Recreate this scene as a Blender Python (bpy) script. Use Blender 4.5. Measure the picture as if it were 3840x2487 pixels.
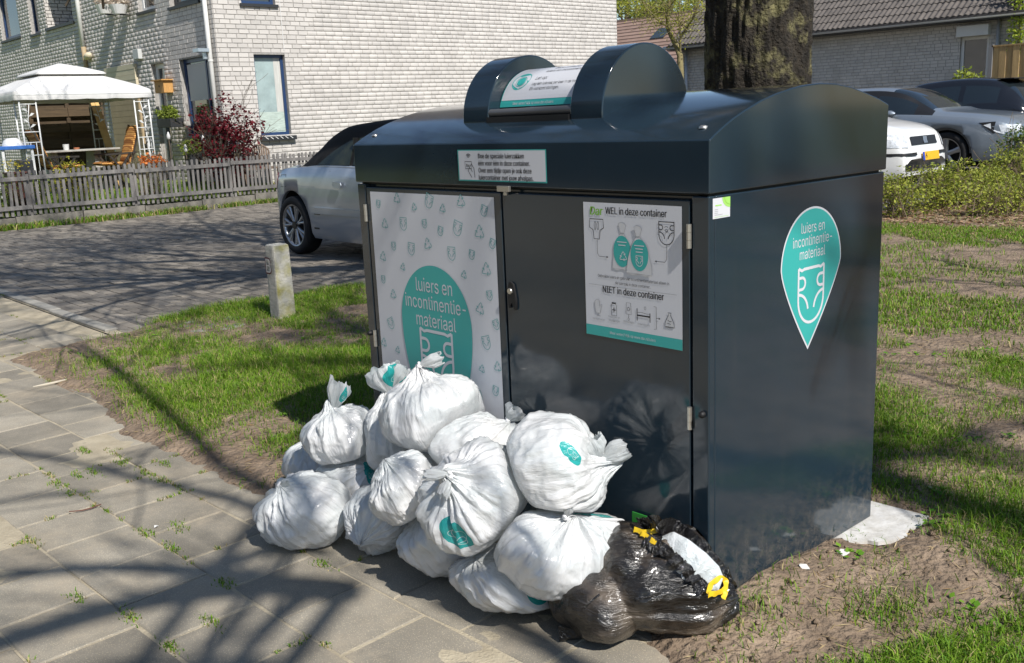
import bpy, math, random
import numpy as np
from math import sin, cos, pi, radians
from mathutils import Vector, Matrix
rnd = random.Random(7)
for o in list(bpy.data.objects): bpy.data.objects.remove(o, do_unlink=True)
scene = bpy.context.scene
COL = scene.collection

# ------------------------------------------------------------------ camera, sky, sun, exposure
# world axes: X runs along the container front, Y along its side; origin at its front right foot
CAM_H, FPX, PITCH, ROLL, YAW = 1.35, 3640.0, 0.2185, -0.0442, -0.84
PW, PH = 3840.0, 2487.0
CAM = np.array([1.44692, -1.9639, CAM_H])
def _cam_axes():
    f = np.array([0, cos(PITCH), -sin(PITCH)]); u0 = np.array([0, sin(PITCH), cos(PITCH)]); r0 = np.array([1., 0, 0])
    R = cos(ROLL)*r0 + sin(ROLL)*u0; U = -sin(ROLL)*r0 + cos(ROLL)*u0
    a = np.array([cos(YAW), sin(YAW), 0]); b = np.array([-sin(YAW), cos(YAW), 0])
    t = lambda d: np.array([d@a, d@b, d[2]])
    return t(R), t(U), t(f)
CR, CU, CF = _cam_axes()
cam_data = bpy.data.cameras.new('camera'); cam = bpy.data.objects.new('camera', cam_data); COL.objects.link(cam)
cam_data.sensor_width = 36.0; cam_data.lens = FPX/PW*36.0; cam_data.clip_end = 2000; cam_data.clip_start = 0.05
cam.matrix_world = Matrix(((CR[0], CU[0], -CF[0], CAM[0]), (CR[1], CU[1], -CF[1], CAM[1]), (CR[2], CU[2], -CF[2], CAM[2]), (0, 0, 0, 1)))
scene.camera = cam
SUN_EL, SUN_H = radians(46), np.array([0.988, -0.155])       # elevation and horizontal direction towards the sun
SUN_H = SUN_H/np.linalg.norm(SUN_H)
SUN = np.array([SUN_H[0]*cos(SUN_EL), SUN_H[1]*cos(SUN_EL), sin(SUN_EL)])
world = bpy.data.worlds.new('World'); scene.world = world; world.use_nodes = True
_nt = world.node_tree; _nt.nodes.clear()
_sky = _nt.nodes.new('ShaderNodeTexSky'); _sky.sky_type = 'NISHITA'; _sky.sun_disc = False
_sky.sun_elevation = SUN_EL; _sky.sun_rotation = math.atan2(SUN_H[0], SUN_H[1])
_sky.air_density = 1.0; _sky.dust_density = 0.15; _sky.ozone_density = 1.2
_bg = _nt.nodes.new('ShaderNodeBackground'); _bg.inputs[1].default_value = 0.10
_wo = _nt.nodes.new('ShaderNodeOutputWorld')
_nt.links.new(_sky.outputs[0], _bg.inputs[0]); _nt.links.new(_bg.outputs[0], _wo.inputs[0])
sun_data = bpy.data.lights.new('sun', 'SUN'); sun = bpy.data.objects.new('sun', sun_data); COL.objects.link(sun)
sun_data.energy = 5.0; sun_data.angle = radians(0.53); sun_data.color = (1.0, 0.955, 0.89)
sun.rotation_euler = Vector(tuple(SUN)).to_track_quat('Z', 'Y').to_euler(); sun.location = (8, -6, 12)
vs = scene.view_settings; vs.view_transform = 'Standard'; vs.look = 'None'; vs.gamma = 1; vs.exposure = 0.3; vs.use_curve_mapping = False
scene.render.engine = 'CYCLES'
scene.cycles.max_bounces = 8; scene.cycles.transparent_max_bounces = 12

# ------------------------------------------------------------------ pixels of the photograph -> directions, met with a plane of the place
def ray(x, y): return CF + CR*(x-PW/2)/FPX - CU*(y-PH/2)/FPX
def Pz(x, y, z=0.0): d = ray(x, y); return CAM + d*(z-CAM[2])/d[2]
def Pu(x, y, u): d = ray(x, y); return CAM + d*(u-CAM[0])/d[0]
def Pv(x, y, v): d = ray(x, y); return CAM + d*(v-CAM[1])/d[1]
def Pd(x, y, depth): return CAM + ray(x, y)*depth
def zoomed(x0, y0, s): return lambda x, y: (x0+x/s, y0+y/s)
def depth_of(p): return float((np.asarray(p)-CAM)@CF)

# ------------------------------------------------------------------ noise
def _h(ix, iy, iz, s):
    n = (ix.astype(np.int64)*374761393 + iy.astype(np.int64)*668265263 + iz.astype(np.int64)*2147483647 + s*974634777) & 0xFFFFFFFF
    n = ((n ^ (n >> 13))*1274126177) & 0xFFFFFFFF
    n = ((n ^ (n >> 16))*2246822519) & 0xFFFFFFFF
    return ((n ^ (n >> 15)) & 0xFFFFFF)/float(0xFFFFFF)
def vnoise(x, y, z=0.0, s=0):
    x, y, z = np.broadcast_arrays(np.asarray(x, float), np.asarray(y, float), np.asarray(z, float))
    ix, iy, iz = np.floor(x), np.floor(y), np.floor(z); fx, fy, fz = x-ix, y-iy, z-iz
    fx, fy, fz = (t*t*(3-2*t) for t in (fx, fy, fz)); r = 0
    for dx in (0, 1):
        for dy in (0, 1):
            for dz in (0, 1):
                r = r + _h(ix+dx, iy+dy, iz+dz, s)*(fx if dx else 1-fx)*(fy if dy else 1-fy)*(fz if dz else 1-fz)
    return r
def fbm(x, y, z=0.0, s=0, o=4):
    r, a, t = 0, 1.0, 0.0
    for i in range(o):
        r = r + a*vnoise(np.asarray(x)*2**i, np.asarray(y)*2**i, np.asarray(z)*2**i, s+i*17); t += a; a *= .5
    return r/t

# ------------------------------------------------------------------ objects
WLOC = {}
def W(o): return WLOC.get(o.name, np.zeros(3)) if o is not None else np.zeros(3)
def tag(o, label=None, cat=None, group=None, kind=None):
    if label: o['label'] = label
    if cat: o['category'] = cat
    if group: o['group'] = group
    if kind: o['kind'] = kind
    return o
def thing(name, label, cat, loc=(0, 0, 0), group=None):
    o = bpy.data.objects.new(name, None); COL.objects.link(o); o.location = loc; o.empty_display_size = .1
    WLOC[o.name] = np.array(loc, float); return tag(o, label, cat, group)
def link(name, me, mat=None, parent=None, loc=None):
    o = bpy.data.objects.new(name, me); COL.objects.link(o)
    if mat is not None and len(me.materials) == 0: me.materials.append(mat)
    if parent is not None: o.parent = parent
    w = W(parent) if loc is None else np.array(loc, float)
    if loc is not None: o.location = tuple(w-W(parent))
    WLOC[o.name] = w; return o
def npmesh(name, V, F, smooth=False, mats=None, midx=None):
    """V (n,3); F: list of faces or int array (m,3|4)"""
    me = bpy.data.meshes.new(name); V = np.asarray(V, np.float32)
    if isinstance(F, np.ndarray):
        m, k = F.shape
        me.vertices.add(len(V)); me.vertices.foreach_set('co', V.ravel())
        me.loops.add(m*k); me.loops.foreach_set('vertex_index', F.astype(np.int32).ravel())
        me.polygons.add(m); me.polygons.foreach_set('loop_start', np.arange(0, m*k, k, dtype=np.int32))
        me.update(calc_edges=True)
    else:
        me.from_pydata([tuple(map(float, v)) for v in V], [], F)
    if smooth: me.polygons.foreach_set('use_smooth', np.ones(len(me.polygons), bool))
    if mats:
        for m_ in mats: me.materials.append(m_)
    if midx is not None: me.polygons.foreach_set('material_index', np.asarray(midx, np.int32))
    me.update(); return me
def obj_np(name, V, F, mat, parent=None, smooth=False, loc=None, kind=None):
    w = W(parent) if loc is None else np.array(loc, float)
    o = link(name, npmesh(name, np.asarray(V, float)-w, F, smooth), mat, parent, loc)
    if kind: o['kind'] = kind
    return o
def bevel(o, w, seg=2, ang=40):
    m = o.modifiers.new('bevel', 'BEVEL'); m.width = w; m.segments = seg; m.limit_method = 'ANGLE'; m.angle_limit = radians(ang)
    o.data.polygons.foreach_set('use_smooth', np.ones(len(o.data.polygons), bool))
    m.harden_normals = True; return o

class MB:
    def __init__(s): s.v, s.f = [], []
    def add(s, V, F):
        n = len(s.v); s.v += [tuple(map(float, p)) for p in V]; s.f += [tuple(n+i for i in f) for f in F]; return s
    def box(s, x0, x1, y0, y1, z0, z1):
        return s.add([(x0, y0, z0), (x1, y0, z0), (x1, y1, z0), (x0, y1, z0), (x0, y0, z1), (x1, y0, z1), (x1, y1, z1), (x0, y1, z1)],
                     [(0, 3, 2, 1), (4, 5, 6, 7), (0, 1, 5, 4), (1, 2, 6, 5), (2, 3, 7, 6), (3, 0, 4, 7)])
    def beam(s, p, q, w, h=None, up=(0, 0, 1)):
        p, q = np.array(p, float), np.array(q, float); h = h or w; d = q-p; d /= np.linalg.norm(d); up = np.array(up, float)
        if abs(d@up) > .98: up = np.array([0, 1., 0])
        r = np.cross(d, up); r /= np.linalg.norm(r); t = np.cross(r, d)
        V = [e + r*sx*w/2 + t*sy*h/2 for e in (p, q) for sx, sy in ((-1, -1), (1, -1), (1, 1), (-1, 1))]
        return s.add(V, [(0, 1, 2, 3), (7, 6, 5, 4), (0, 4, 5, 1), (1, 5, 6, 2), (2, 6, 7, 3), (3, 7, 4, 0)])
    def tube(s, pts, rad, n=8, cap=True):
        pts = [np.array(p, float) for p in pts]; m = len(pts)
        rad = [rad]*m if np.isscalar(rad) else rad; V = []; ref = None
        for i, p in enumerate(pts):
            d = pts[min(i+1, m-1)]-pts[max(i-1, 0)]; d = d/(np.linalg.norm(d)+1e-12)
            if ref is None: ref = np.array([0, 0, 1.]) if abs(d[2]) < .9 else np.array([1., 0, 0])
            r = ref-d*(ref@d); r /= np.linalg.norm(r)+1e-12; t = np.cross(d, r); ref = r
            V += [p + rad[i]*(r*cos(2*pi*k/n)+t*sin(2*pi*k/n)) for k in range(n)]
        F = [(i*n+k, i*n+(k+1) % n, (i+1)*n+(k+1) % n, (i+1)*n+k) for i in range(m-1) for k in range(n)]
        if cap: F += [tuple(range(n-1, -1, -1)), tuple((m-1)*n+k for k in range(n))]
        return s.add(V, F)
    def prism(s, poly, axis, a, b):
        """poly of 2D points, extruded along axis 0/1/2 from a to b (other two axes in order)"""
        n = len(poly)
        def P(p, t): q = [p[0], p[1]]; q.insert(axis, t); return tuple(q)
        V = [P(p, a) for p in poly]+[P(p, b) for p in poly]
        F = [tuple(range(n-1, -1, -1)), tuple(range(n, 2*n))]+[(i, (i+1) % n, n+(i+1) % n, n+i) for i in range(n)]
        return s.add(V, F)
    def lathe(s, prof, c, axis=2, n=32):
        V = []
        for r, h in prof:
            for k in range(n):
                q = [r*cos(2*pi*k/n), r*sin(2*pi*k/n)]; q.insert(axis, h); V.append(tuple(np.array(q)+np.array(c)))
        m = len(prof)
        return s.add(V, [(i*n+k, i*n+(k+1) % n, (i+1)*n+(k+1) % n, (i+1)*n+k) for i in range(m-1) for k in range(n)])
    def grid(s, P, wrap=False):
        P = np.asarray(P, float); r, c = P.shape[:2]; n = len(s.v)
        s.v += [tuple(p) for p in P.reshape(-1, 3)]
        for i in range(r-1):
            for j in range(c if wrap else c-1):
                j2 = (j+1) % c; s.f.append((n+i*c+j, n+i*c+j2, n+(i+1)*c+j2, n+(i+1)*c+j))
        return s
    def build(s, name, mat, parent=None, smooth=False, loc=None, bev=0, kind=None):
        o = obj_np(name, np.array(s.v), s.f, mat, parent, smooth, loc, kind)
        if bev: bevel(o, bev)
        return o
def solo(name, label, cat, mb, mat, loc, smooth=False, group=None, bev=0):
    return tag(mb.build(name, mat, None, smooth, loc, bev), label, cat, group)
def struct(o): o['kind'] = 'structure'; return o

# ------------------------------------------------------------------ materials
_mats = {}
def mat(name, col, rough=.6, metal=0., var=0., vs_=6., bump=0., bs=60., coat=0., spec=.5, trans=0., island=0., col2=None, stretch=None, thick=.01, sheen=0.):
    if name in _mats: return _mats[name]
    m = bpy.data.materials.new(name); m.use_nodes = True; nt = m.node_tree; p = nt.nodes['Principled BSDF']; L = nt.links
    p.inputs['Base Color'].default_value = (*col, 1); p.inputs['Roughness'].default_value = rough; p.inputs['Metallic'].default_value = metal
    p.inputs['Specular IOR Level'].default_value = spec; p.inputs['Coat Weight'].default_value = coat; p.inputs['Coat Roughness'].default_value = .04
    p.inputs['Sheen Weight'].default_value = sheen
    if trans: p.inputs['Transmission Weight'].default_value = trans
    co = None
    if var or bump:
        g = nt.nodes.new('ShaderNodeNewGeometry'); co = g.outputs['Position']
        if stretch:
            mp = nt.nodes.new('ShaderNodeMapping'); mp.inputs['Scale'].default_value = stretch; L.new(co, mp.inputs['Vector']); co = mp.outputs[0]
    src = None
    if var:
        n = nt.nodes.new('ShaderNodeTexNoise'); n.inputs['Scale'].default_value = vs_; n.inputs['Detail'].default_value = 6; n.inputs['Roughness'].default_value = .65
        L.new(co, n.inputs['Vector'])
        r = nt.nodes.new('ShaderNodeValToRGB'); r.color_ramp.elements[0].position = .3; r.color_ramp.elements[1].position = .7
        c2 = col2 or tuple(min(1, c*(1+var)) for c in col); c1 = col if col2 else tuple(c*(1-var) for c in col)
        r.color_ramp.elements[0].color = (*c1, 1); r.color_ramp.elements[1].color = (*c2, 1); L.new(n.outputs[0], r.inputs[0]); src = r.outputs[0]
    if island:
        g2 = nt.nodes.new('ShaderNodeNewGeometry'); oi = nt.nodes.new('ShaderNodeObjectInfo')
        ad = nt.nodes.new('ShaderNodeMath'); ad.operation = 'ADD'; L.new(g2.outputs['Random Per Island'], ad.inputs[0]); L.new(oi.outputs['Random'], ad.inputs[1])
        fr = nt.nodes.new('ShaderNodeMath'); fr.operation = 'FRACT'; L.new(ad.outputs[0], fr.inputs[0])
        mr = nt.nodes.new('ShaderNodeMapRange'); mr.inputs[3].default_value = 1-island; mr.inputs[4].default_value = 1+island; L.new(fr.outputs[0], mr.inputs[0])
        mx = nt.nodes.new('ShaderNodeMix'); mx.data_type = 'RGBA'; mx.blend_type = 'MULTIPLY'; mx.inputs[0].default_value = 1
        if src: L.new(src, mx.inputs[6])
        else: mx.inputs[6].default_value = (*col, 1)
        cc = nt.nodes.new('ShaderNodeCombineColor'); [L.new(mr.outputs[0], cc.inputs[i]) for i in range(3)]; L.new(cc.outputs[0], mx.inputs[7]); src = mx.outputs[2]
    if src: L.new(src, p.inputs['Base Color'])
    if bump:
        n2 = nt.nodes.new('ShaderNodeTexNoise'); n2.inputs['Scale'].default_value = bs; n2.inputs['Detail'].default_value = 5; L.new(co, n2.inputs['Vector'])
        b = nt.nodes.new('ShaderNodeBump'); b.inputs['Strength'].default_value = bump; b.inputs['Distance'].default_value = thick
        L.new(n2.outputs[0], b.inputs['Height']); L.new(b.outputs[0], p.inputs['Normal'])
    _mats[name] = m; return m
def leafmat(name, col, col2, rough=.5, tr=.35):
    """two-tone leaf with light passing through; the tone varies from leaf to leaf"""
    if name in _mats: return _mats[name]
    m = bpy.data.materials.new(name); m.use_nodes = True; nt = m.node_tree; p = nt.nodes['Principled BSDF']; L = nt.links
    g = nt.nodes.new('ShaderNodeNewGeometry'); r = nt.nodes.new('ShaderNodeValToRGB')
    r.color_ramp.elements[0].color = (*col, 1); r.color_ramp.elements[1].color = (*col2, 1); L.new(g.outputs['Random Per Island'], r.inputs[0])
    L.new(r.outputs[0], p.inputs['Base Color']); p.inputs['Roughness'].default_value = rough; p.inputs['Specular IOR Level'].default_value = .3
    t = nt.nodes.new('ShaderNodeBsdfTranslucent'); L.new(r.outputs[0], t.inputs[0]); mx = nt.nodes.new('ShaderNodeMixShader'); mx.inputs[0].default_value = tr
    o = nt.nodes['Material Output']; L.new(p.outputs[0], mx.inputs[1]); L.new(t.outputs[0], mx.inputs[2]); L.new(mx.outputs[0], o.inputs[0])
    _mats[name] = m; return m
# ================================================================== GROUND, PAVING, ROAD
z8 = zoomed(0, 1650, 1.7)
def project(P):
    d = np.asarray(P, float)-CAM; z = d@CF
    return PW/2+FPX*(d@CR)/z, PH/2-FPX*(d@CU)/z, z
def in_view(P, m=150):
    x, y, z = project(P); return (z > .3) & (x > -m) & (x < PW+m) & (y > -m) & (y < PH+m)
def sstep(a, b, x): t = np.clip((x-a)/(b-a), 0, 1); return t*t*(3-2*t)
_vb = (np.array([-6, -5.0, -4.0, -3.1, -2.4, -1.75, -1.35, -1.0, -.3, -.1, .05, .15, .4, 1.2, 12]), np.array([-.2, -.33, -.36, -.42, -.44, -.42, -.25, -.10, -.06, -.12, -.2, -.3, -.5, -.9, -2]))
_ub = (np.array([-1, -.36, .13, .5, .77, 1.44, 2.45, 2.55, 40]), np.array([-5.0, -5.05, -5.3, -5.35, -5.46, -5.62, -5.45, -4.25, -4.2]))
def inside(u, v):
    u, v = np.asarray(u, float), np.asarray(v, float)
    s = np.minimum(v-np.interp(u, *_vb), u-np.interp(v, *_ub))
    return s + (fbm(u*2.2, v*2.2, s=3)-.5)*.22 + (fbm(u*9, v*9, s=5)-.5)*.07
def soil_z(u, v):
    u, v = np.asarray(u, float), np.asarray(v, float); s = inside(u, v)
    z = -.035 + .055*sstep(-.14, .16, s) + .03*sstep(.1, 1.2, s)*(fbm(u*1.3, v*1.3, s=11)-.35)
    z = z + (fbm(u*7, v*7, s=21)-.5)*.022*sstep(-.1, .2, s) + (fbm(u*28, v*28, s=31, o=2)-.5)*.014*sstep(-.1, .1, s)
    z = z + .035*np.exp(-((u-.06)/.16)**2-((v-.22)/.32)**2) + .014*np.exp(-((u-.32)/.12)**2-((v-.85)/.3)**2)
    z = z - .02*((u > -1.56) & (u < .0) & (v > 0) & (v < .9))
    z = z - .034*sstep(.18, .11, u)*sstep(-.3, -.2, u)*sstep(.60, .74, v)*sstep(1.035, 1.0, v)
    return z + np.maximum(0, v-4)*.007
m_soil = mat('soil', (.115, .08, .052), .95, var=.5, vs_=7, bump=1., bs=38, col2=(.315, .235, .165), thick=.03)
m_sand = mat('joint_sand', (.30, .255, .18), .95, var=.4, vs_=9, bump=.6, bs=120, col2=(.46, .40, .29))
def sheet(name, us, vsx, zf, material):
    U, V_ = np.meshgrid(us, vsx, indexing='ij'); Z = zf(U, V_); r, c = U.shape
    idx = np.arange(r*c).reshape(r, c); F = np.stack([idx[:-1, :-1], idx[1:, :-1], idx[1:, 1:], idx[:-1, 1:]], -1).reshape(-1, 4)
    return struct(obj_np(name, np.stack([U, V_, Z], -1).reshape(-1, 3), F, material, smooth=True))
m_far = mat('far_ground', (.13, .15, .06), .95, var=.4, vs_=.8)
struct(MB().add([(-250, -250, -.1), (250, -250, -.1), (250, 300, -.1), (-250, 300, -.1)], [(0, 1, 2, 3)]).build('ground', m_far))
sheet('verge', np.arange(-6.2, 2.6, .026), np.arange(-.9, 3.02, .026), soil_z, m_soil)
sheet('verge', np.arange(-4.4, 9, .11), np.arange(3.0, 26, .11), lambda u, v: soil_z(u, v)-.003, m_soil)
sheet('verge', np.arange(2.55, 14, .2), np.arange(-.9, 3.1, .2), lambda u, v: soil_z(u, v)-.004, m_soil)

# --- pavement of square concrete slabs in half bond, sand and moss in the joints
struct(MB().add([(-40, -30, -.02), (30, -30, -.02), (30, .365, -.02), (-40, .365, -.02)], [(0, 1, 2, 3)]).build('pavement', m_sand))
pavement = sheet('pavement', np.arange(-9, 1.6, .033), np.arange(-3.2, .36, .033), lambda u, v: -.0058+.0105*np.clip(fbm(u*3.3, v*3.3, s=66, o=4)-.47, -.2, .5)+.003*(fbm(u*15, v*15, s=67, o=2)-.5), m_sand)
def slab_material():
    m = mat('concrete_slab', (.19, .172, .138), .9, var=.35, vs_=3.2, bump=.55, bs=260, island=.2, thick=.004, col2=(.32, .288, .232))
    nt = m.node_tree; L = nt.links; p = nt.nodes['Principled BSDF']; src = p.inputs['Base Color'].links[0].from_socket
    g = nt.nodes.new('ShaderNodeNewGeometry')
    v = nt.nodes.new('ShaderNodeTexVoronoi'); v.inputs['Scale'].default_value = 190; L.new(g.outputs['Position'], v.inputs['Vector'])
    r = nt.nodes.new('ShaderNodeValToRGB'); r.color_ramp.elements[0].position = .12; r.color_ramp.elements[1].position = .3
    r.color_ramp.elements[0].color = (2.1, 2.0, 1.75, 1); r.color_ramp.elements[1].color = (.93, .93, .93, 1); L.new(v.outputs['Distance'], r.inputs[0])
    mx = nt.nodes.new('ShaderNodeMix'); mx.data_type = 'RGBA'; mx.blend_type = 'MULTIPLY'; mx.inputs[0].default_value = .8; L.new(src, mx.inputs[6]); L.new(r.outputs[0], mx.inputs[7])
    n = nt.nodes.new('ShaderNodeTexNoise'); n.inputs['Scale'].default_value = 2.1; n.inputs['Detail'].default_value = 8; n.inputs['Roughness'].default_value = .75; L.new(g.outputs['Position'], n.inputs['Vector'])
    r2 = nt.nodes.new('ShaderNodeValToRGB'); r2.color_ramp.elements[0].position = .50; r2.color_ramp.elements[1].position = .72; r2.color_ramp.elements[0].color = (0, 0, 0, 1); r2.color_ramp.elements[1].color = (.75, .75, .75, 1); L.new(n.outputs[0], r2.inputs[0])
    mx2 = nt.nodes.new('ShaderNodeMix'); mx2.data_type = 'RGBA'; L.new(r2.outputs[0], mx2.inputs[0]); L.new(mx.outputs[2], mx2.inputs[6]); mx2.inputs[7].default_value = (.40, .335, .245, 1)
    L.new(mx2.outputs[2], p.inputs['Base Color']); return m
m_slab = slab_material()
def chamfer_box(hx, hy, top, bot, c):
    V = [(-hx, -hy, bot), (hx, -hy, bot), (hx, hy, bot), (-hx, hy, bot), (-hx, -hy, top-c), (hx, -hy, top-c), (hx, hy, top-c), (-hx, hy, top-c),
         (-hx+c, -hy+c, top), (hx-c, -hy+c, top), (hx-c, hy-c, top), (-hx+c, hy-c, top)]
    F = [(0, 1, 5, 4), (1, 2, 6, 5), (2, 3, 7, 6), (3, 0, 4, 7), (4, 5, 9, 8), (5, 6, 10, 9), (6, 7, 11, 10), (7, 4, 8, 11), (8, 9, 10, 11)]
    return np.array(V, float), F
def lay(name, stuffname, parent, items, hx, hy, material, depth, c, limit=300):
    """items: (x, y, z, rotz, tiltx, tilty); the ones nearest the camera become objects, the rest one mesh"""
    V0, F0 = chamfer_box(hx, hy, 0, -depth, c); me = npmesh(name, V0, F0); me.materials.append(material)
    items.sort(key=lambda i: (i[0]-CAM[0])**2+(i[1]-CAM[1])**2)
    for it in items[:limit]:
        o = bpy.data.objects.new(name, me); COL.objects.link(o); o.parent = parent; o.location = tuple(np.array(it[:3])-W(parent)); o.rotation_euler = (it[4], it[5], it[3])
    rest = items[limit:]
    if rest:
        V, F = [], []
        for it in rest:
            n = len(V); M_ = Matrix.Rotation(it[3], 3, 'Z') @ Matrix.Rotation(it[5], 3, 'Y') @ Matrix.Rotation(it[4], 3, 'X')
            V += [tuple(M_ @ Vector(p)+Vector(it[:3])) for p in V0]; F += [tuple(n+i for i in f) for f in F0]
        obj_np(stuffname, V, F, material, parent, kind='stuff')
TS, TA = .2865, radians(2.2); row0 = Pz(*z8(1320, 845)); cr_, ci_ = cos(TA), sin(TA)
it = []
joint_pts = []
for r in range(-12, 8):
    for k in range(-34, 14):
        x, y = (k+(.5 if r % 2 else 0)+.02)*TS, (r+.5)*TS
        P = row0[:2]+np.array([x*cr_-y*ci_, x*ci_+y*cr_])
        if P[1] > .36-.14 and P[0] < -5.2: continue
        s = float(inside(*P))
        if s > .22 or not in_view((P[0], P[1], 0), 500): continue
        it.append((P[0]+rnd.gauss(0, .0015), P[1]+rnd.gauss(0, .0015), rnd.gauss(0, .0011)-.002, TA+rnd.gauss(0, .004), rnd.gauss(0, .003), rnd.gauss(0, .003)))
        for q in range(5): joint_pts.append((P[0]+(-.5+rnd.random())*TS*cr_-ci_*TS*.5, P[1]+(-.5+rnd.random())*TS*ci_+cr_*TS*.5)); joint_pts.append((P[0]+cr_*TS*.5-ci_*TS*(rnd.random()-.5), P[1]+ci_*TS*.5+cr_*TS*(rnd.random()-.5)))
lay('paving_slab', 'paving_slabs', pavement, it, TS/2-.0035, TS/2-.0035, m_slab, .04, .004)

# --- road of narrow clinker pavers, with the kerb that parts it from the pavement
m_road = mat('road_bed', (.10, .092, .08), .95, var=.4, vs_=5, bump=.5, bs=80)
def road_z(u, v): return -.022+np.maximum(0, v-4)*.0085
road = sheet('road', np.array([-60, -14.55, -9, -4.22]), np.array([.44, 4, 10, 20, 26, 60.]), road_z, m_road)
m_clinker = mat('clinker', (.145, .128, .108), .85, var=.35, vs_=2.5, bump=.4, bs=150, island=.3, thick=.004, col2=(.225, .20, .165))
it = []
for r in range(0, 200):
    v = .50+r*.0885
    if v > 9: break
    for k in range(0, 60):
        u = -5.3-(k+(.5 if r % 2 else 0))*.194
        if u < -14.45: break
        if v > 5.2 and u > -9.5: continue
        if not in_view((u, v, 0), 60): continue
        it.append((u, v, float(road_z(u, v))+.012+rnd.gauss(0, .002), rnd.gauss(0, .012), rnd.gauss(0, .012), rnd.gauss(0, .008)))
for r in range(0, 26):
    for k in range(0, 8):
        u, v = -4.4-k*.194-(.097 if r % 2 else 0), 2.6+r*.0885
        if u > -5.3: it.append((u, v, float(road_z(u, v))+.012, 0, 0, 0))
lay('clinker_paver', 'clinker_pavers', road, it, .094, .0415, m_clinker, .03, .003)
m_kerb = mat('kerb_stone', (.30, .285, .25), .9, var=.35, vs_=4, bump=.5, bs=120, island=.1)
kerb = struct(MB().add([(-40, .37, -.014), (-5.3, .37, -.014), (-5.3, .47, -.014), (-40, .47, -.014)], [(0, 1, 2, 3)]).build('kerb', m_sand))
lay('kerb_stone', 'kerb_stones', kerb, [(-5.75-k*.6, .42+rnd.gauss(0, .002), .004+rnd.gauss(0, .002), rnd.gauss(0, .004), 0, 0) for k in range(16)], .296, .045, m_kerb, .06, .006)
kerb2 = struct(MB().box(-4.22, -4.12, 2.55, 26, -.05, .03).build('kerb', m_kerb, bev=.01))
# round flush cover in the verge beside the bollard
z7 = zoomed(0, 800, 1.541)
m_cover = mat('cover_concrete', (.16, .15, .14), .9, var=.4, vs_=6, bump=.5, bs=90)
cc = Pz(*z7(1240, 655)); zc_ = float(soil_z(cc[0], cc[1]))+.003
cv = thing('drain_cover', 'flush round grey concrete cover in bare soil beside the bollard', 'cover', (cc[0], cc[1], zc_-.03))
MB().lathe([(0, zc_), (.2, zc_), (.205, zc_-.006), (.205, zc_-.04)], (cc[0], cc[1], 0), n=40).build('lid', m_cover, cv)
MB().lathe([(.213, zc_-.03), (.213, zc_+.002), (.25, zc_+.002), (.254, zc_-.03)], (cc[0], cc[1], 0), n=40).build('rim', m_kerb, cv)

# ------------------------------------------------------------------ grass and small ground plants
def tintmat(name, tr=.3, rough=.55):
    m = bpy.data.materials.new(name); m.use_nodes = True; nt = m.node_tree; p = nt.nodes['Principled BSDF']; L = nt.links
    a = nt.nodes.new('ShaderNodeAttribute'); a.attribute_name = 'tint'; L.new(a.outputs['Color'], p.inputs['Base Color']); p.inputs['Roughness'].default_value = rough; p.inputs['Specular IOR Level'].default_value = .25
    t = nt.nodes.new('ShaderNodeBsdfTranslucent'); L.new(a.outputs['Color'], t.inputs[0]); mx = nt.nodes.new('ShaderNodeMixShader'); mx.inputs[0].default_value = tr
    L.new(p.outputs[0], mx.inputs[1]); L.new(t.outputs[0], mx.inputs[2]); L.new(mx.outputs[0], nt.nodes['Material Output'].inputs[0]); return m
m_blade = tintmat('grass_blade')
rg = np.random.default_rng(5)
def set_tint(me, T):
    a = me.color_attributes.new('tint', 'FLOAT_COLOR', 'POINT'); a.data.foreach_set('color', np.concatenate([T, np.ones((len(T), 1))], 1).astype(np.float32).ravel())
def blades(name, P, h, w, tint, label=None):
    n = len(P); ang = rg.uniform(0, 2*pi, n); lean = rg.uniform(.15, 1.1, n)*h; la = rg.uniform(0, 2*pi, n)
    d = np.stack([np.cos(ang), np.sin(ang), np.zeros(n)], 1)*(w/2)[:, None]; l = np.stack([np.cos(la)*lean, np.sin(la)*lean, np.zeros(n)], 1)
    up = np.array([0, 0, 1.])[None]*h[:, None]
    V = np.stack([P-d, P+d, P+d*.75+l*.32+up*.6, P-d*.75+l*.32+up*.6, P+l+up*(1-.35*(lean/h))[:, None]], 1)
    b = np.arange(n)[:, None]*5; F = np.concatenate([b+np.array([[0, 1, 2]]), b+np.array([[0, 2, 3]]), b+np.array([[3, 2, 4]])], 0)
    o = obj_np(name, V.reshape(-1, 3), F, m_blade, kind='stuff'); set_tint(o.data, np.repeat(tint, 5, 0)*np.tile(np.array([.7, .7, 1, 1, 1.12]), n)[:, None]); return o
def green(n, dry):
    t = rg.random(n)[:, None]; g = np.array([.085, .215, .015])*(1-t)+np.array([.235, .355, .03])*t
    s = np.array([.44, .36, .17])*(.7+.5*rg.random(n)[:, None]); k = (rg.random(n) < dry)[:, None]; return np.where(k, s, g)
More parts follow.
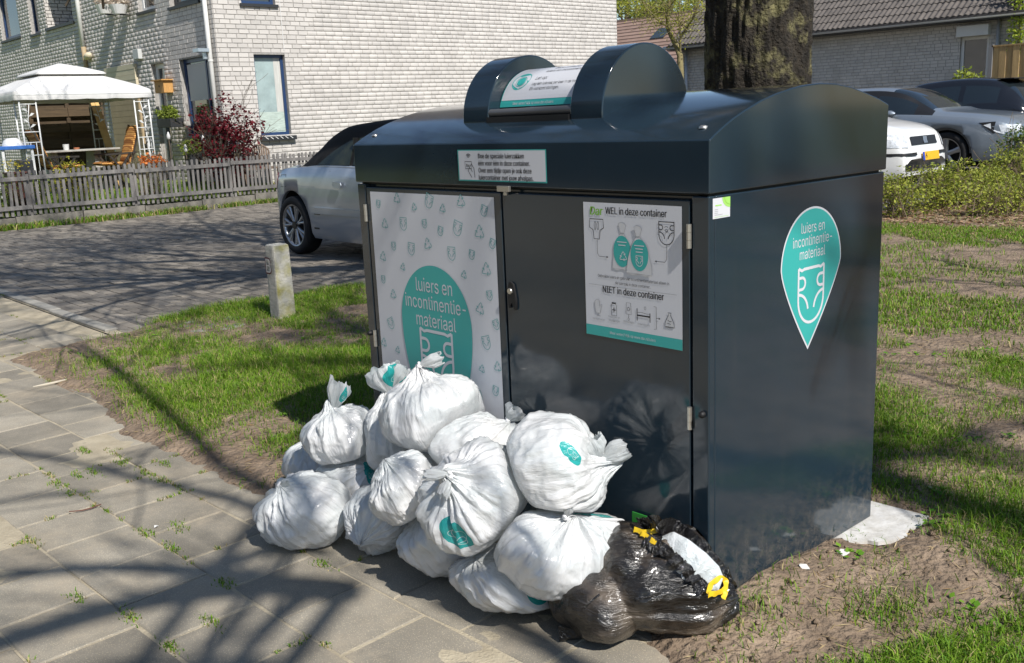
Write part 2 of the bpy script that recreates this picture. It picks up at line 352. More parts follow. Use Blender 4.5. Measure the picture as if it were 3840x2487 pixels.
def grass_density(u, v):
    s = inside(u, v); d = sstep(.05, .35, s)*sstep(.36, .54, fbm(u*1.6+3, v*1.6, s=41)+.10*sstep(-.2, .9, -np.abs(u+2.9)+1.3))
    d = np.maximum(d, .28*sstep(.0, .3, s)*sstep(.42, .6, fbm(u*5, v*5, s=44)))
    d = d*(1-.94*np.exp(-((u-.10)/.30)**2-((v-.30)/.45)**2))*(1-.95*np.exp(-((u-.1)/.2)**2-((v-.95)/.16)**2))*(1-.9*np.exp(-((u+.6)/1.)**2-((v+.25)/.22)**2))
    left = (u < -1.6)
    d = d*np.where(left, 1-.72*sstep(-4.1, -4.9, u)*sstep(1.15, .6, v), 1.)*np.where(left, 1-.6*np.exp(-((u+4.7)/.7)**2-((v-.95)/.35)**2), 1.)
    d = np.maximum(d, .9*np.exp(-((u+5.35)/.16)**2)*sstep(.6, .9, v)*sstep(2.6, 2.3, v))
    d = np.where((~left) & (v > 1.2), d*(1-.6*sstep(.5, .62, fbm(u*.9, v*.7+9, s=47))), d)
    d = np.maximum(d, .95*sstep(.0, .16, u-.26-.40*(v+.1))*sstep(.30, .42, fbm(u*3.1, v*3.1, s=49))*(v < 1.6)*(u > .15))
    d = d*(1-.94*sstep(7.7, 8.2, v+.25*(fbm(u*3, v*3, s=53)-.5)))*(1-.7*sstep(4.9, 5.4, v)*sstep(7.0, 6.6, v)*(u < .5))
    return d
def scatter(n, u0, u1, v0, v1, dfn):
    u = rg.uniform(u0, u1, n); v = rg.uniform(v0, v1, n); k = (rg.random(n) < dfn(u, v)) & ~((u > -1.58) & (u < .03) & (v > -.01) & (v < .91)); u, v = u[k], v[k]
    P = np.stack([u, v, soil_z(u, v)-.004], 1); k = in_view(P, 120); return P[k]
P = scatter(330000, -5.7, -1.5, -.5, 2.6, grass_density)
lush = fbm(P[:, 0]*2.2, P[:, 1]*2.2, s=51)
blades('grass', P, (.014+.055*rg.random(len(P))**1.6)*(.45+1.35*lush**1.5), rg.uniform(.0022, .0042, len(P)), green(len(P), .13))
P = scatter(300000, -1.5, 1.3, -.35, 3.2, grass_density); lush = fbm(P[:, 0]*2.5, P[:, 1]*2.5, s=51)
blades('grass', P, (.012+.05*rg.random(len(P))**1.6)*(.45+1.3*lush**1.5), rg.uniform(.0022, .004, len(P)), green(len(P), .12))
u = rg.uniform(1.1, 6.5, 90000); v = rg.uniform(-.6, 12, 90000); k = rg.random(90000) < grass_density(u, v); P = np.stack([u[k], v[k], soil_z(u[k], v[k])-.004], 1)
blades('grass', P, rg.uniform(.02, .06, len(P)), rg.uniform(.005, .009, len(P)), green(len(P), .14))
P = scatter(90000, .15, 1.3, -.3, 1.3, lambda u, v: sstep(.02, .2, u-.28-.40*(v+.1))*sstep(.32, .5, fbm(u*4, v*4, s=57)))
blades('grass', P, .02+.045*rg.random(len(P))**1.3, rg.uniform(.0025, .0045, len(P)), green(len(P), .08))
wc = scatter(900, -5.5, 1.3, -.4, 4, lambda u, v: .5*sstep(.1, .3, inside(u, v)))[:110]
C0 = np.concatenate([c_+rg.normal(0, 1, (16, 3))*np.array([.022, .022, .003])+[0, 0, .012] for c_ in wc]); n_ = len(C0); a_ = rg.uniform(0, 6.3, n_); s_ = rg.uniform(.008, .02, n_)[:, None]
d_ = np.stack([np.cos(a_), np.sin(a_), rg.uniform(.0, .5, n_)], 1)*s_; e_ = np.stack([-np.sin(a_), np.cos(a_), rg.normal(0, .2, n_)], 1)*s_*.5
o_ = obj_np('ground_weeds', np.stack([C0-d_*.3, C0+d_*.3+e_, C0+d_, C0+d_*.3-e_], 1).reshape(-1, 3), np.arange(4*n_).reshape(n_, 4), m_blade, kind='stuff'); set_tint(o_.data, np.repeat(green(n_, .05)*np.array([.8, .95, 1.]), 4, 0))
P = scatter(150000, -4.1, 1.2, 3.0, 9.5, grass_density)
blades('grass', P, rg.uniform(.02, .055, len(P)), rg.uniform(.004, .008, len(P)), green(len(P), .16))
# moss and tufts between the slabs
jp = np.array(joint_pts); k = (fbm(jp[:, 0]*3, jp[:, 1]*3, s=61) > .57) & (inside(jp[:, 0], jp[:, 1]) < .1); jp = jp[k]
k = rg.random(len(jp)) < .85; jp = jp[k]; reps = 14
Q = np.repeat(jp, reps, 0)+rg.normal(0, .008, (len(jp)*reps, 2)); P = np.stack([Q[:, 0], Q[:, 1], np.full(len(Q), -.005)], 1); P = P[in_view(P, 50)]
blades('joint_grass', P, rg.uniform(.008, .02, len(P)), rg.uniform(.002, .0045, len(P)), green(len(P), .4))
tufts = [Pz(*z8(*q)) for q in [(360, 280), (445, 340), (780, 150), (600, 205), (920, 210), (1050, 150), (1020, 255), (920, 590), (540, 70), (490, 230), (1100, 690), (1140, 550), (2060, 790), (1440, 915), (1340, 1155), (830, 1130), (1085, 1310), (490, 1005)]]
Q = np.concatenate([np.array(t)[None, :2]+rg.normal(0, 1, (70, 2))*np.array([.03, .012]) for t in tufts]); P = np.stack([Q[:, 0], Q[:, 1], np.full(len(Q), -.006)], 1)
blades('joint_grass', P, rg.uniform(.008, .024, len(P)), rg.uniform(.0025, .0045, len(P)), green(len(P), .15))
# dry straw and crumbs of soil lying on the bare patches
def litter(n, u0, u1, v0, v1, name, l0, l1, wd, cols, dfn):
    P = scatter(n, u0, u1, v0, v1, dfn); m = len(P); a = rg.uniform(0, 2*pi, m); L_ = rg.uniform(l0, l1, m)
    d = np.stack([np.cos(a)*L_, np.sin(a)*L_, rg.normal(0, .12, m)*L_], 1); e = np.stack([-np.sin(a), np.cos(a), rg.normal(0, .5, m)], 1)*(wd*rg.uniform(.5, 1, m))[:, None]; P = P+[0, 0, .008]
    V = np.stack([P-d, P+e, P+d, P-e], 1).reshape(-1, 3); F = np.arange(4*m).reshape(m, 4); o = obj_np(name, V, F, m_blade, kind='stuff')
    set_tint(o.data, np.repeat(np.array(cols)[rg.integers(0, len(cols), m)]*rg.uniform(.7, 1.2, (m, 1)), 4, 0))
litter(26000, -5.6, 1.3, -.45, 4, 'dry_straw', .008, .028, .0018, [(.42, .32, .17), (.5, .4, .22), (.3, .2, .1)], lambda u, v: sstep(-.05, .2, inside(u, v))*(1-grass_density(u, v))*.8)
litter(16000, -4.1, .3, 5, 11, 'dead_leaves', .018, .04, .018, [(.34, .22, .13), (.45, .33, .22), (.25, .15, .09)], lambda u, v: sstep(.1, .3, inside(u, v))*sstep(6.8, 8.2, v))
def clods(n):
    me = []; u = rg.uniform(-.02, .75, n); v = rg.uniform(-.25, 1.2, n); k = (rg.random(n) < np.exp(-((u-.15)/.28)**2)) & (inside(u, v) > .02) & ((u > .02)); u, v = u[k], v[k]
    V, F = [], []
    for x, y in zip(u, v):
        r = .003+.013*rg.random()**4; z = float(soil_z(x, y)); n0 = len(V)
        V += [(x+r*a*rg.uniform(.7, 1.2), y+r*b*rg.uniform(.7, 1.2), z+r*.4+r*.7*c) for a, b, c in ((1, 0, 0), (0, 1, 0), (-1, 0, 0), (0, -1, 0), (0, 0, 1), (0, 0, -1))]
        F += [(n0+i, n0+(i+1) % 4, n0+4) for i in range(4)]+[(n0+(i+1) % 4, n0+i, n0+5) for i in range(4)]
    obj_np('soil_crumbs', V, np.array(F), m_soil, kind='stuff')
clods(500)
# ================================================================== WASTE CONTAINER
m_paint = mat('slate_paint', (.0145, .0275, .040), .15, var=.10, vs_=2.5, spec=.08, coat=1., bump=.02, bs=5, thick=.004)
m_paint.node_tree.nodes['Principled BSDF'].inputs['Coat Roughness'].default_value = .09
def weather(m):
    nt = m.node_tree; L = nt.links; p = nt.nodes['Principled BSDF']; src = p.inputs['Base Color'].links[0].from_socket; g = nt.nodes.new('ShaderNodeNewGeometry'); N = nt.nodes.new
    def noise(sc, det, st=None, rgh=.6):
        n = N('ShaderNodeTexNoise'); n.inputs['Scale'].default_value = sc; n.inputs['Detail'].default_value = det; n.inputs['Roughness'].default_value = rgh; co = g.outputs['Position']
        if st: mp = N('ShaderNodeMapping'); mp.inputs['Scale'].default_value = st; L.new(co, mp.inputs[0]); co = mp.outputs[0]
        L.new(co, n.inputs['Vector']); return n.outputs[0]
    def ramp(s_, a, b): r = N('ShaderNodeMapRange'); r.clamp = True; r.inputs[1].default_value = a; r.inputs[2].default_value = b; L.new(s_, r.inputs[0]); return r.outputs[0]
    def mul(a, b): q = N('ShaderNodeMath'); q.operation = 'MULTIPLY'; L.new(a, q.inputs[0]); (L.new(b, q.inputs[1]) if not isinstance(b, float) else setattr(q.inputs[1], 'default_value', b)); return q.outputs[0]
    sx = N('ShaderNodeSeparateXYZ'); L.new(g.outputs['Position'], sx.inputs[0])
    mud = mul(ramp(sx.outputs[2], .26, .0), ramp(noise(26, 7, None, .75), .46, .70)); streak = mul(ramp(noise(14, 5, (1, 1, .07)), .62, .85), .05); dust = mul(ramp(noise(60, 4), .64, .78), .03)
    add = N('ShaderNodeMath'); add.operation = 'ADD'; L.new(streak, add.inputs[0]); L.new(dust, add.inputs[1]); mx0 = N('ShaderNodeMath'); mx0.operation = 'MAXIMUM'; L.new(add.outputs[0], mx0.inputs[0]); L.new(mul(mud, .55), mx0.inputs[1])
    mx = N('ShaderNodeMix'); mx.data_type = 'RGBA'; L.new(mx0.outputs[0], mx.inputs[0]); L.new(src, mx.inputs[6]); mx.inputs[7].default_value = (.20, .17, .13, 1); L.new(mx.outputs[2], p.inputs['Base Color'])
    rr_ = N('ShaderNodeMapRange'); rr_.inputs[3].default_value = .11; rr_.inputs[4].default_value = .17; L.new(noise(5, 6, (1, 1, .5)), rr_.inputs[0]); L.new(rr_.outputs[0], p.inputs['Roughness'])
weather(m_paint)
m_black = mat('black_recess', (.004, .004, .005), .6)
m_steel = mat('brushed_steel', (.52, .5, .46), .35, metal=.85)
m_bar = mat('grey_bar', (.075, .078, .085), .38)
m_white = mat('print_white', (.58, .59, .625), .35)
m_teal = mat('print_teal', (.035, .36, .335), .38)
m_teal2 = mat('print_teal_line', (.14, .36, .36), .45)
m_ink = mat('print_black', (.018, .018, .022), .5)
m_grey = mat('print_grey', (.33, .335, .345), .5)
m_lgrey = mat('print_pale_grey', (.54, .545, .56), .5)
m_green = mat('print_green', (.20, .46, .035), .45)
m_lgreen = mat('print_pale_green', (.33, .62, .13), .45)
COLS = dict(white=m_white, teal=m_teal, teal_line=m_teal2, black=m_ink, grey=m_grey, pale=m_lgrey, green=m_green, lime=m_lgreen, letter=m_white)
_tc = {}
FONT = None; _cap = [None]
try:      # the plain sans serif that comes with Blender
    import os
    _fp = os.path.join(bpy.utils.system_resource('DATAFILES'), 'fonts', 'Inter.woff2')
    if os.path.exists(_fp): FONT = bpy.data.fonts.load(_fp)
except Exception: FONT = None
def text_geo(s):
    if s not in _tc:
        c = bpy.data.curves.new('lettering', 'FONT'); c.body = s; c.size = 1; c.resolution_u = 3
        if FONT: c.font = FONT
        o = bpy.data.objects.new('lettering', c); COL.objects.link(o)
        me = bpy.data.meshes.new_from_object(o.evaluated_get(bpy.context.evaluated_depsgraph_get()))
        V = np.array([v.co[:2] for v in me.vertices]) if len(me.vertices) else np.zeros((0, 2)); F = [tuple(p.vertices) for p in me.polygons]
        bpy.data.objects.remove(o); bpy.data.curves.remove(c); bpy.data.meshes.remove(me)
        if _cap[0] is None:
            _cap[0] = 1.0; _cap[0] = .70/max(text_geo('H')[0][:, 1].max(), .1); _tc.clear()
        _tc[s] = (V*_cap[0], F)
    return _tc[s]
class Canvas:
    """flat print laid on a surface: fn(x, y, h) gives the point h above it; each colour becomes one mesh"""
    def __init__(s, fn, base=.0012, step=.0005): s.fn, s.base, s.step, s.g, s.tag, s.nt = fn, base, step, {}, '', 0
    def put(s, col, lay, V, F):
        mb = s.g.setdefault((col, s.tag), MB()); mb.add([s.fn(x, y, s.base+s.step*lay) for x, y in V], F)
    def rect(s, x0, y0, x1, y1, col, lay=0): s.put(col, lay, [(x0, y0), (x1, y0), (x1, y1), (x0, y1)], [(0, 1, 2, 3)])
    def poly(s, pts, col, lay=0): s.put(col, lay, pts, [tuple(range(len(pts)))])
    def ell(s, cx, cy, rx, ry, col, lay=0, n=40): s.poly([(cx+rx*cos(2*pi*k/n), cy+ry*sin(2*pi*k/n)) for k in range(n)], col, lay)
    def stroke(s, pts, w, col, lay=0, closed=False):
        pts = [np.array(p, float) for p in pts]; pts = pts+[pts[0]] if closed else pts; L_, R_ = [], []
        for i, p in enumerate(pts):
            a = pts[i-1] if i else (pts[-2] if closed else p); b = pts[i+1] if i < len(pts)-1 else (pts[1] if closed else p)
            d = b-a; d = d/(np.linalg.norm(d)+1e-12); n = np.array([-d[1], d[0]])*w/2; L_.append(p+n); R_.append(p-n)
        m = len(pts); s.put(col, lay, L_+R_, [(m+i, m+i+1, i+1, i) for i in range(m-1)])
    def text(s, t, x, y, size, col, lay=1, al='L', sx=.86, slant=0., bold=0.):
        V, F = text_geo(t)
        if not len(V): return
        old, s.tag = s.tag, 'text%d' % s.nt; s.nt += 1
        w = V[:, 0].max(); off = {'L': 0, 'C': -w/2, 'R': -w}[al]
        for b in ((0, 0),) if not bold else ((-bold, 0), (bold, 0)):
            s.put(col, lay, [(x+(vx+off)*size*sx+vy*size*slant+b[0], y+vy*size) for vx, vy in V], F)
            lay += .3
        s.tag = old
    def build(s, parent, names, sub=None):
        """the first colour is the sheet itself, the others lie on it"""
        out = []
        for (c, _t), mb in s.g.items(): out.append(mb.build(names.get(c, 'print'), COLS[c], parent))
        return out
def arc(cx, cy, rx, ry, a0, a1, n=14): return [(cx+rx*cos(radians(a0+(a1-a0)*k/n)), cy+ry*sin(radians(a0+(a1-a0)*k/n))) for k in range(n+1)]
def diaper(c, cx, cy, s, w, col, lay=1, rot=0., tabs=True, wavy=True):
    ca, sa = cos(rot), sin(rot); T = lambda pts: [(cx+s*(x*ca-y*sa), cy+s*(x*sa+y*ca)) for x, y in pts]
    top = [(-.8, .95), (-.6, .86), (-.45, .9), (.45, .9), (.6, .86), (.8, .95)] if wavy else [(-.8, .9), (.8, .9)]
    c.stroke(T(top), w, col, lay)
    c.stroke(T([(-.8, .95), (-.8, -.15)]+arc(0, -.15, .8, .85, 180, 360, 18)+[(.8, .95)]), w, col, lay+.1)
    c.stroke(T(arc(-.8, -.95+.35, .62, .65, 90, 8, 9)), w, col, lay+.2); c.stroke(T(arc(.8, -.95+.35, .62, .65, 90, 172, 9)), w, col, lay+.3)
    if tabs:
        c.stroke(T([(-.8, .62), (-.58, .62)]+arc(-.58, .42, .2, .2, 90, -90, 8)+[(-.8, .22)]), w, col, lay+.4)
        c.stroke(T([(.8, .62), (.58, .62)]+arc(.58, .42, .2, .2, 90, 270, 8)+[(.8, .22)]), w, col, lay+.5)
def recycle(c, cx, cy, s, w, col, lay=1, rot=0.):
    for k in range(3):
        a = rot+k*2*pi/3; ca, sa = cos(a), sin(a); T = lambda pts: [(cx+s*(x*ca-y*sa), cy+s*(x*sa+y*ca)) for x, y in pts]
        c.stroke(T([(-.42, .38), (-.18, .82), (-.05, .95), (.1, .92), (.46, .32)]), w, col, lay+.05*k)
        c.stroke(T([(.12, .42), (.46, .30), (.52, .66)]), w, col, lay+.2+.05*k)

bw, bd, bh = 1.544, .882, 1.136
box = thing('waste_container', 'slate blue steel diaper waste container with domed lid and loading drum', 'container', (-bw/2, bd/2, 0))
body = MB().box(-bw, 0, .026, bd, .012, bh).box(-bw, -1.497, 0, .0258, .012, bh).box(-.0525, 0, 0, .0258, .012, bh).box(-1.497, -.0525, .002, .0258, .012, .05).build('body', m_paint, box, bev=.004)
MB().box(-bw+.03, -.03, .03, bd-.03, 0, .0119).build('plinth', m_black, box)
MB().box(-bw+.012, -.012, .014, bd-.012, bh+.0002, bh+.01).build('seal', m_black, box)
prof = [(-.004, 1.142), (-.003, 1.273)]
archp = [(.02, 1.286), (.054, 1.303), (.095, 1.3215), (.141, 1.3385), (.216, 1.362), (.286, 1.378), (.35, 1.389), (.408, 1.396), (.495, 1.401), (.576, 1.399), (.661, 1.389), (.741, 1.373), (.823, 1.354), (.886, 1.335)]
prof += archp + [(.886, 1.142)]
lid = MB().prism(prof, 0, -bw-.004, .004).build('lid', m_paint, box, bev=.004); lid.data.polygons.foreach_set('use_smooth', np.ones(len(lid.data.polygons), bool))
def lid_z(v): return np.interp(v, [p[0] for p in archp], [p[1] for p in archp])
vc, zc, rc = .325, 1.343, .2
for a_, b_ in ((-1.08, -.953), (-.589, -.461)):
    circ = [(vc+rc*cos(radians(t)), zc+rc*sin(radians(t))) for t in np.linspace(-35, 215, 56)]
    h = MB().prism(circ, 0, a_, b_).build('drum_housing', m_paint, box, bev=.005)
rd = .152
drum = MB().prism([(vc+rd*cos(radians(t)), zc+rd*sin(radians(t))) for t in np.linspace(0, 360, 65)[:-1]], 0, -.9525, -.5895).build('drum', m_paint, box)
drum.data.polygons.foreach_set('use_smooth', np.ones(len(drum.data.polygons), bool))
MB().box(-.9528, -.5892, .118, .2, 1.322, 1.3485).build('drum_slot', m_black, box)
hb = MB().tube([(-.985, .14, 1.3605), (-.585, .14, 1.3605)], .0125, 16).build('drum_handle', m_bar, box, smooth=False); bevel(hb, .002)
# doors
dz0, dz1 = .054, 1.1245
for n_, (a_, b_) in enumerate(((-1.4905, -.7695), (-.7615, -.0595))):
    dr = MB().box(a_, b_, 0, .0255, dz0, dz1).build('door', m_paint, box, bev=.003)
    hx = a_-.004 if n_ == 0 else b_+.003
    for zz_ in (1.063, .601, .16) if n_ == 0 else (1.066, .588, .14):
        hg = MB()
        for q in range(3): hg.tube([(hx, -.006, zz_-.061+q*.0205+.0004), (hx, -.006, zz_-.061+(q+1)*.0205-.0004)], .0065, 10)
        hg.build('hinge', m_steel, dr, smooth=False)
    if n_ == 1:
        lk = [(-.7475+.0, .835), (-.7425, .852), (-.733, .855), (-.722, .848), (-.7175, .83), (-.712, .80), (-.712, .775), (-.716, .768), (-.724, .770), (-.7285, .782), (-.733, .79), (-.7385, .782), (-.741, .772), (-.7475, .772), (-.7505, .785)]
        MB().prism(lk, 1, -.007, -.0002).build('lock', m_black, dr, bev=.001)
        MB().lathe([(0, -.0125), (.0085, -.0125), (.0095, -.0105), (.0095, -.007)], (-.7355, 0, .826), axis=1, n=18).build('lock_cylinder', m_steel, dr)
MB().box(-.770, -.716, -.0135, -.0045, 1.129, 1.146).box(-.742, -.728, -.0125, -.0046, 1.118, 1.1288).build('latch', m_steel, box, bev=.001)
# rubber bumpers and screws
for (u_, v_, z_, ax) in ((-1.53, -.0, .585, 1), (-.018, -.0, .575, 1)):
    MB().lathe([(0, -.014), (.006, -.013), (.009, -.008), (.009, 0)], (u_, v_, z_), axis=1, n=14).build('rubber_stop', m_black, box, smooth=True)
z2_ = zoomed(2560, 460, 4.53)
for (u_, v_) in ((-.055, .052), (-1.49, .055)):
    MB().lathe([(0, 0.004), (.006, .0035), (.0115, .001), (.012, -.004)], (u_, v_, lid_z(v_)+.001), n=16).build('lid_screw', m_steel, box, smooth=True)

front = lambda x, y, h: (x, -h, y)
side = lambda x, y, h: (h, x, y)
z5 = zoomed(1350, 650, 1.813)
F5 = lambda x, y: tuple(Pv(*z5(x, y), 0)[[0, 2]])
# --- left door panel
c = Canvas(front); c.rect(-1.465, .10, -.799, 1.1095, 'white', 0)
for x, y, s_, k in [(128, 208, .016, 'd'), (372, 230, .018, 'r'), (254, 172, .024, 'r'), (472, 188, .027, 'd'), (565, 240, .019, 'r'), (690, 192, .026, 'r'), (846, 254, .02, 'd'), (172, 345, .024, 'r'), (298, 342, .026, 'd'), (442, 342, .017, 'd'), (550, 392, .018, 'd'), (666, 373, .028, 'd'), (815, 402, .029, 'r'), (915, 480, .018, 'd'),
                    (232, 494, .017, 'd'), (352, 512, .025, 'd'), (464, 482, .026, 'r'), (160, 566, .024, 'r'), (626, 544, .026, 'd'), (763, 553, .018, 'd'), (295, 637, .018, 'r'), (710, 690, .018, 'r'), (862, 655, .028, 'r'), (162, 720, .016, 'd'), (230, 823, .022, 'r'), (884, 830, .018, 'd'), (820, 922, .026, 'r'), (214, 1018, .024, 'd'), (943, 1030, .019, 'd'),
                    (166, 1150, .022, 'r'), (260, 1200, .017, 'r'), (862, 1150, .026, 'd'), (832, 1330, .018, 'r'), (952, 1320, .022, 'r'), (925, 1478, .019, 'd'), (812, 1520, .024, 'd')]:
    c.tag = 'icon%d%d' % (x, y); px_, pz_ = F5(x, y); px_ = min(px_, -.799-s_*.85); px_ = max(px_, -1.465+s_*.85)
    (diaper(c, px_, pz_, s_*.88, .0021, 'teal_line', 2, rot=rnd.uniform(-.45, .45), wavy=False) if k == 'd' else recycle(c, px_, pz_, s_*.85, .0026, 'teal_line', 2, rot=rnd.uniform(-.3, .3)))
for k in range(16):
    c.tag = 'low%d' % k; diaper(c, rnd.uniform(-1.44, -.83), .13+.3*rnd.random(), .02, .0026, 'teal_line', 1, rot=rnd.uniform(-.4, .4), wavy=False)
c.tag = ''; pts = []
for t in np.linspace(0, 360, 72)[:-1]:
    a = radians(t); y = sin(a); x = cos(a); pts.append((-1.128+.192*x*(1 if y > 0 else (1-.32*(-y)**2.2)), .668+(.203 if y > 0 else .40)*y))
c.poly(pts, 'teal', 3)
for i, t in enumerate(('luiers en', 'incontinentie-', 'materiaal')): c.text(t, -1.128, .778-i*.0605, .0665, 'letter', 4, 'C', sx=.80)
diaper(c, -1.13, .545, .108, .0105, 'letter', 4)
c.build(box, {'white': 'door_panel', 'teal_line': 'icon_print', 'teal': 'oval_print', 'letter': 'oval_lettering'})
# the white print on the oval is its own colour mesh: keep the sheet and its white lettering apart
# --- poster on the right door
P5 = lambda x, y: F5(x, y)
z4p = zoomed(2150, 720, 2.446); Q = lambda x, y: tuple(Pv(*z4p(x, y), 0)[[0, 2]])
c = Canvas(front); x0, y0 = Q(110, 700)[0]-.002, Q(126, 1297)[1]; x1, y1 = Q(998, 133)[0], Q(998, 133)[1]; x0 = Q(93, 97)[0]
c.rect(x0, y0, x1, y1, 'white', 0); by = Q(126, 1205)[1]; c.rect(x0, y0, x1, by, 'teal', 1)
W_ = x1-x0
c.text('Dar', Q(152, 206)[0], Q(152, 206)[1], .032, 'green', 2, sx=.95, slant=.12, bold=.0009); c.ell(Q(238, 200)[0], Q(238, 200)[1]+.001, .0022, .0022, 'lime', 2, 10)
tx, ty = Q(298, 200); c.text('WEL in deze container', tx, ty, .0262, 'black', 2, sx=.80, bold=.0006)
tx, ty = Q(545, 975); c.text('NIET in deze container', tx, ty+.006, .0262, 'black', 2, 'C', sx=.80, bold=.0006)
tx, ty = Q(545, 815); c.text('Gebruikte luiers en gebruikt incontinentiemateriaal alleen in', tx, ty, .0112, 'black', 2, 'C', sx=.84); c.text('de luierzak in deze container.', tx, ty-.0148, .0112, 'black', 2, 'C', sx=.84)
lx0, ly = Q(148, 840); lx1 = Q(955, 933)[0]; c.rect(lx0, ly-.0005, lx1, ly+.0005, 'grey', 2)
tx, ty = Q(545, 1310); c.text('Meer weten? Kijk op www.dar.nl/luiers', tx, y0+(by-y0)*.38, .0112, 'letter', 3, 'C', sx=.84)
# incontinence brief and diaper drawings with their arrows
bx_, by_ = Q(217, 335); s_ = .026
c.stroke([(bx_-s_*.95, by_+s_), (bx_+s_*.95, by_+s_), (bx_+s_*1.0, by_+s_*.1), (bx_+s_*.5, by_-s_*.15), (bx_+s_*.38, by_-s_*1.1), (bx_-s_*.38, by_-s_*1.1), (bx_-s_*.5, by_-s_*.15), (bx_-s_*1.0, by_+s_*.1)], .0022, 'black', 2, True)
for q in (-1, 1): c.stroke(arc(bx_+q*s_*.2, by_+s_*.3, s_*.12, s_*.45, 0, 360, 12), .0012, 'black', 2)
dx_, dy_ = Q(858, 375); diaper(c, dx_, dy_, .031, .0022, 'black', 2, wavy=False)
c.stroke(arc(dx_, dy_+.006, .004, .003, 0, 360, 10), .0012, 'black', 2.6); c.stroke(arc(dx_, dy_+.012, .006, .004, 20, 160, 8), .0012, 'black', 2.6); c.stroke([(dx_-.004, dy_-.001), (dx_+.004, dy_+.003)], .0012, 'black', 2.6)
for pts_, tip, dr_ in (([Q(222, 440), Q(226, 560), (Q(240, 585)[0], Q(320, 597)[1]), Q(318, 597)], Q(320, 597), 1), ([Q(861, 487), Q(860, 620), (Q(845, 640)[0], Q(757, 636)[1]), Q(760, 636)], Q(757, 636), -1)):
    c.stroke(pts_, .0011, 'black', 2); c.poly([(tip[0]+dr_*.002, tip[1]), (tip[0]-dr_*.004, tip[1]+.003), (tip[0]-dr_*.004, tip[1]-.003)], 'black', 2)
for bi, (ex, ey, bx0, bx1, bt, bb) in enumerate(((452, 545, 360, 545, 278, 722), (613, 580, 492, 728, 308, 765))):
    c.tag = 'sack%d' % bi; ecx, ecy = Q(ex, ey); L_, R_ = Q(bx0, ey)[0], Q(bx1, ey)[0]; T_, B_ = Q(ex, bt)[1], Q(ex, bb)[1]; kx = Q((452, 597)[bi], 375)[0]; wdt = (R_-L_)/2; mx_ = (L_+R_)/2; ny = T_-(T_-B_)*.225
    c.poly([(kx-.013, T_-.004), (kx-.004, T_), (kx+.008, T_-.002), (kx+.014, T_-.008), (kx+.008, ny+.008), (kx+.006, ny), (mx_+wdt*.62, ny-.022), (mx_+wdt*.82, ny-.06), (mx_+wdt*.95, B_+.03), (R_, B_+.002), (mx_+wdt*.4, B_-.001), (mx_, B_+.004), (mx_-wdt*.5, B_), (L_, B_+.004), (mx_-wdt*.93, B_+.03), (mx_-wdt*.86, ny-.06), (mx_-wdt*.55, ny-.022), (kx-.006, ny), (kx-.009, ny+.008)], 'pale', 2+bi*2)
    c.stroke([(kx-.013, T_-.004), (kx-.004, T_), (kx+.008, T_-.002), (kx+.014, T_-.008), (kx+.006, ny), (mx_+wdt*.62, ny-.022), (mx_+wdt*.95, B_+.03), (R_, B_+.002), (mx_, B_+.004), (L_, B_+.004), (mx_-wdt*.86, ny-.06), (mx_-wdt*.55, ny-.022), (kx-.006, ny)], .0009, 'grey', 2.3+bi*2, True)
    c.ell(ecx, ecy, .0305, .0425, 'teal', 2.6+bi*2); c.stroke([(kx-.006, ny), (kx+.006, ny)], .003, 'grey', 2.6+bi*2)
    for q in range(2 if bi == 0 else 3): wq = (.017, .013, .012)[q]; c.rect(ecx-wq, ecy+.024-q*.0085, ecx+wq, ecy+.0265-q*.0085, 'white', 3.2+bi*2)
    (recycle(c, ecx+.004, ecy-.014, .014, .0022, 'letter', 3.2+bi*2) if bi == 0 else diaper(c, ecx, ecy-.015, .0145, .0017, 'letter', 3.2+bi*2, wavy=False))
# the row of things that stay out
c.tag += 'x'; gx, gy = Q(233, 1050)
c.poly([(gx-.008, gy-.018), (gx+.007, gy-.019), (gx+.013, gy+.001), (gx+.015, gy+.008), (gx+.011, gy+.008), (gx+.006, gy), (gx+.005, gy+.018), (gx, gy+.021), (gx-.006, gy+.02), (gx-.012, gy+.015), (gx-.012, gy)], 'lgrey' if False else 'pale', 2); c.stroke([(gx-.008, gy-.018), (gx+.007, gy-.019), (gx+.013, gy+.001), (gx+.015, gy+.008), (gx+.011, gy+.008), (gx+.006, gy), (gx+.005, gy+.018), (gx, gy+.021), (gx-.006, gy+.02), (gx-.012, gy+.015), (gx-.012, gy)], .001, 'grey', 2.4, True)
c.tag += 'x'; gx, gy = Q(377, 1073); c.rect(gx-.0075, gy+.0145, gx+.0075, gy+.0185, 'black', 2); c.stroke([(gx-.006, gy+.0145), (gx-.0098, gy+.009), (gx-.0098, gy-.018), (gx+.0098, gy-.018), (gx+.0098, gy+.009), (gx+.006, gy+.0145)], .0012, 'black', 2.2); c.rect(gx-.006, gy-.004, gx+.006, gy-.0015, 'black', 2.2); c.rect(gx-.0013, gy-.0095, gx+.0013, gy+.004, 'black', 2.6)
c.tag += 'x'; gx, gy = Q(511, 1080); c.stroke([(gx-.0075, gy+.019), (gx+.0075, gy+.019), (gx+.0095, gy-.0125), (gx-.0095, gy-.0125)], .0011, 'black', 2, True); c.stroke(arc(gx, gy+.002, .004, .005, 0, 360, 12), .0013, 'black', 2.4); c.stroke([(gx, gy-.0125), (gx, gy-.022)], .001, 'black', 2.3); c.stroke(arc(gx, gy-.026, .0025, .004, 0, 360, 10), .0009, 'black', 2.4)
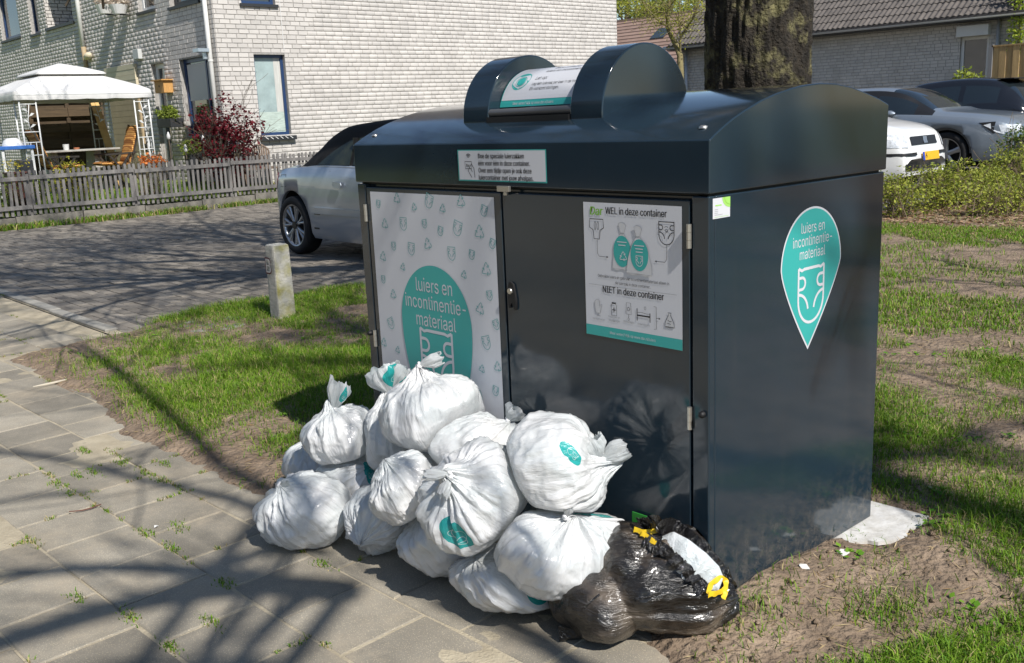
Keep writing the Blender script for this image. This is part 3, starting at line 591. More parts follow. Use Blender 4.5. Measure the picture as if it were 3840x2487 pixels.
c.tag += 'x'; gx, gy = Q(648, 1135); c.rect(gx-.0235, gy-.016, gx-.021, gy+.018, 'black', 2); c.rect(gx+.021, gy-.016, gx+.0235, gy+.009, 'black', 2); c.rect(gx-.021, gy-.003, gx+.021, gy+.001, 'black', 2.2); c.stroke([(gx-.02, gy+.007), (gx-.005, gy+.008), (gx+.01, gy+.006), (gx+.02, gy+.0065)], .0009, 'black', 2.3); c.stroke(arc(gx+.006, gy+.021, .0028, .0045, 0, 360, 10), .0008, 'black', 2.3)
b0, b1, bl = Q(742, 1052), Q(745, 1258), Q(765, 1155)[0]; c.stroke([(bl-.008, b0[1]), (bl, b0[1]), (bl, b1[1]), (bl-.008, b1[1])], .0011, 'black', 2); mz = (b0[1]+b1[1])/2; c.stroke([(bl, mz), (bl+.011, mz)], .001, 'black', 2.3); c.poly([(bl+.014, mz), (bl+.009, mz+.003), (bl+.009, mz-.003)], 'black', 2.4)
c.tag += 'x'; gx, gy = Q(888, 1175); c.poly([(gx-.006, gy+.019), (gx+.006, gy+.019), (gx+.003, gy+.014), (gx+.006, gy+.008), (gx+.014, gy-.006), (gx+.016, gy-.019), (gx-.015, gy-.019), (gx-.014, gy-.006), (gx-.006, gy+.008), (gx-.003, gy+.014)], 'pale', 2); c.stroke([(gx-.006, gy+.019), (gx+.006, gy+.019), (gx+.003, gy+.014), (gx+.006, gy+.008), (gx+.014, gy-.006), (gx+.016, gy-.019), (gx-.015, gy-.019), (gx-.014, gy-.006), (gx-.006, gy+.008), (gx-.003, gy+.014)], .0013, 'black', 2.4, True); c.stroke([(gx-.006, gy), (gx, gy-.004), (gx+.007, gy-.003)], .0013, 'black', 2.6); c.stroke([(gx-.008, gy-.009), (gx+.004, gy-.011)], .0013, 'black', 2.6)
for (x, y, ts_) in ((238, 1140, ('latex', 'handschoenen')), (378, 1155, ('medicijnen en', 'verpakkingen')), (513, 1200, ('stomazakjes',)), (648, 1225, ('onderleggers',)), (889, 1250, ('restafval',))):
    tx, ty = Q(x, y)
    for i, t in enumerate(ts_): c.text(t, tx, ty-.0105*i, .0088, 'grey', 2, 'C', sx=.8)
c.build(box, {'white': 'poster', 'black': 'poster_lettering', 'teal': 'poster_band', 'grey': 'poster_drawing', 'pale': 'poster_drawing', 'green': 'poster_logo', 'lime': 'poster_logo', 'letter': 'band_lettering'})
# --- sticker on the lid front
z3 = zoomed(1650, 100, 2.1636); S3 = lambda x, y: tuple(Pv(*z3(x, y), -.0035)[[0, 2]])
c = Canvas(lambda x, y, h: (x, -.0042-h, y)); a0, a1 = S3(158, 1255), S3(864, 992); x0, x1, y0, y1 = a0[0], a1[0], a0[1]+.002, a1[1]-.001
c.rect(x0, y0, x1, y1, 'teal', 0); c.rect(x0+.005, y0+.004, x1-.004, y1-.003, 'white', 1)
W_, Hh = x1-x0, y1-y0; lx = S3(312, 1060)[0]
for i, t in enumerate(('Doe de speciale luierzakken', 'één voor één in deze container.', 'Over een tijdje open je ook deze', 'luiercontainer met jouw afvalpas.')):
    c.text(t, lx, y1-.0262-i*.0215, .0205, 'black', 2, sx=.80, bold=.0006)
ix = (S3(190, 1100)[0]+S3(285, 1100)[0])/2; iy = (y0+y1)/2
for k, r in enumerate((.013, .0085, .004)): c.stroke(arc(ix, y1-.026, r, r, 40, 140, 9), .0026, 'black', 2)
c.stroke([(ix-.018, iy+.012), (ix+.014, iy+.012), (ix+.014, iy-.01), (ix-.016, iy-.01)], .002, 'black', 2, True); c.text('Dar', ix-.012, iy-.004, .012, 'black', 2, sx=.9, bold=.0004)
for pts_ in ([(ix+.014, iy+.003), (ix+.024, iy-.008), (ix+.027, iy-.03), (ix+.027, iy-.037)], [(ix+.014, iy+.006), (ix+.004, iy-.006), (ix+.012, iy-.013), (ix+.016, iy-.02)], [(ix+.004, iy-.006), (ix-.004, iy-.016), (ix+.004, iy-.026), (ix+.013, iy-.037)]): c.stroke(pts_, .0022, 'black', 2)
c.build(box, {'teal': 'lid_sticker_border', 'white': 'lid_sticker', 'black': 'lid_sticker_lettering'})
# --- label round the drum
dm = lambda x, y, h: (x, vc-(rd+h)*cos(y/rd), zc+(rd+h)*sin(y/rd))
c = Canvas(dm); r_ = lambda d: rd*radians(d)
def strip(col, x0, x1, d0, d1, lay, n=14):
    V = [(x, r_(d0+(d1-d0)*k/n)) for k in range(n+1) for x in (x0, x1)]; c.put(col, lay, V, [(2*k, 2*k+1, 2*k+3, 2*k+2) for k in range(n)])
strip('teal', -.951, -.591, 13, 84, 0); strip('white', -.9475, -.5945, 21, 83, 1)
c.text('Meer weten? Kijk op www.dar.nl/luiers', -.80, r_(15.2), .0125, 'letter', 1, 'C', sx=.85)
c.text('Deze container is alleen voor', -.795, r_(71.5), .0205, 'black', 2, sx=.82); c.text('luiers en incontinentiemateriaal', -.815, r_(62.5), .0205, 'black', 2, sx=.82)
c.text('Let op:', -.832, r_(48), .021, 'black', 2, sx=.85); c.text('Leg één luierzak per keer in de trommel.', -.832, r_(39.5), .0155, 'black', 2, sx=.80); c.text('Dit voorkomt storingen.', -.832, r_(32.5), .0155, 'black', 2, sx=.80)
c.tag = 'ring'; ex, ey = -.892, r_(48); c.ell(ex, ey, .038, .037, 'teal', 2); c.ell(ex+.002, ey-.004, .026, .026, 'white', 3); c.ell(ex+.003, ey-.004, .017, .017, 'teal', 4); c.stroke(arc(ex+.002, ey-.004, .021, .021, 0, 360, 20), .0022, 'teal', 4)
c.build(box, {'teal': 'drum_label_band', 'white': 'drum_label', 'black': 'drum_label_lettering', 'letter': 'band_lettering'})
# --- pin and small sticker on the right side
c = Canvas(side)
def pin(k):
    cx, top, hw, cy = .4785, 1.0675, .158, .905; pts = []
    for t in np.linspace(180, 0, 40): pts.append((cx+(hw-k)*cos(radians(t)), cy+(top-cy-k)*sin(radians(t))))
    tip = (.466, .660+k*1.9)
    for t in np.linspace(0, 1, 14)[1:-1]: pts.append((cx+(hw-k)*(1-t**1.28)+(tip[0]-cx)*t, cy+(tip[1]-cy)*t))
    pts.append(tip)
    for t in np.linspace(1, 0, 14)[1:-1]: pts.append((cx-(hw-k)*(1-t**1.28)+(tip[0]-cx)*t, cy+(tip[1]-cy)*t))
    return pts
c.poly(pin(0), 'white', 0); c.poly(pin(.0055), 'teal', 1)
for i, t in enumerate(('luiers en', 'incontinentie-', 'materiaal')): c.text(t, .4785, .997-i*.0362, .0415, 'letter', 2, 'C', sx=.79)
diaper(c, .4755, .822, .0825, .0082, 'letter', 2)
c.build(box, {'white': 'pin_sticker', 'teal': 'pin_face', 'letter': 'pin_lettering'})
c = Canvas(side); c.rect(.014, 1.079, .086, 1.1295, 'white', 0); c.poly([(.086, 1.1295), (.053, 1.1295)]+arc(.086, 1.1295, .033, .026, 180, 270, 10), 'lime', 1)
c.stroke(arc(.086, 1.1295, .024, .019, 180, 270, 10), .0012, 'green', 2)
for i in range(4): c.rect(.021, 1.101-i*.0045, .035+.02*(i == 3), 1.1022-i*.0045, 'grey', 1)
c.rect(.024, 1.110, .05, 1.113, 'lime', 1); c.rect(.021, 1.0825, .08, 1.0832, 'lime', 1)
c.build(box, {'white': 'side_sticker', 'lime': 'side_sticker_emblem', 'grey': 'side_sticker_lettering', 'green': 'side_sticker_emblem'})
# --- white ground sheet under the back corner
m_sheet = mat('white_sheet', (.42, .40, .36), .6, var=.3, vs_=22, bump=.6, bs=18, col2=(.66, .655, .64))
zs = .0115
edge = [(-.25, 1.0), (.0, 1.006), (.118, 1.012), (.142, .985), (.118, .94), (.121, .90), (.104, .88), (.10, .85), (.128, .82), (.119, .79), (.107, .765), (.08, .72), (.05, .71), (.03, .67), (-.02, .60), (-.25, .6)]
edge = [(a+.03*(a > .02), b) for a, b in edge]
solo('ground_sheet', 'white plastic sheet on the soil under the back corner of the container', 'sheet', MB().prism(edge, 2, zs-.012, zs), m_sheet, (.05, .9, zs-.012))
# ================================================================== REFUSE BAGS
from mathutils.bvhtree import BVHTree
def bag_material(name, base, rough, tr, icon=True, bs=.5):
    m = bpy.data.materials.new(name); m.use_nodes = True; nt = m.node_tree; p = nt.nodes['Principled BSDF']; L = nt.links; N = nt.nodes.new
    def math_(op, a, b=None):
        n = N('ShaderNodeMath'); n.operation = op
        for i, q in enumerate((a, b)):
            if q is None: continue
            if isinstance(q, (int, float)): n.inputs[i].default_value = q
            else: L.new(q, n.inputs[i])
        return n.outputs[0]
    a = N('ShaderNodeAttribute'); a.attribute_name = 'fold'
    n1 = N('ShaderNodeTexNoise'); n1.inputs['Scale'].default_value = 1.; n1.inputs['Detail'].default_value = 6; n1.inputs['Roughness'].default_value = .6; n1.inputs['Distortion'].default_value = .5; L.new(a.outputs['Vector'], n1.inputs['Vector'])
    n2 = N('ShaderNodeTexNoise'); n2.inputs['Scale'].default_value = 3.2; n2.inputs['Detail'].default_value = 4; L.new(a.outputs['Vector'], n2.inputs['Vector'])
    g = N('ShaderNodeTexCoord'); n3 = N('ShaderNodeTexNoise'); n3.inputs['Scale'].default_value = 8; n3.inputs['Detail'].default_value = 1.6; n3.inputs['Distortion'].default_value = .6; L.new(g.outputs['Object'], n3.inputs['Vector'])
    def ridge(s): return math_('ABSOLUTE', math_('SUBTRACT', s, .5))
    h = math_('ADD', math_('ADD', math_('MULTIPLY', ridge(n1.outputs[0]), 1.9), math_('MULTIPLY', ridge(n2.outputs[0]), .75)), math_('MULTIPLY', ridge(n3.outputs[0]), .5))
    b = N('ShaderNodeBump'); b.inputs['Strength'].default_value = bs; b.inputs['Distance'].default_value = .010; L.new(h, b.inputs['Height']); L.new(b.outputs[0], p.inputs['Normal'])
    col = None
    if icon:
        at = N('ShaderNodeAttribute'); at.attribute_name = 'print'; sx = N('ShaderNodeSeparateXYZ'); L.new(at.outputs['Vector'], sx.inputs[0]); x, y, z = sx.outputs
        r2 = math_('ADD', math_('MULTIPLY', x, x), math_('MULTIPLY', y, y)); ins = math_('MULTIPLY', math_('LESS_THAN', r2, 1.), math_('LESS_THAN', math_('ABSOLUTE', z), .9))
        def ring(cx, cy, r, w):
            dx, dy = math_('SUBTRACT', x, cx), math_('SUBTRACT', y, cy); d = math_('SQRT', math_('ADD', math_('MULTIPLY', dx, dx), math_('MULTIPLY', dy, dy)))
            return math_('LESS_THAN', math_('ABSOLUTE', math_('SUBTRACT', d, r)), w)
        ln = math_('MAXIMUM', math_('MAXIMUM', ring(.12, -.1, .42, .025), ring(.42, -.3, .24, .022)), ring(-.18, -.3, .24, .022))
        c1 = N('ShaderNodeMix'); c1.data_type = 'RGBA'; L.new(ins, c1.inputs[0])
        n5 = N('ShaderNodeTexNoise'); n5.inputs['Scale'].default_value = 7; n5.inputs['Detail'].default_value = 2; L.new(g.outputs['Object'], n5.inputs['Vector']); r5 = N('ShaderNodeValToRGB'); e5 = r5.color_ramp.elements; e5[0].position = .36; e5[1].position = .58; e5[0].color = (base[0]*.85, base[1]*.89, base[2]*.895, 1); e5[1].color = (*base, 1); L.new(n5.outputs[0], r5.inputs[0]); L.new(r5.outputs[0], c1.inputs[6]); c1.inputs[7].default_value = (.028, .40, .385, 1)
        c2 = N('ShaderNodeMix'); c2.data_type = 'RGBA'; L.new(math_('MULTIPLY', ins, math_('MULTIPLY', ln, .75)), c2.inputs[0]); L.new(c1.outputs[2], c2.inputs[6]); c2.inputs[7].default_value = (.6, .75, .74, 1); col = c2.outputs[2]
    else:
        n4 = N('ShaderNodeTexNoise'); n4.inputs['Scale'].default_value = 9; n4.inputs['Detail'].default_value = 3; L.new(g.outputs['Object'], n4.inputs['Vector'])
        r = N('ShaderNodeValToRGB'); e = r.color_ramp.elements; e[0].position = .40; e[1].position = .66; e[0].color = (.010, .009, .008, 1); e[1].color = (.105, .083, .062, 1); q = e.new(.52); q.color = (.024, .02, .017, 1); L.new(n4.outputs[0], r.inputs[0]); col = r.outputs[0]
    L.new(col, p.inputs['Base Color']); p.inputs['Roughness'].default_value = rough; p.inputs['Specular IOR Level'].default_value = .6; p.inputs['Coat Weight'].default_value = .4; p.inputs['Coat Roughness'].default_value = .12
    if tr:
        t = N('ShaderNodeBsdfTranslucent'); L.new(col, t.inputs[0]); L.new(b.outputs[0], t.inputs[1]); mx = N('ShaderNodeMixShader'); mx.inputs[0].default_value = tr
        L.new(p.outputs[0], mx.inputs[1]); L.new(t.outputs[0], mx.inputs[2]); L.new(mx.outputs[0], nt.nodes['Material Output'].inputs[0])
    return m
m_bag = bag_material('white_bag_film', (.79, .793, .797), .2, .28)
m_blackbag = bag_material('black_bag_film', (.01, .01, .01), .21, 0, icon=False, bs=1.)
m_tail = bag_material('white_bag_tail', (.72, .735, .74), .27, .40)
m_knot = mat('white_knot', (.71, .715, .72), .3, bump=.6, bs=60)
z6 = zoomed(900, 1300, 1.2526)
NT, NP = 168, 108
TH = np.linspace(0, 2*pi, NT, endpoint=False); PHI = np.linspace(0.012, pi-.012, NP)
def ellipsoid_exit(D, off, ax, rad):
    A = (ax/np.array(rad)[:, None]); d = D@A.T; o = A@off; a = (d*d).sum(-1); b = -2*(d@o); c = o@o-1; disc = b*b-4*a*c
    return np.where(disc > 0, (-b+np.sqrt(np.maximum(disc, 0)))/(2*a), 0)
class Bag: pass
def cam_basis(tilt):
    t = radians(tilt); e1 = CR*cos(t)+CU*sin(t); e2 = -CR*sin(t)+CU*cos(t); return np.array([e1, e2, CF])
def plan_bag(key, cx, cy, hw, hh, z, tilt, knot, dep, seed, lobes=()):
    b = Bag(); b.key = key; b.c = Pz(*z6(cx, cy), z); d = depth_of(b.c); k = d/FPX/1.2526; b.k = k; b.ax = cam_basis(tilt); b.r = np.array([hw*k, hh*k, dep])*(1.09 if key != 'P' else 1.); b.seed = seed
    kp = CR*(knot[0]-cx)*k-CU*(knot[1]-cy)*k-CF*knot[2]; b.kd = kp/np.linalg.norm(kp); b.kn = knot
    b.lobes = [(np.zeros(3), b.ax, b.r)]+[(CR*(x-cx)*k-CU*(y-cy)*k+CF*dz, cam_basis(t), np.array([w*k, h*k, dd])) for (x, y, w, h, dz, dd, t) in lobes]
    return b
def hsup(b, d): return max(float(o@d)+math.sqrt(float((((ax@d)*r)**2).sum())) for o, ax, r in b.lobes)
def shape_bag(b, others, pleat=.16, wr=1., neck=.5):
    up = np.array([0, 0, 1.]); k = b.kd; e1 = np.cross(k, up if abs(k[2]) < .9 else np.array([1., 0, 0])); e1 /= np.linalg.norm(e1); e2 = np.cross(k, e1)
    PH, T = np.meshgrid(PHI, TH, indexing='ij'); D = (np.cos(PH)[..., None]*k+np.sin(PH)[..., None]*(np.cos(T)[..., None]*e1+np.sin(T)[..., None]*e2))
    R = np.stack([ellipsoid_exit(D, o, ax, r) for o, ax, r in b.lobes], 0)
    R = np.log(np.exp(R*60).sum(0))/60 if len(R) > 1 else R[0]
    s = b.seed; x, y, z = D[..., 0]*2.1+s*7.3, D[..., 1]*2.1, D[..., 2]*2.1
    R = R*(1+wr*.30*(fbm(x*.8, y*.8, z*.8, s=s, o=2)-.5))
    rd_ = 1-np.abs(2*fbm(x*1.6, y*1.6, z*1.6, s=s+5, o=3)-1); R = R*(1+wr*.03*(rd_**3-.35))
    # straight tension folds, running away from the knot
    ct, st = np.cos(T), np.sin(T); f1 = 1-np.abs(2*fbm(ct*3.2+s, st*3.2, PH*.55, s=s+9, o=4)-1); f2 = 1-np.abs(2*fbm(ct*7+s, st*7, PH*.9, s=s+13, o=3)-1)
    w = np.exp(-PH/.55); R = R*(1-pleat*w*(1-f1**1.5)*1.25-pleat*.5*w*(1-f2)+.085*wr*(f1**6-.25)*np.exp(-((PH-1.1)/.9)**2))
    R = R*(1+neck*.45*np.exp(-(PH/.20)**2)-neck*.22*np.exp(-((PH-.5)/.32)**2))
    g = 1-np.abs(2*fbm(ct*4+s*3, st*4, PH*.5, s=s+23, o=3)-1); w2 = np.exp(-(pi-PH)/.45); R = R*(1-.12*w2*(1-g))
    sag = np.clip((-D[..., 2]+.15), 0, 1); R = R*(1+.07*sag*(1-np.abs(D[..., 2])))
    P = b.c+D*R[..., None]
    for o in others:
        if o is b or {o.key, b.key} in ({'N', 'P'}, {'O', 'P'}): continue
        d = o.c-b.c; L_ = np.linalg.norm(d); d = d/L_; hi, hj = hsup(b, d), hsup(o, -d)
        if hi+hj <= L_: continue
        t = L_*hi/(hi+hj)-.001; q = (P-b.c)@d; w_ = .014; ex = q+w_*np.log(np.exp(-q/w_)+math.exp(-t/w_)); P = P-ex[..., None]*d
    ex = np.maximum(P[..., 1]+.006, 0)*(P[..., 0] > -1.56); P[..., 1] -= ex
    lo = .004; ex = np.maximum(lo-P[..., 2], 0); ctr = P[..., :2]-b.c[:2]; P[..., :2] += ctr*np.minimum(ex*1.2, .12)[..., None]; P[..., 2] += ex+.0006*fbm(P[..., 0]*40, P[..., 1]*40, s=s)*(ex > 0)
    b.P = P; b.fold = np.stack([ct*4.2*np.sqrt(np.maximum(np.sin(PH), .12)), st*4.2*np.sqrt(np.maximum(np.sin(PH), .12)), PH*.9+s], -1); b.knot = b.c+k*float(R[0].mean())
    if b.P[0].mean(0)[2] < 10: b.knot = b.P[0].mean(0)
    return b
def bag_faces():
    idx = np.arange(NP*NT).reshape(NP, NT); q = np.stack([idx[:-1], np.roll(idx, -1, 1)[:-1], np.roll(idx, -1, 1)[1:], idx[1:]], -1).reshape(-1, 4)
    return q
BF = bag_faces()
def vattr(me, name, A): a = me.attributes.new(name, 'FLOAT_VECTOR', 'POINT'); a.data.foreach_set('vector', np.asarray(A, np.float32).ravel())
def build_bag(b, label, prints=(), name='refuse_bag', material=None, group=None, tails=()):
    V = b.P.reshape(-1, 3); base = np.array([b.c[0], b.c[1], V[:, 2].min()])
    root = thing(name, label, 'bag', tuple(base), group)
    tri = np.concatenate([BF[:, [0, 1, 2]], BF[:, [0, 2, 3]]]); bvh = BVHTree.FromPolygons([tuple(p) for p in V], [tuple(map(int, f)) for f in BF]); b.bvh = bvh
    o = obj_np('body', V, BF, material or m_bag, root, smooth=True); vattr(o.data, 'fold', b.fold.reshape(-1, 3))
    pr = np.full((len(V), 3), 9.0)
    for (px_, py_, rx, ry, rot) in prints:
        d = ray(*z6(px_, py_)); hit = bvh.ray_cast(Vector(tuple(CAM)), Vector(tuple(d/np.linalg.norm(d))))
        p0 = np.array(hit[0]) if hit[0] else b.c-CF*b.r[2]; n = np.array(hit[1]) if hit[0] else -CF
        n = p0-b.c; n /= np.linalg.norm(n); ax = cam_basis(rot); a1 = ax[0]-n*(ax[0]@n); a1 /= np.linalg.norm(a1); a2 = np.cross(n, a1)
        q = V-p0; v = np.stack([q@a1/(rx*b.k), q@a2/(ry*b.k), q@n/.09], 1); ok = (v[:, 0]**2+v[:, 1]**2 < 30) & (np.abs(v[:, 2]) < 1.6); pr[ok] = v[ok]
    vattr(o.data, 'print', pr)
    for t in tails: tail(b, root, *t)
    return root
def knot_lump(p, d, r, root, material):
    d = d/np.linalg.norm(d); e1 = np.cross(d, [.3, .2, .9]); e1 /= np.linalg.norm(e1); e2 = np.cross(d, e1); mb = MB(); pts = []
    for t in np.linspace(0, 2*pi*1.35, 26): pts.append(p+r*(cos(t)*e1+sin(t)*e2)*(.75+.12*sin(3*t))+d*r*(.5*sin(1.5*t)))
    mb.tube(pts, [r*(.55+.12*sin(5*q)) for q in range(26)], 9); return mb.build('knot', material, root, smooth=True)
def tail(b, root, start, end, width, flat=.4, teal=None, seed=1, rot=0., toward=.02, material=None):
    """ruffled loose end of the film, from the knot to a torn open edge"""
    p0 = Pd(*z6(*start), depth_of(b.knot)-.008) if start else b.knot; p1 = Pd(*z6(*end), depth_of(p0)-toward); ax = p1-p0; L_ = np.linalg.norm(ax); d = ax/L_
    e1 = np.cross(d, CF); e1 /= np.linalg.norm(e1); e2 = np.cross(d, e1); e1, e2 = e1*cos(rot)+e2*sin(rot), -e1*sin(rot)+e2*cos(rot)
    n, m = 26, 72; S, T = np.meshgrid(np.linspace(0, 1, n), np.linspace(0, 2*pi, m, endpoint=False), indexing='ij'); wd = width*b.k
    prof = .16+.84*np.clip(S*1.6, 0, 1)**.8; rad = wd*prof*(1-.15*S**3)
    ruf = fbm(np.cos(T)*2.2+seed, np.sin(T)*2.2, S*1.3, s=seed, o=3)-.5; fine = 1-np.abs(2*fbm(np.cos(T)*5+seed, np.sin(T)*5, S*.9, s=seed+3, o=2)-1)
    rr = rad*(1+1.1*ruf*S+.28*(fine-.6)); X = np.cos(T)*rr; Y = np.sin(T)*rr*(flat+.35*ruf)
    edge = 1+.55*(fbm(np.cos(T)*1.7+seed*2, np.sin(T)*1.7, 0, s=seed+7, o=3)-.5)
    P = p0+d*(S*edge*L_)[..., None]+e1*X[..., None]+e2*(Y+.25*wd*(fbm(S*2, T*.6, s=seed+1)-.5)*S)[..., None]
    P[..., 1] = np.minimum(P[..., 1], np.where(P[..., 0] > -1.56, -.006, 9)); P[..., 2] = np.maximum(P[..., 2], .006)
    mb = MB(); mb.grid(P, wrap=True); o = mb.build('tail', material or m_tail, root, smooth=True)
    vattr(o.data, 'fold', np.stack([np.cos(T)*3, np.sin(T)*3, S*.7], -1).reshape(-1, 3)); pr = np.full((n*m, 3), 9.)
    if teal: t0, t1, s0, s1 = teal; Tn = (T/(2*pi)); pr = np.stack([(Tn-(t0+t1)/2)/((t1-t0)/2), (S-(s0+s1)/2)/((s1-s0)/2), S*0], -1).reshape(-1, 3)
    vattr(o.data, 'print', pr); knot_lump(p0, d, max(wd*.17, .008), root, m_knot); return o

B = {}
for args in [
    ('A', 312, 770, 205, 160, .105, 8, (225, 665, .04), .14, 1), ('B', 345, 565, 112, 128, .12, 60, (330, 450, .0), .11, 2), ('C', 520, 625, 158, 130, .14, 0, (600, 560, .05), .12, 3),
    ('D', 475, 418, 160, 132, .30, 5, (440, 300, .02), .12, 4), ('E', 712, 425, 130, 175, .30, 0, (695, 225, .02), .11, 5), ('F', 925, 325, 220, 185, .43, -12, (842, 90, .02), .14, 6),
    ('G', 778, 668, 135, 165, .27, -18, (700, 545, .03), .11, 7), ('H', 645, 805, 142, 145, .11, -10, (600, 880, .10), .12, 8), ('I', 1095, 462, 215, 135, .36, 8, (1275, 350, .0), .12, 9),
    ('J', 890, 595, 92, 120, .26, 10, (850, 510, .02), .09, 10), ('K', 1140, 712, 256, 232, .32, 25, (1000, 592, .09), .15, 11), ('L', 945, 893, 178, 146, .12, -12, (860, 800, .02), .13, 12),
    ('M', 1480, 572, 246, 222, .40, -38, (1688, 545, .02), .14, 13), ('N', 1452, 942, 295, 188, .20, -4, (1532, 800, .06), .15, 14), ('O', 1270, 1088, 248, 138, .09, -8, (1120, 980, .02), .14, 15)]:
    B[args[0]] = plan_bag(*args)
B['F'].lobes.append((CR*-.02-CU*.03, cam_basis(-30), B['F'].r*.92))
B['N'].lobes.append((CR*.10+CU*.03, cam_basis(10), B['N'].r*np.array([.62, .78, .8])))
P_ = plan_bag('P', 1900, 1120, 230, 140, .115, 18, (2260, 1130, .03), .16, 16, lobes=((1680, 1195, 200, 178, .0, .15, -12), (2050, 1112, 262, 236, .0, .16, -32), (1800, 1000, 175, 135, .03, .13, 30)))
B['P'] = P_
allb = list(B.values())
for b in allb: shape_bag(b, allb, pleat=.17 if b.key in 'KNFM' else (.12 if b.key == 'P' else .09), wr=1.15 if b.key != 'P' else 1.0, neck=(.45 if b.key in 'DFKMN' else .2) if b.key != 'P' else 0.)
G_ = 'white refuse bags heaped against the container'
build_bag(B['A'], 'tied white refuse bag lying alone on the paving at the outer end of the heap', group=G_, tails=((None, (222, 640), 16, .5, None, 3),))
build_bag(B['B'], 'white refuse bag squeezed behind others beside the grass edge', group=G_)
build_bag(B['C'], 'round white refuse bag under the one with an upright tied top', group=G_, prints=((610, 590, 30, 60, 0),))
build_bag(B['D'], 'white refuse bag with upright tied top standing out over the grass', group=G_, tails=(((440, 292), (470, 165), 52, .35, (.3, .45, .3, .85), 5),))
build_bag(B['E'], 'slumped translucent white refuse bag with teal ruffled top below the biggest oval sticker', group=G_, tails=(((700, 215), (655, 100), 70, .5, (.25, .6, .15, .95), 8), ((712, 200), (760, 90), 46, .5, (.35, .5, .2, .7), 9)))
build_bag(B['F'], 'big white refuse bag on top of the heap, knotted tail over the oval sticker', group=G_, tails=(((840, 88), (945, 55), 34, .45, None, 11),))
build_bag(B['G'], 'crumpled white refuse bag with teal patch at its lower side, mid heap', group=G_, prints=((872, 715, 38, 50, -20),))
build_bag(B['H'], 'white refuse bag with gathered bottom resting on paving between two others', group=G_)
build_bag(B['I'], 'translucent white refuse bag with flared tail leaning on the edge between both doors', group=G_, tails=(((1258, 345), (1305, 292), 48, .45, None, 14),))
build_bag(B['J'], 'small white refuse bag mostly hidden in the middle of the heap', group=G_, prints=((915, 635, 14, 14, 0),))
build_bag(B['K'], 'bulging white refuse bag with side knot and large teal oval near its bottom', group=G_, prints=((1012, 888, 92, 52, -22),), tails=(((985, 600), (865, 602), 26, .6, None, 16, .3, .03), ((990, 612), (948, 700), 26, .6, None, 17)))
build_bag(B['L'], 'shaded white refuse bag on the paving under the bag with side knot', group=G_)
build_bag(B['M'], 'tilted white refuse bag with wide ruffled tail against the right door', group=G_, prints=((1552, 500, 34, 66, 38),), tails=(((1685, 540), (1640, 440), 70, .45, (.62, .74, .1, .6), 21), ((1690, 535), (1815, 480), 52, .5, None, 22)))
build_bag(B['N'], 'large white refuse bag with puckered knot beside the black bag', group=G_, prints=((1685, 790, 70, 26, -25),), tails=(((1532, 800), (1545, 755), 20, .6, None, 24),))
build_bag(B['O'], 'flattened white refuse bag with teal oval under the large puckered one', group=G_, prints=((1400, 1150, 88, 42, -4),))

# --- the black bag, open at one side with white rubbish showing
bk = build_bag(P_, 'shiny black refuse bag with yellow drawstrings and white rubbish showing', material=m_blackbag)
m_yellow = mat('drawstring_yellow', (.66, .44, .015), .4, bump=.3, bs=60)
m_inner = bag_material('inner_film', (.74, .77, .78), .35, .2)
def on_bag(b, x, y, lift=.004):
    d = ray(*z6(x, y)); d = d/np.linalg.norm(d); h = b.bvh.ray_cast(Vector(tuple(CAM)), Vector(tuple(d)))
    return (np.array(h[0])-d*lift) if h[0] else Pd(*z6(x, y), depth_of(b.c)-.1)
def ribbon(b, pts, w, name, material, root, lift=.006, wav=.0, n=6, sd=0):
    P = [on_bag(b, x, y, lift) for x, y in pts]; dense = []
    for i in range(len(P)-1):
        for t in np.linspace(0, 1, n, endpoint=False): dense.append(P[i]*(1-t)+P[i+1]*t)
    dense = np.array(dense+[P[-1]]); dense[1:-1] = (dense[:-2]+dense[1:-1]*2+dense[2:])/4; rows = []
    for i, p in enumerate(dense):
        t = dense[min(i+1, len(dense)-1)]-dense[max(i-1, 0)]; t /= np.linalg.norm(t)+1e-9; s_ = np.cross(t, CF); s_ /= np.linalg.norm(s_); tw = wav*3.2*(float(fbm(i*.55+sd*9, 3.3, s=80+sd, o=3))-.5)+.3*sin(i*.7+sd)
        a = s_*cos(tw)+CF*sin(tw); rows.append([p-a*w/2*(1+1.6*(float(fbm(i*.7+sd*5, 1.7, s=85+sd, o=3))-.5)), p-CF*.0012, p+a*w/2])
    R3 = np.array(rows); mb = MB(); mb.grid(R3); mb.grid(R3[:, ::-1]+CF*.0012); return mb.build(name, material, root, smooth=True)
# rubbish in the mouth
cen = [on_bag(P_, x, y, .002) for x, y in ((1975, 905), (2060, 975), (2130, 1040), (2190, 1090), (2240, 1140))]; wds = (.034, .046, .05, .046, .03); rows = []
for i, t in enumerate(np.linspace(0, 4, 42)):
    k = min(int(t), 3); f = t-k; p = cen[k]*(1-f)+cen[k+1]*f; w = (wds[k]*(1-f)+wds[k+1]*f)*min(1, 3*min(t, 4-t)+.25); tg = cen[k+1]-cen[k]; tg /= np.linalg.norm(tg); s_ = np.cross(tg, CF); s_ /= np.linalg.norm(s_)
    rows.append([p+s_*w*cos(a)-CF*(.016*sin(a)*(1+.8*(fbm(i*.35, a*2.2, s=77)-.5))) for a in np.linspace(-.5, pi+.5, 22)])
o = MB().grid(np.array(rows)).build('rubbish', m_inner, bk, smooth=True); vattr(o.data, 'fold', np.array(rows).reshape(-1, 3)*26); vattr(o.data, 'print', np.full((42*22, 3), 9.))
m_rim = mat('black_film_rim', (.010, .009, .009), .2, bump=.9, bs=70, thick=.02, coat=.4)
ribbon(P_, [(1880, 838), (1960, 830), (2040, 850), (2110, 905), (2170, 960), (2230, 1030), (2270, 1110), (2290, 1170)], .048, 'rim', m_rim, bk, .020, .9, 12, 1)
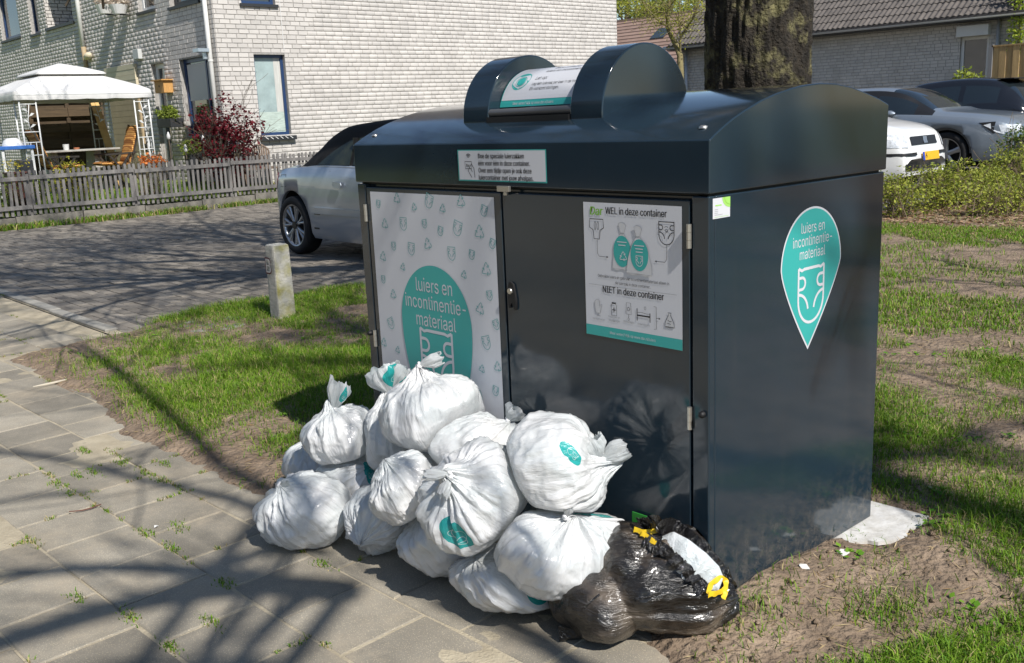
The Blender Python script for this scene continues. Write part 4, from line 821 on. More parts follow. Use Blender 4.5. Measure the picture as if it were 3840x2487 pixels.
ribbon(P_, [(1900, 900), (1960, 935), (2030, 990), (2090, 1045), (2140, 1100), (2180, 1140)], .036, 'rim', m_rim, bk, .020, .9, 12, 2)
ribbon(P_, [(1850, 858), (1890, 872), (1960, 868)], .014, 'drawstring', m_yellow, bk, .028, .08)
ribbon(P_, [(1885, 876), (1915, 895), (1952, 925)], .014, 'drawstring', m_yellow, bk, .029, .08)
ribbon(P_, [(2200, 1165), (2212, 1115), (2258, 1085), (2284, 1100), (2280, 1150), (2270, 1185)], .014, 'drawstring', m_yellow, bk, .036, .08)
ribbon(P_, [(2200, 1165), (2235, 1160), (2292, 1140)], .014, 'drawstring', m_yellow, bk, .038, .08)
ribbon(P_, [(1575, 1290), (1620, 1225), (1690, 1165)], .007, 'seam', m_rim, bk, .003, .1)
ribbon(P_, [(1860, 1190), (1940, 1170), (2030, 1140), (2110, 1130)], .007, 'seam', m_rim, bk, .003, .1)
# corner tip of the black bag on the slabs
tp = Pz(*z6(1500, 1385), .004); mb = MB(); q0 = Pz(*z6(1495, 1310), .05); q1 = Pz(*z6(1640, 1350), .03)
mb.add([tp, Pz(*z6(1600, 1375), .004), q1, q0], [(0, 1, 2, 3)]).build('corner_tip', m_rim, bk)
# --- green card stuck at the foot of the right door
m_card = mat('card_green', (.03, .25, .035), .4)
def FV(x, y): return Pv(*z6(x, y), -.012)
g0, g1, g2, g3 = FV(1842, 775), FV(1940, 808), FV(1937, 880), FV(1842, 850)
cd = thing('green_card', 'small green card standing against the right door behind the black bag', 'card', tuple((g2+g3)/2))
MB().add([g3, g2, g1, g0, g3+[0, .003, 0], g2+[0, .003, 0], g1+[0, .003, 0], g0+[0, .003, 0]], [(0, 1, 2, 3), (7, 6, 5, 4), (0, 4, 5, 1), (1, 5, 6, 2), (2, 6, 7, 3), (3, 7, 4, 0)]).build('plate', m_card, cd)
tV, tF = text_geo('Vol'); ex_ = (g1-g0)/np.linalg.norm(g1-g0); ey_ = (g0-g3)/np.linalg.norm(g0-g3); bp = g3+(g1-g0)*.28+(g0-g3)*.3
MB().add([bp+ex_*a*.03+ey_*b_*.032+np.array([0, -.001, 0]) for a, b_ in tV], tF).build('lettering', m_white, cd)
# ================================================================== BRICKWORK
m_brick = mat('pale_brick', (.49, .465, .435), .9, var=.22, vs_=1.7, bump=.6, bs=110, island=.085, thick=.004, col2=(.58, .55, .515))
m_mortar = mat('mortar', (.34, .325, .305), .95, var=.3, vs_=20, bump=.5, bs=150)
class Wall:
    def __init__(s, o, du, n): s.o, s.du, s.n = np.array(o, float), np.array(du, float), np.array(n, float)
    def P(s, x, z, h=0): return s.o+s.du*x+s.n*h+np.array([0, 0, z])
    def boxv(s, x0, x1, z0, z1, h0, h1):
        V = [s.P(x, z, h) for h in (h0, h1) for x, z in ((x0, z0), (x1, z0), (x1, z1), (x0, z1))]
        flip = np.dot(np.cross(s.du, [0, 0, 1]), s.n) < 0
        F = [(3, 2, 1, 0), (4, 5, 6, 7), (0, 1, 5, 4), (1, 2, 6, 5), (2, 3, 7, 6), (3, 0, 4, 7)]
        return V, [f[::-1] for f in F] if flip else F
    def box(s, mb, *a): return mb.add(*s.boxv(*a))
CO, BL = .0838, .206
def brick_wall(root, w, name, L_, z0, z1, openings=(), limit=300, depth=.12, seed=1, margin=500, proud=.009, extra=None):
    rr = random.Random(seed)
    xs = sorted({0., L_, *[min(max(o[i], 0), L_) for o in openings for i in (0, 1)]}); zs_ = sorted({z0, z1, *[min(max(o[i], z0), z1) for o in openings for i in (2, 3)]})
    mb = MB()
    for a, b in zip(xs[:-1], xs[1:]):
        for c_, d in zip(zs_[:-1], zs_[1:]):
            mx, mz = (a+b)/2, (c_+d)/2
            if any(o[0] < mx < o[1] and o[2] < mz < o[3] for o in openings): continue
            mb.add([w.P(a, c_), w.P(b, c_), w.P(b, d), w.P(a, d)], [(0, 1, 2, 3)])
    for o in openings:
        dp = o[4] if len(o) > 4 else depth
        for (xa, za), (xb, zb) in (((o[0], o[2]), (o[0], o[3])), ((o[0], o[3]), (o[1], o[3])), ((o[1], o[3]), (o[1], o[2])), ((o[1], o[2]), (o[0], o[2]))):
            mb.add([w.P(xa, za), w.P(xb, zb), w.P(xb, zb, -dp), w.P(xa, za, -dp)], [(0, 1, 2, 3)])
    wall = mb.build(name, m_mortar, root)
    items = []; nrow = int((z1-z0)/CO)
    for r in range(nrow):
        za = z0+r*CO+.0062; zb = z0+(r+1)*CO-.0062; x = -(BL*.5 if r % 2 else 0)-BL*.25*(r % 4 == 3)
        while x < L_:
            wd = BL if rr.random() > .09 else BL*.5
            a, b = max(x, 0)+.0058, min(x+wd, L_)-.0058; x += wd
            if b-a < .02: continue
            segs = [(a, b)]
            for o in openings:
                if o[2]-.02 < (za+zb)/2 < o[3]+.02:
                    segs = [q for s0, s1 in segs for q in ((s0, min(s1, o[0])), (max(s0, o[1]), s1)) if q[1]-q[0] > .02]
            for s0, s1 in segs:
                c_ = w.P((s0+s1)/2, (za+zb)/2)
                px_, py_, d_ = project(c_)
                if d_ > 0 and -margin < px_ < PW+margin and -margin*.5 < py_ < PH: items.append((d_, s0, s1, za, zb, rr.gauss(0, .0012), -80 < px_ < PW+40 and -20 < py_))
    items.sort(key=lambda i: (not i[6], i[0]))
    ub, uf = Wall((0, 0, 0), w.du, w.n).boxv(-.5, .5, -.5, .5, 0, 1); ub = np.array(ub)
    # each brick: shared unit mesh scaled to its size, chamfered face
    c1, c2 = .012, .03
    Vb = []
    for (x, z, h) in ((-.5, -.5, 0), (.5, -.5, 0), (.5, .5, 0), (-.5, .5, 0), (-.5, -.5, .75), (.5, -.5, .75), (.5, .5, .75), (-.5, .5, .75), (-.5+c1, -.5+c2, 1), (.5-c1, -.5+c2, 1), (.5-c1, .5-c2, 1), (-.5+c1, .5-c2, 1)): Vb.append((x, z, h))
    Vb = np.array(Vb); Fb = [(0, 1, 5, 4), (1, 2, 6, 5), (2, 3, 7, 6), (3, 0, 4, 7), (4, 5, 9, 8), (5, 6, 10, 9), (6, 7, 11, 10), (7, 4, 8, 11), (8, 9, 10, 11)]
    toW = lambda V, sx, sz, sh: V[:, :1]*sx*w.du+V[:, 1:2]*sz*np.array([0, 0, 1.])+V[:, 2:3]*sh*w.n
    meshes = {}
    for (d_, s0, s1, za, zb, dh, _) in items[:limit]:
        key = round(s1-s0, 2)
        if key not in meshes: meshes[key] = npmesh('brick', toW(Vb, key, zb-za, proud), Fb); meshes[key].materials.append(m_brick)
        o = bpy.data.objects.new('brick', meshes[key]); COL.objects.link(o); o.parent = wall; o.location = tuple(w.P((s0+s1)/2, (za+zb)/2, dh)-W(wall))
    rest = items[limit:]
    if rest:
        n = len(rest); A = np.array([r[:6] for r in rest]); V = []
        sx = (A[:, 2]-A[:, 1])[:, None, None]; sz = (A[:, 4]-A[:, 3])[:, None, None]; sh = (proud+A[:, 5])[:, None, None]
        C0 = w.o+w.du*((A[:, 1]+A[:, 2])/2)[:, None]+np.array([0, 0, 1.])*((A[:, 3]+A[:, 4])/2)[:, None]
        V = C0[:, None, :]+Vb[None, :, :1]*sx*w.du+Vb[None, :, 1:2]*sz*np.array([0, 0, 1.])+Vb[None, :, 2:3]*sh*w.n
        F = (np.array(Fb)[None]+np.arange(n)[:, None, None]*12).reshape(-1, 4)
        obj_np('brickwork', V.reshape(-1, 3), F, m_brick, wall, kind='stuff')
    return wall
m_glass = mat('window_glass', (.035, .045, .05), .04, spec=.8, coat=.3)
m_glass2 = mat('frosted_glass', (.30, .38, .38), .25, var=.2, vs_=3)
m_blue = mat('blue_frame', (.018, .045, .12), .35); m_wframe = mat('white_frame', (.70, .70, .69), .4); m_dark = mat('dark_grey_part', (.025, .027, .03), .5)
m_pipe = mat('white_pipe', (.72, .72, .70), .35, var=.06, vs_=3); m_beige = mat('beige_board', (.36, .275, .165), .7, var=.12, vs_=3); m_cream = mat('cream_board', (.60, .53, .38), .7, var=.1, vs_=3)
def window(root, w, x0, x1, z0, z1, frame, glass, rec=.1, fw=.06, sill=None, split=None, name='window'):
    mb = MB()
    for a in ((x0, x0+fw, z0, z1), (x1-fw, x1, z0, z1), (x0+fw, x1-fw, z0, z0+fw), (x0+fw, x1-fw, z1-fw, z1)): w.box(mb, *a, -rec-.05, -rec+.015)
    if split: w.box(mb, split-fw*.4, split+fw*.4, z0+fw, z1-fw, -rec-.05, -rec+.012)
    f = mb.build(name, frame, root); p = MB(); w.box(p, x0+fw*.8, x1-fw*.8, z0+fw*.8, z1-fw*.8, -rec-.035, -rec-.015); p.build('pane', glass, f)
    if sill: s_ = MB(); w.box(s_, x0-.04, x1+.04, z0-.055, z0-.004, -rec, .05); s_.build('sill', sill, f)
    return f

# ================================================================== HOUSE ACROSS THE ROAD
UG, VF = -15.6, 6.45
house = thing('brick_house', 'two-storey pale brick terrace house with blue window frames across the road', 'house', (UG-5, VF+3, .2))
wg = Wall((UG, VF, 0), (0, 1, 0), (1, 0, 0))
gx = lambda v: v-VF
brick_wall(house, wg, 'gable_wall', 17.32-VF, .1, 5.6, [(gx(7.165), gx(7.815), 1.185, 2.672), (gx(7.02), gx(7.72), 3.575, 5.0)], seed=3)
gw = window(house, wg, gx(7.165), gx(7.815), 1.185, 2.672, m_blue, m_glass2, rec=.10, fw=.055)
mb = MB(); wg.box(mb, gx(7.22), gx(7.76), 1.24, 1.62, -.114, -.112); mb.build('privacy_film', mat('film', (.42, .50, .45), .5, var=.25, vs_=9, stretch=(1, 1, 6)), gw)
mb = MB(); wg.box(mb, gx(7.62), gx(7.765), 1.62, 2.62, -.114, -.112); mb.build('curtain', mat('curtain', (.5, .5, .47), .8, var=.2, vs_=14, stretch=(1, 4, .2)), gw)
# slatted sill under the gable window
mb = MB(); wg.box(mb, gx(7.13), gx(7.87), 1.085, 1.165, 0.0, .10); sl = mb.build('sill', m_dark, gw)
for k in range(6):
    mb = MB(); a = gx(7.20)+k*.105; mb.beam(wg.P(a, 1.155, .105), wg.P(a+.05, 1.115, .115), .012, .012); mb.build('sill_clip', m_wframe, gw)
window(house, wg, gx(7.02), gx(7.72), 3.575, 5.0, m_blue, m_glass, sill=m_dark)
mb = MB(); mb.tube([wg.P(gx(7.80), 5.6, .015), wg.P(gx(7.81), 2.75, .015)], .006, 6); mb.build('wall_cable', m_wframe, house)
wf = Wall((UG, VF, 0), (-1, 0, 0), (0, -1, 0)); fx = lambda u: UG-u
ops = [(fx(-17.96), fx(-18.57), .3, 2.68), (fx(-15.80), fx(-17.23), 1.22, 2.68), (fx(-26.58), fx(-28.2), 3.93, 5.3), (fx(-25.03), fx(-25.69), 3.88, 5.3), (fx(-22.62), fx(-24.47), 3.93, 5.5, .9), (fx(-18.05), fx(-18.86), 3.72, 5.2), (fx(-16.08), fx(-17.35), 3.66, 5.2), (fx(-25.3), fx(-26.6), .9, 2.5)]
brick_wall(house, wf, 'facade_wall', 15.0, .1, 5.6, ops, seed=5)
window(house, wf, *ops[0][:4], m_wframe, m_glass, rec=.1, fw=.09, name='door'); window(house, wf, *ops[1][:4], m_blue, m_glass, rec=.1, fw=.07, sill=m_dark, split=fx(-16.3))
window(house, wf, *ops[2][:4], m_blue, m_glass, rec=.1, fw=.09, sill=m_dark); window(house, wf, *ops[3][:4], m_blue, m_glass, rec=.1, fw=.07, sill=m_dark)
window(house, wf, *ops[5][:4], m_wframe, m_glass, rec=.1, fw=.08, sill=m_dark); window(house, wf, *ops[6][:4], m_dark, m_glass, rec=.1, fw=.08, sill=m_dark); window(house, wf, *ops[7][:4], m_blue, m_glass, rec=.1, fw=.08, sill=m_dark)
mb = MB(); wf.box(mb, ops[1][0]+.1, ops[1][1]-.08, 1.9, 2.58, -.113, -.108); mb.build('roller_blind', mat('blind', (.55, .54, .51), .7), house)
# loggia recess on the upper floor
wl = Wall((-24.47, VF, 0), (0, 1, 0), (1, 0, 0)); brick_wall(house, wl, 'recess_wall', .9, 3.93, 5.5, limit=60, seed=8)
wb = Wall((-22.62, VF+.9, 0), (-1, 0, 0), (0, -1, 0)); brick_wall(house, wb, 'recess_wall', 1.85, 3.93, 5.5, limit=60, seed=9)
mb = MB(); wf.box(mb, fx(-22.55), fx(-24.52), 3.86, 3.925, -.3, .05); mb.build('recess_sill', m_dark, house)
# beige boarded panel with cream top board
mb = MB(); wf.box(mb, fx(-19.28), fx(-20.9), .32, 2.32, .02, .06); tanp = mb.build('boarded_door', m_beige, house)
for k in range(16):
    mb = MB(); wf.box(mb, fx(-19.3), fx(-20.88), .34+k*.123, .34+k*.123+.116, .0602, .068); mb.build('board', m_beige, tanp)
for k in range(4):
    mb = MB(); wf.box(mb, fx(-19.26), fx(-20.95), 2.325+k*.108, 2.325+k*.108+.104, .02, .075+.004*(k % 2)); mb.build('board', m_cream, tanp)
# gutters and downpipes
mb = MB(); mb.tube([(UG-.17, VF-.06, .55), (UG-.17, VF-.06, 5.7)], .042, 12); p1 = mb.build('downpipe', m_pipe, house, smooth=True)
for z in (1.4, 2.55, 3.9): MB().lathe([(.05, z), (.05, z+.035)], (UG-.17, VF-.06, 0), n=14).build('pipe_bracket', m_pipe, p1)
mb = MB(); mb.tube([(-22.06, VF-.06, 3.3), (-22.06, VF-.06, 5.7)], .05, 12); p2 = mb.build('downpipe', m_pipe, house, smooth=True)
mb = MB(); mb.tube([(-22.06, VF-.06, .4), (-22.06, VF-.06, 2.9), (-22.06, VF-.06, 3.3)], [.045, .045, .052], 10); mb.build('pipe_foot', m_beige, p2, smooth=True)
mb = MB(); mb.tube([(-21.95, VF-.07, 3.06), (-21.75, VF-.09, 3.08), (-21.62, VF-.1, 3.1)], [.06, .08, .05], 10); mb.build('pipe_branch', m_cream, p2, smooth=True)
m_rooft = mat('grey_roof_tile', (.085, .075, .07), .85, var=.3, vs_=4, bump=.4, bs=40)
MB().add([(UG+.1, VF-.06, 5.62), (UG+.1, VF+4.5, 9), (UG-16, VF+4.5, 9), (UG-16, VF-.06, 5.62), (UG+.1, 17.5, 5.62), (UG-16, 17.5, 5.62)], [(0, 1, 2, 3), (1, 4, 5, 2), (0, 4, 1), (3, 2, 5), (0, 3, 5, 4)]).build('roof', m_rooft, house)
# wall-hung bits
mb = MB(); wf.box(mb, fx(-18.92), fx(-19.2), 2.82, 3.02, 0.011, .10); mb.build('vent_box', mat('pale_grey_box', (.5, .51, .5), .6), house, bev=.01)
mb = MB(); wf.box(mb, fx(-15.72), fx(-15.95), 2.72, 2.78, .09, .3); wf.box(mb, fx(-15.80), fx(-15.86), 2.60, 2.719, .09, .16); mb.build('wall_lamp', mat('lamp_metal', (.45, .5, .55), .3, metal=.6), house)
m_wood = mat('larch_wood', (.50, .27, .085), .7, var=.25, vs_=12, stretch=(8, 8, 1))
def nest():
    t = thing('nest_box', 'orange wooden nest box on the wall between door and window', 'nest box', (-17.85, VF-.1, 2.08)); w = wf
    mb = MB(); w.box(mb, fx(-17.62), fx(-18.05), 2.09, 2.32, .012, .2); mb.build('box', m_wood, t); mb = MB(); w.box(mb, fx(-17.57), fx(-18.1), 2.323, 2.345, .012, .25); mb.build('roof', m_wood, t)
    MB().lathe([(0, -.003), (.02, -.003), (.022, 0)], tuple(w.P(fx(-17.83), 2.22, .2005)), axis=1, n=14).build('entry_hole', m_black, t)
nest()

# ------------------------------------------------------------------ garden behind the fence
m_lawn = mat('lawn', (.10, .14, .03), .95, var=.4, vs_=6, bump=.6, bs=40, col2=(.19, .22, .05))
def garden_z(u): return .17+np.clip((-14.7-u)*.14, 0, .2)
gs = sheet('garden_ground', np.array([-45., -18, -16.2, -15.6, -15.2, -14.68]), np.array([-12., 0, 3, 6.46]), lambda u, v: garden_z(u), m_lawn)
sheet('garden_ground', np.array([-15.62, -15.2, -14.68]), np.array([6.4, 9, 13.]), lambda u, v: garden_z(u)-.002, m_lawn)
m_conc = mat('edging_concrete', (.19, .175, .15), .95, var=.4, vs_=5, bump=.5, bs=60, island=.12)
edging = thing('garden_edging', 'low concrete edging stones along the road under the picket fence', 'edging', (-14.6, 4, -.03))
for k in range(15): MB().box(-14.68, -14.585+rnd.gauss(0, .006), -2.6+k, -2.6+k+.985, -.05, .165+rnd.gauss(0, .008)).build('edging_stone', m_conc, edging)
m_picket = mat('weathered_picket', (.13, .122, .115), .85, var=.3, vs_=10, bump=.5, bs=60, island=.2, stretch=(1, 1, .25), col2=(.215, .203, .192))
fence = thing('picket_fence', 'weathered grey picket fence along the far side of the road', 'fence', (-14.6, 4.5, .17))
pm = npmesh('picket', *(lambda V, F: (V, F))(*(lambda mb: (np.array(mb.v), mb.f))(MB().prism([(-.021, 0), (.021, 0), (.021, .65), (.014, .668), (-.014, .668), (-.021, .65)], 0, -.009, .009)))); pm.materials.append(m_picket)
k = 0; v = -1.2
while v < 11.5:
    if in_view((-14.6, v, .5), 400):
        o = bpy.data.objects.new('picket', pm); COL.objects.link(o); o.parent = fence; o.location = tuple(np.array([-14.6+rnd.gauss(0, .003), v, .185+rnd.gauss(0, .008)])-W(fence)); o.rotation_euler = (rnd.gauss(0, .018), rnd.gauss(0, .01), 0)
    v += .0815+rnd.gauss(0, .003)
for v in (-.70, .98, 2.656, 4.272, 5.963, 7.62, 9.3, 10.95): MB().box(-14.675, -14.615, v-.035, v+.035, .1, .80).build('post', m_picket, fence)
for a, b in zip((-.70, .98, 2.656, 4.272, 5.963, 7.62, 9.3), (.98, 2.656, 4.272, 5.963, 7.62, 9.3, 10.95)):
    for z in (.30, .745): MB().beam((-14.575, a+.006, z+rnd.gauss(0, .008)), (-14.575, b-.006, z+rnd.gauss(0, .008)), .026, .060).build('rail', m_picket, fence)

# gazebo
q5 = zoomed(0, 180, 3.082); m_canvas = mat('white_canvas', (.60, .595, .58), .8, bump=.25, bs=4, thick=.08); m_tube = mat('white_tube', (.62, .63, .62), .35)
gu0, gu1, gv0, gv1 = -18.25, -16.0, 3.06, 5.30; gz_ = .33; gc = ((gu0+gu1)/2, (gv0+gv1)/2)
gaz = thing('gazebo', 'white canvas garden gazebo with double roof and lattice posts', 'gazebo', (*gc, gz_))
def sq(hs, z, n=14):
    pts = []
    for (a, b) in (((-1, -1), (1, -1)), ((1, -1), (1, 1)), ((1, 1), (-1, 1)), ((-1, 1), (-1, -1))):
        for t in np.linspace(0, 1, n, endpoint=False): x, y = a[0]+(b[0]-a[0])*t, a[1]+(b[1]-a[1])*t; pts.append((gc[0]+x*hs, gc[1]+y*hs, z-.05*sin(pi*t)*(hs > .6)*(hs < 1.1)+.006*sin(9*t*pi)*(z < 2)))
    return pts
hs = (gu1-gu0)/2
rows = [sq(hs+.005, 1.945), sq(hs+.01, 2.0), sq(hs, 2.085), sq(hs*.985, 2.10)]+[sq(hs*(1-t*.62), 2.10+.30*t**.9) for t in (.2, .4, .6, .8, 1.)]
cnp = MB(); cnp.grid(np.array(rows), wrap=True); can = cnp.build('canopy', m_canvas, gaz, smooth=True)
rows = [sq(.58, 2.385), sq(.585, 2.40), sq(.55, 2.43), sq(.3, 2.52), sq(.02, 2.60)]; MB().grid(np.array(rows), wrap=True).build('top_tier', m_canvas, gaz, smooth=True)
for (u, v, su, sv) in ((gu1-.04, gv0+.04, -1, 1), (gu1-.04, gv1-.04, -1, -1), (gu0+.04, gv0+.04, 1, 1), (gu0+.04, gv1-.04, 1, -1)):
    po = MB()
    po.tube([(u, v, gz_), (u, v, 2.05)], .014, 8); po.tube([(u, v+sv*.26, gz_), (u, v+sv*.26, 2.02)], .013, 8); po.tube([(u+su*.26, v, gz_), (u+su*.26, v, 2.02)], .013, 8)
    for z in (gz_+.1, 1.05, 1.26, 1.43, 1.88): po.tube([(u, v, z), (u, v+sv*.26, z)], .009, 6); po.tube([(u, v, z), (u+su*.26, v, z)], .009, 6)
    for t in (.09, .18): po.tube([(u, v+sv*t, gz_+.1), (u, v+sv*t, 1.26)], .007, 6); po.tube([(u+su*t, v, gz_+.1), (u+su*t, v, 1.26)], .007, 6)
    po.tube([(u, v+sv*.13, 1.43), (u, v+sv*.10, 1.6), (u, v+sv*.15, 1.88)], .007, 6)
    p_ = po.build('lattice_post', m_tube, gaz, smooth=True)
    for z, s_ in ((1.5, 1), (1.58, -1), (1.68, 1), (1.76, -1)):
        MB().prism([(v+sv*.12, z), (v+sv*(.12+s_*.05), z+.015), (v+sv*(.12+s_*.095), z+.05), (v+sv*(.12+s_*.05), z+.06)], 0, u-.004, u+.004).build('metal_leaf', m_tube, p_)
for a, b in (((gu0, gv0), (gu1, gv0)), ((gu1, gv0), (gu1, gv1)), ((gu1, gv1), (gu0, gv1)), ((gu0, gv1), (gu0, gv0))): MB().tube([(*a, 2.03), (*b, 2.03)], .014, 6).build('roof_beam', m_tube, gaz)
# boarded screen, leaning planks
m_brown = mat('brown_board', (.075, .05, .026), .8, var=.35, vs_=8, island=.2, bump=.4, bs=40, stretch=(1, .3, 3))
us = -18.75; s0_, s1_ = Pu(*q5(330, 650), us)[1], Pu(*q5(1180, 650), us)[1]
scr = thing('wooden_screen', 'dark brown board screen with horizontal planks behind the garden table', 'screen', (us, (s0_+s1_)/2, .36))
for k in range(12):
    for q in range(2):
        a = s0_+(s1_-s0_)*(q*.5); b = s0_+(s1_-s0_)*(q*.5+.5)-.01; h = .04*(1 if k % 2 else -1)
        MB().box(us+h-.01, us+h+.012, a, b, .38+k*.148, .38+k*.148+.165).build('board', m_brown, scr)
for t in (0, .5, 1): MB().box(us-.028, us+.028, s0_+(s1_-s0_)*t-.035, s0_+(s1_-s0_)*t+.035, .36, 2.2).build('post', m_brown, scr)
for k, (x0, x1) in enumerate(((1050, 1235), (1100, 1275))):
    plab = ('long tan plank leaning on the brown screen, nearer its middle', 'long tan plank leaning on the brown screen, nearer the beige door')[k]; a, b = Pu(*q5(x1, 1120), -17.9), Pu(*q5(x0, 585), -18.55); d = b-a; a = a-d*((a[2]-.37)/d[2]); solo('plank', plab, 'plank', MB().beam(a, b, .075, .02, up=(1, 0, 0)), mat('new_wood', (.52, .33, .12), .7, var=.2, vs_=6), tuple(a), group='planks leaning on the screen')
# table and two chairs
m_tab = mat('grey_table', (.36, .35, .32), .7, var=.15, vs_=6)
tu = -16.95; ta, tb = Pu(*q5(335, 1200), tu)[1], Pu(*q5(1290, 1140), tu)[1]; tz = 1.10
tbl = thing('garden_table', 'grey garden table with slab legs under the gazebo', 'table', (tu, (ta+tb)/2, .37)); MB().box(tu-.42, tu+.42, ta, tb, tz-.035, tz).build('tabletop', m_tab, tbl, bev=.01)
for t in (.24, .76): v = ta+(tb-ta)*t; MB().add([(tu-.3, v-.09, .36), (tu+.3, v-.09, .36), (tu+.2, v-.055, tz-.0355), (tu-.2, v-.055, tz-.0355), (tu-.3, v+.09, .36), (tu+.3, v+.09, .36), (tu+.2, v+.055, tz-.0355), (tu-.2, v+.055, tz-.0355)], [(0, 1, 2, 3), (7, 6, 5, 4), (0, 4, 5, 1), (1, 5, 6, 2), (2, 6, 7, 3), (3, 7, 4, 0)]).build('leg', m_tab, tbl)
def vpot(name, label, cat, u, v, z, r, h, m_): solo(name, label, cat, MB().lathe([(0, z), (r*.8, z), (r, z+h), (r*.88, z+h), (r*.8, z+h*.85), (0, z+h*.85)], (u, v, 0), n=20), m_, (u, v, z))
vpot('white_pot', 'small white pot standing on the grey garden table', 'pot', tu+.25, Pu(*q5(760, 1125), tu+.25)[1], tz, .055, .10, m_wframe)
vpot('orange_dish', 'small orange dish lying on the grey garden table', 'dish', tu+.25, Pu(*q5(880, 1125), tu+.25)[1], tz, .055, .035, mat('terracotta', (.42, .16, .08), .7))
def plaid():
    m = mat('plaid_cushion', (.52, .27, .09), .9); nt = m.node_tree; L = nt.links; p = nt.nodes['Principled BSDF']; g = nt.nodes.new('ShaderNodeTexCoord'); out = None
    for i, (d, sc) in enumerate((('X', 9), ('Y', 9), ('Z', 9))):
        w = nt.nodes.new('ShaderNodeTexWave'); w.bands_direction = d; w.inputs['Scale'].default_value = sc; L.new(g.outputs['Object'], w.inputs['Vector'])
        r = nt.nodes.new('ShaderNodeValToRGB'); r.color_ramp.interpolation = 'CONSTANT'; r.color_ramp.elements[0].color = (.45, .3, .16, 1); r.color_ramp.elements[1].color = (1, .95, .85, 1); r.color_ramp.elements[1].position = .42; L.new(w.outputs[0], r.inputs[0])
        if out is None: mx_in = (.72, .42, .14, 1); 
        mx = nt.nodes.new('ShaderNodeMix'); mx.data_type = 'RGBA'; mx.blend_type = 'MULTIPLY'; mx.inputs[0].default_value = .85
        if out is None: mx.inputs[6].default_value = (.78, .50, .2, 1)
        else: L.new(out, mx.inputs[6])
        L.new(r.outputs[0], mx.inputs[7]); out = mx.outputs[2]
    L.new(out, p.inputs['Base Color']); return m
m_plaid = plaid(); m_chair = mat('dark_chair_frame', (.035, .028, .022), .5)
def chair(label, u, v, f, s_=1.0):
    """f = +1: sitter looks towards +v"""
    z = .37; t = thing('garden_chair', label, 'chair', (u, v, z), 'plaid cushioned chairs at the garden table'); B_ = lambda p, q, w_, h_=None: MB().beam(p, q, w_, h_)
    zs = z+.42; bx = v-f*.24
    for e in (-1, 1):
        uu = u+e*.27
        B_((uu, v+f*.26, z), (uu, v-f*.22, zs+.2), .03).build('leg', m_chair, t); B_((uu, v-f*.30, z), (uu, v+f*.15, zs+.19), .03).build('leg', m_chair, t); B_((uu, v-f*.33, zs+.215), (uu, v+f*.22, zs+.20), .045, .03).build('armrest', m_chair, t)
        B_((uu*1.0-e*.03, bx+f*.02, zs-.03), (uu-e*.03, bx-f*.22, zs+.70), .03).build('back_post', m_chair, t)
    def pad(p0, p1, th, name):
        d = p1-p0; n = int(6); rows = []; side = np.array([.24, 0, 0]); nrm = np.cross(d, side); nrm /= np.linalg.norm(nrm)
        for a in np.linspace(0, 1, 17):
            pf = th*(.55+.45*abs(sin(a*pi*4)))*(1 if .02 < a < .98 else .3)
            rows.append([p0+d*a+side*cos(q)+nrm*pf*np.sign(sin(q))*abs(sin(q))**.5 for q in np.linspace(0, 2*pi, 20, endpoint=False)])
        MB().grid(np.array(rows), wrap=True).build(name, m_plaid, t, smooth=True)
    pad(np.array([u, bx+f*.03, zs+.02]), np.array([u, v+f*.28, zs+.045]), .038, 'seat_cushion'); pad(np.array([u, bx+f*.02, zs+.04]), np.array([u, bx-f*.2, zs+.68]), .038, 'back_cushion')
chair('plaid cushioned garden chair with its back to the lattice post', tu+.65, Pu(*q5(700, 1280), tu+.65)[1], 1)
chair('plaid cushioned garden chair with its back to the beige boarded door', tu+.55, Pu(*q5(1300, 1280), tu+.55)[1], -1)
# blue table with a white bowl, planter of daffodils, dark tub beside the gazebo
m_bt = mat('blue_table', (.03, .13, .42), .5); bu = -16.2; b0_, b1_ = Pu(*q5(-60, 1140), bu)[1], Pu(*q5(350, 1120), bu)[1]; bz = Pu(*q5(200, 1130), bu)[2]
bt = thing('blue_table', 'blue topped garden table beside the gazebo post', 'table', (bu, (b0_+b1_)/2, .35)); MB().box(bu-.25, bu+.25, b0_, b1_, bz-.06, bz).build('tabletop', m_bt, bt, bev=.01)
for e in (-.2, .2):
    for v in (b0_+.05, b1_-.05): MB().box(bu+e-.02, bu+e+.02, v-.02, v+.02, .34, bz-.0605).build('leg', m_wframe, bt)
bv = Pu(*q5(140, 1090), bu)[1]; solo('white_bowl', 'white upturned bowl on the blue garden table', 'bowl', MB().lathe([(.16, bz), (.155, bz+.03), (.13, bz+.09), (.07, bz+.125), (0, bz+.13)], (bu, bv, 0), n=22), m_wframe, (bu, bv, bz), smooth=True)
m_redwood = mat('red_brown_wood', (.07, .02, .014), .6); pu_ = -15.15; p0_, p1_ = Pu(*q5(60, 1400), pu_)[1], Pu(*q5(270, 1400), pu_)[1]
solo('planter_box', 'red brown wooden planter box behind the picket fence', 'planter', MB().box(pu_-.12, pu_+.12, p0_, p1_, .27, .80).box(pu_-.135, pu_+.135, p0_-.015, p1_+.015, .8005, .83), m_redwood, (pu_, (p0_+p1_)/2, .27), bev=.006)
solo('dark_tub', 'black square tub behind the planter box', 'tub', MB().box(-15.75, -15.45, p0_+.3, p1_+.25, .3, 1.0), m_dark, (-15.6, (p0_+p1_)/2, .3), bev=.02)

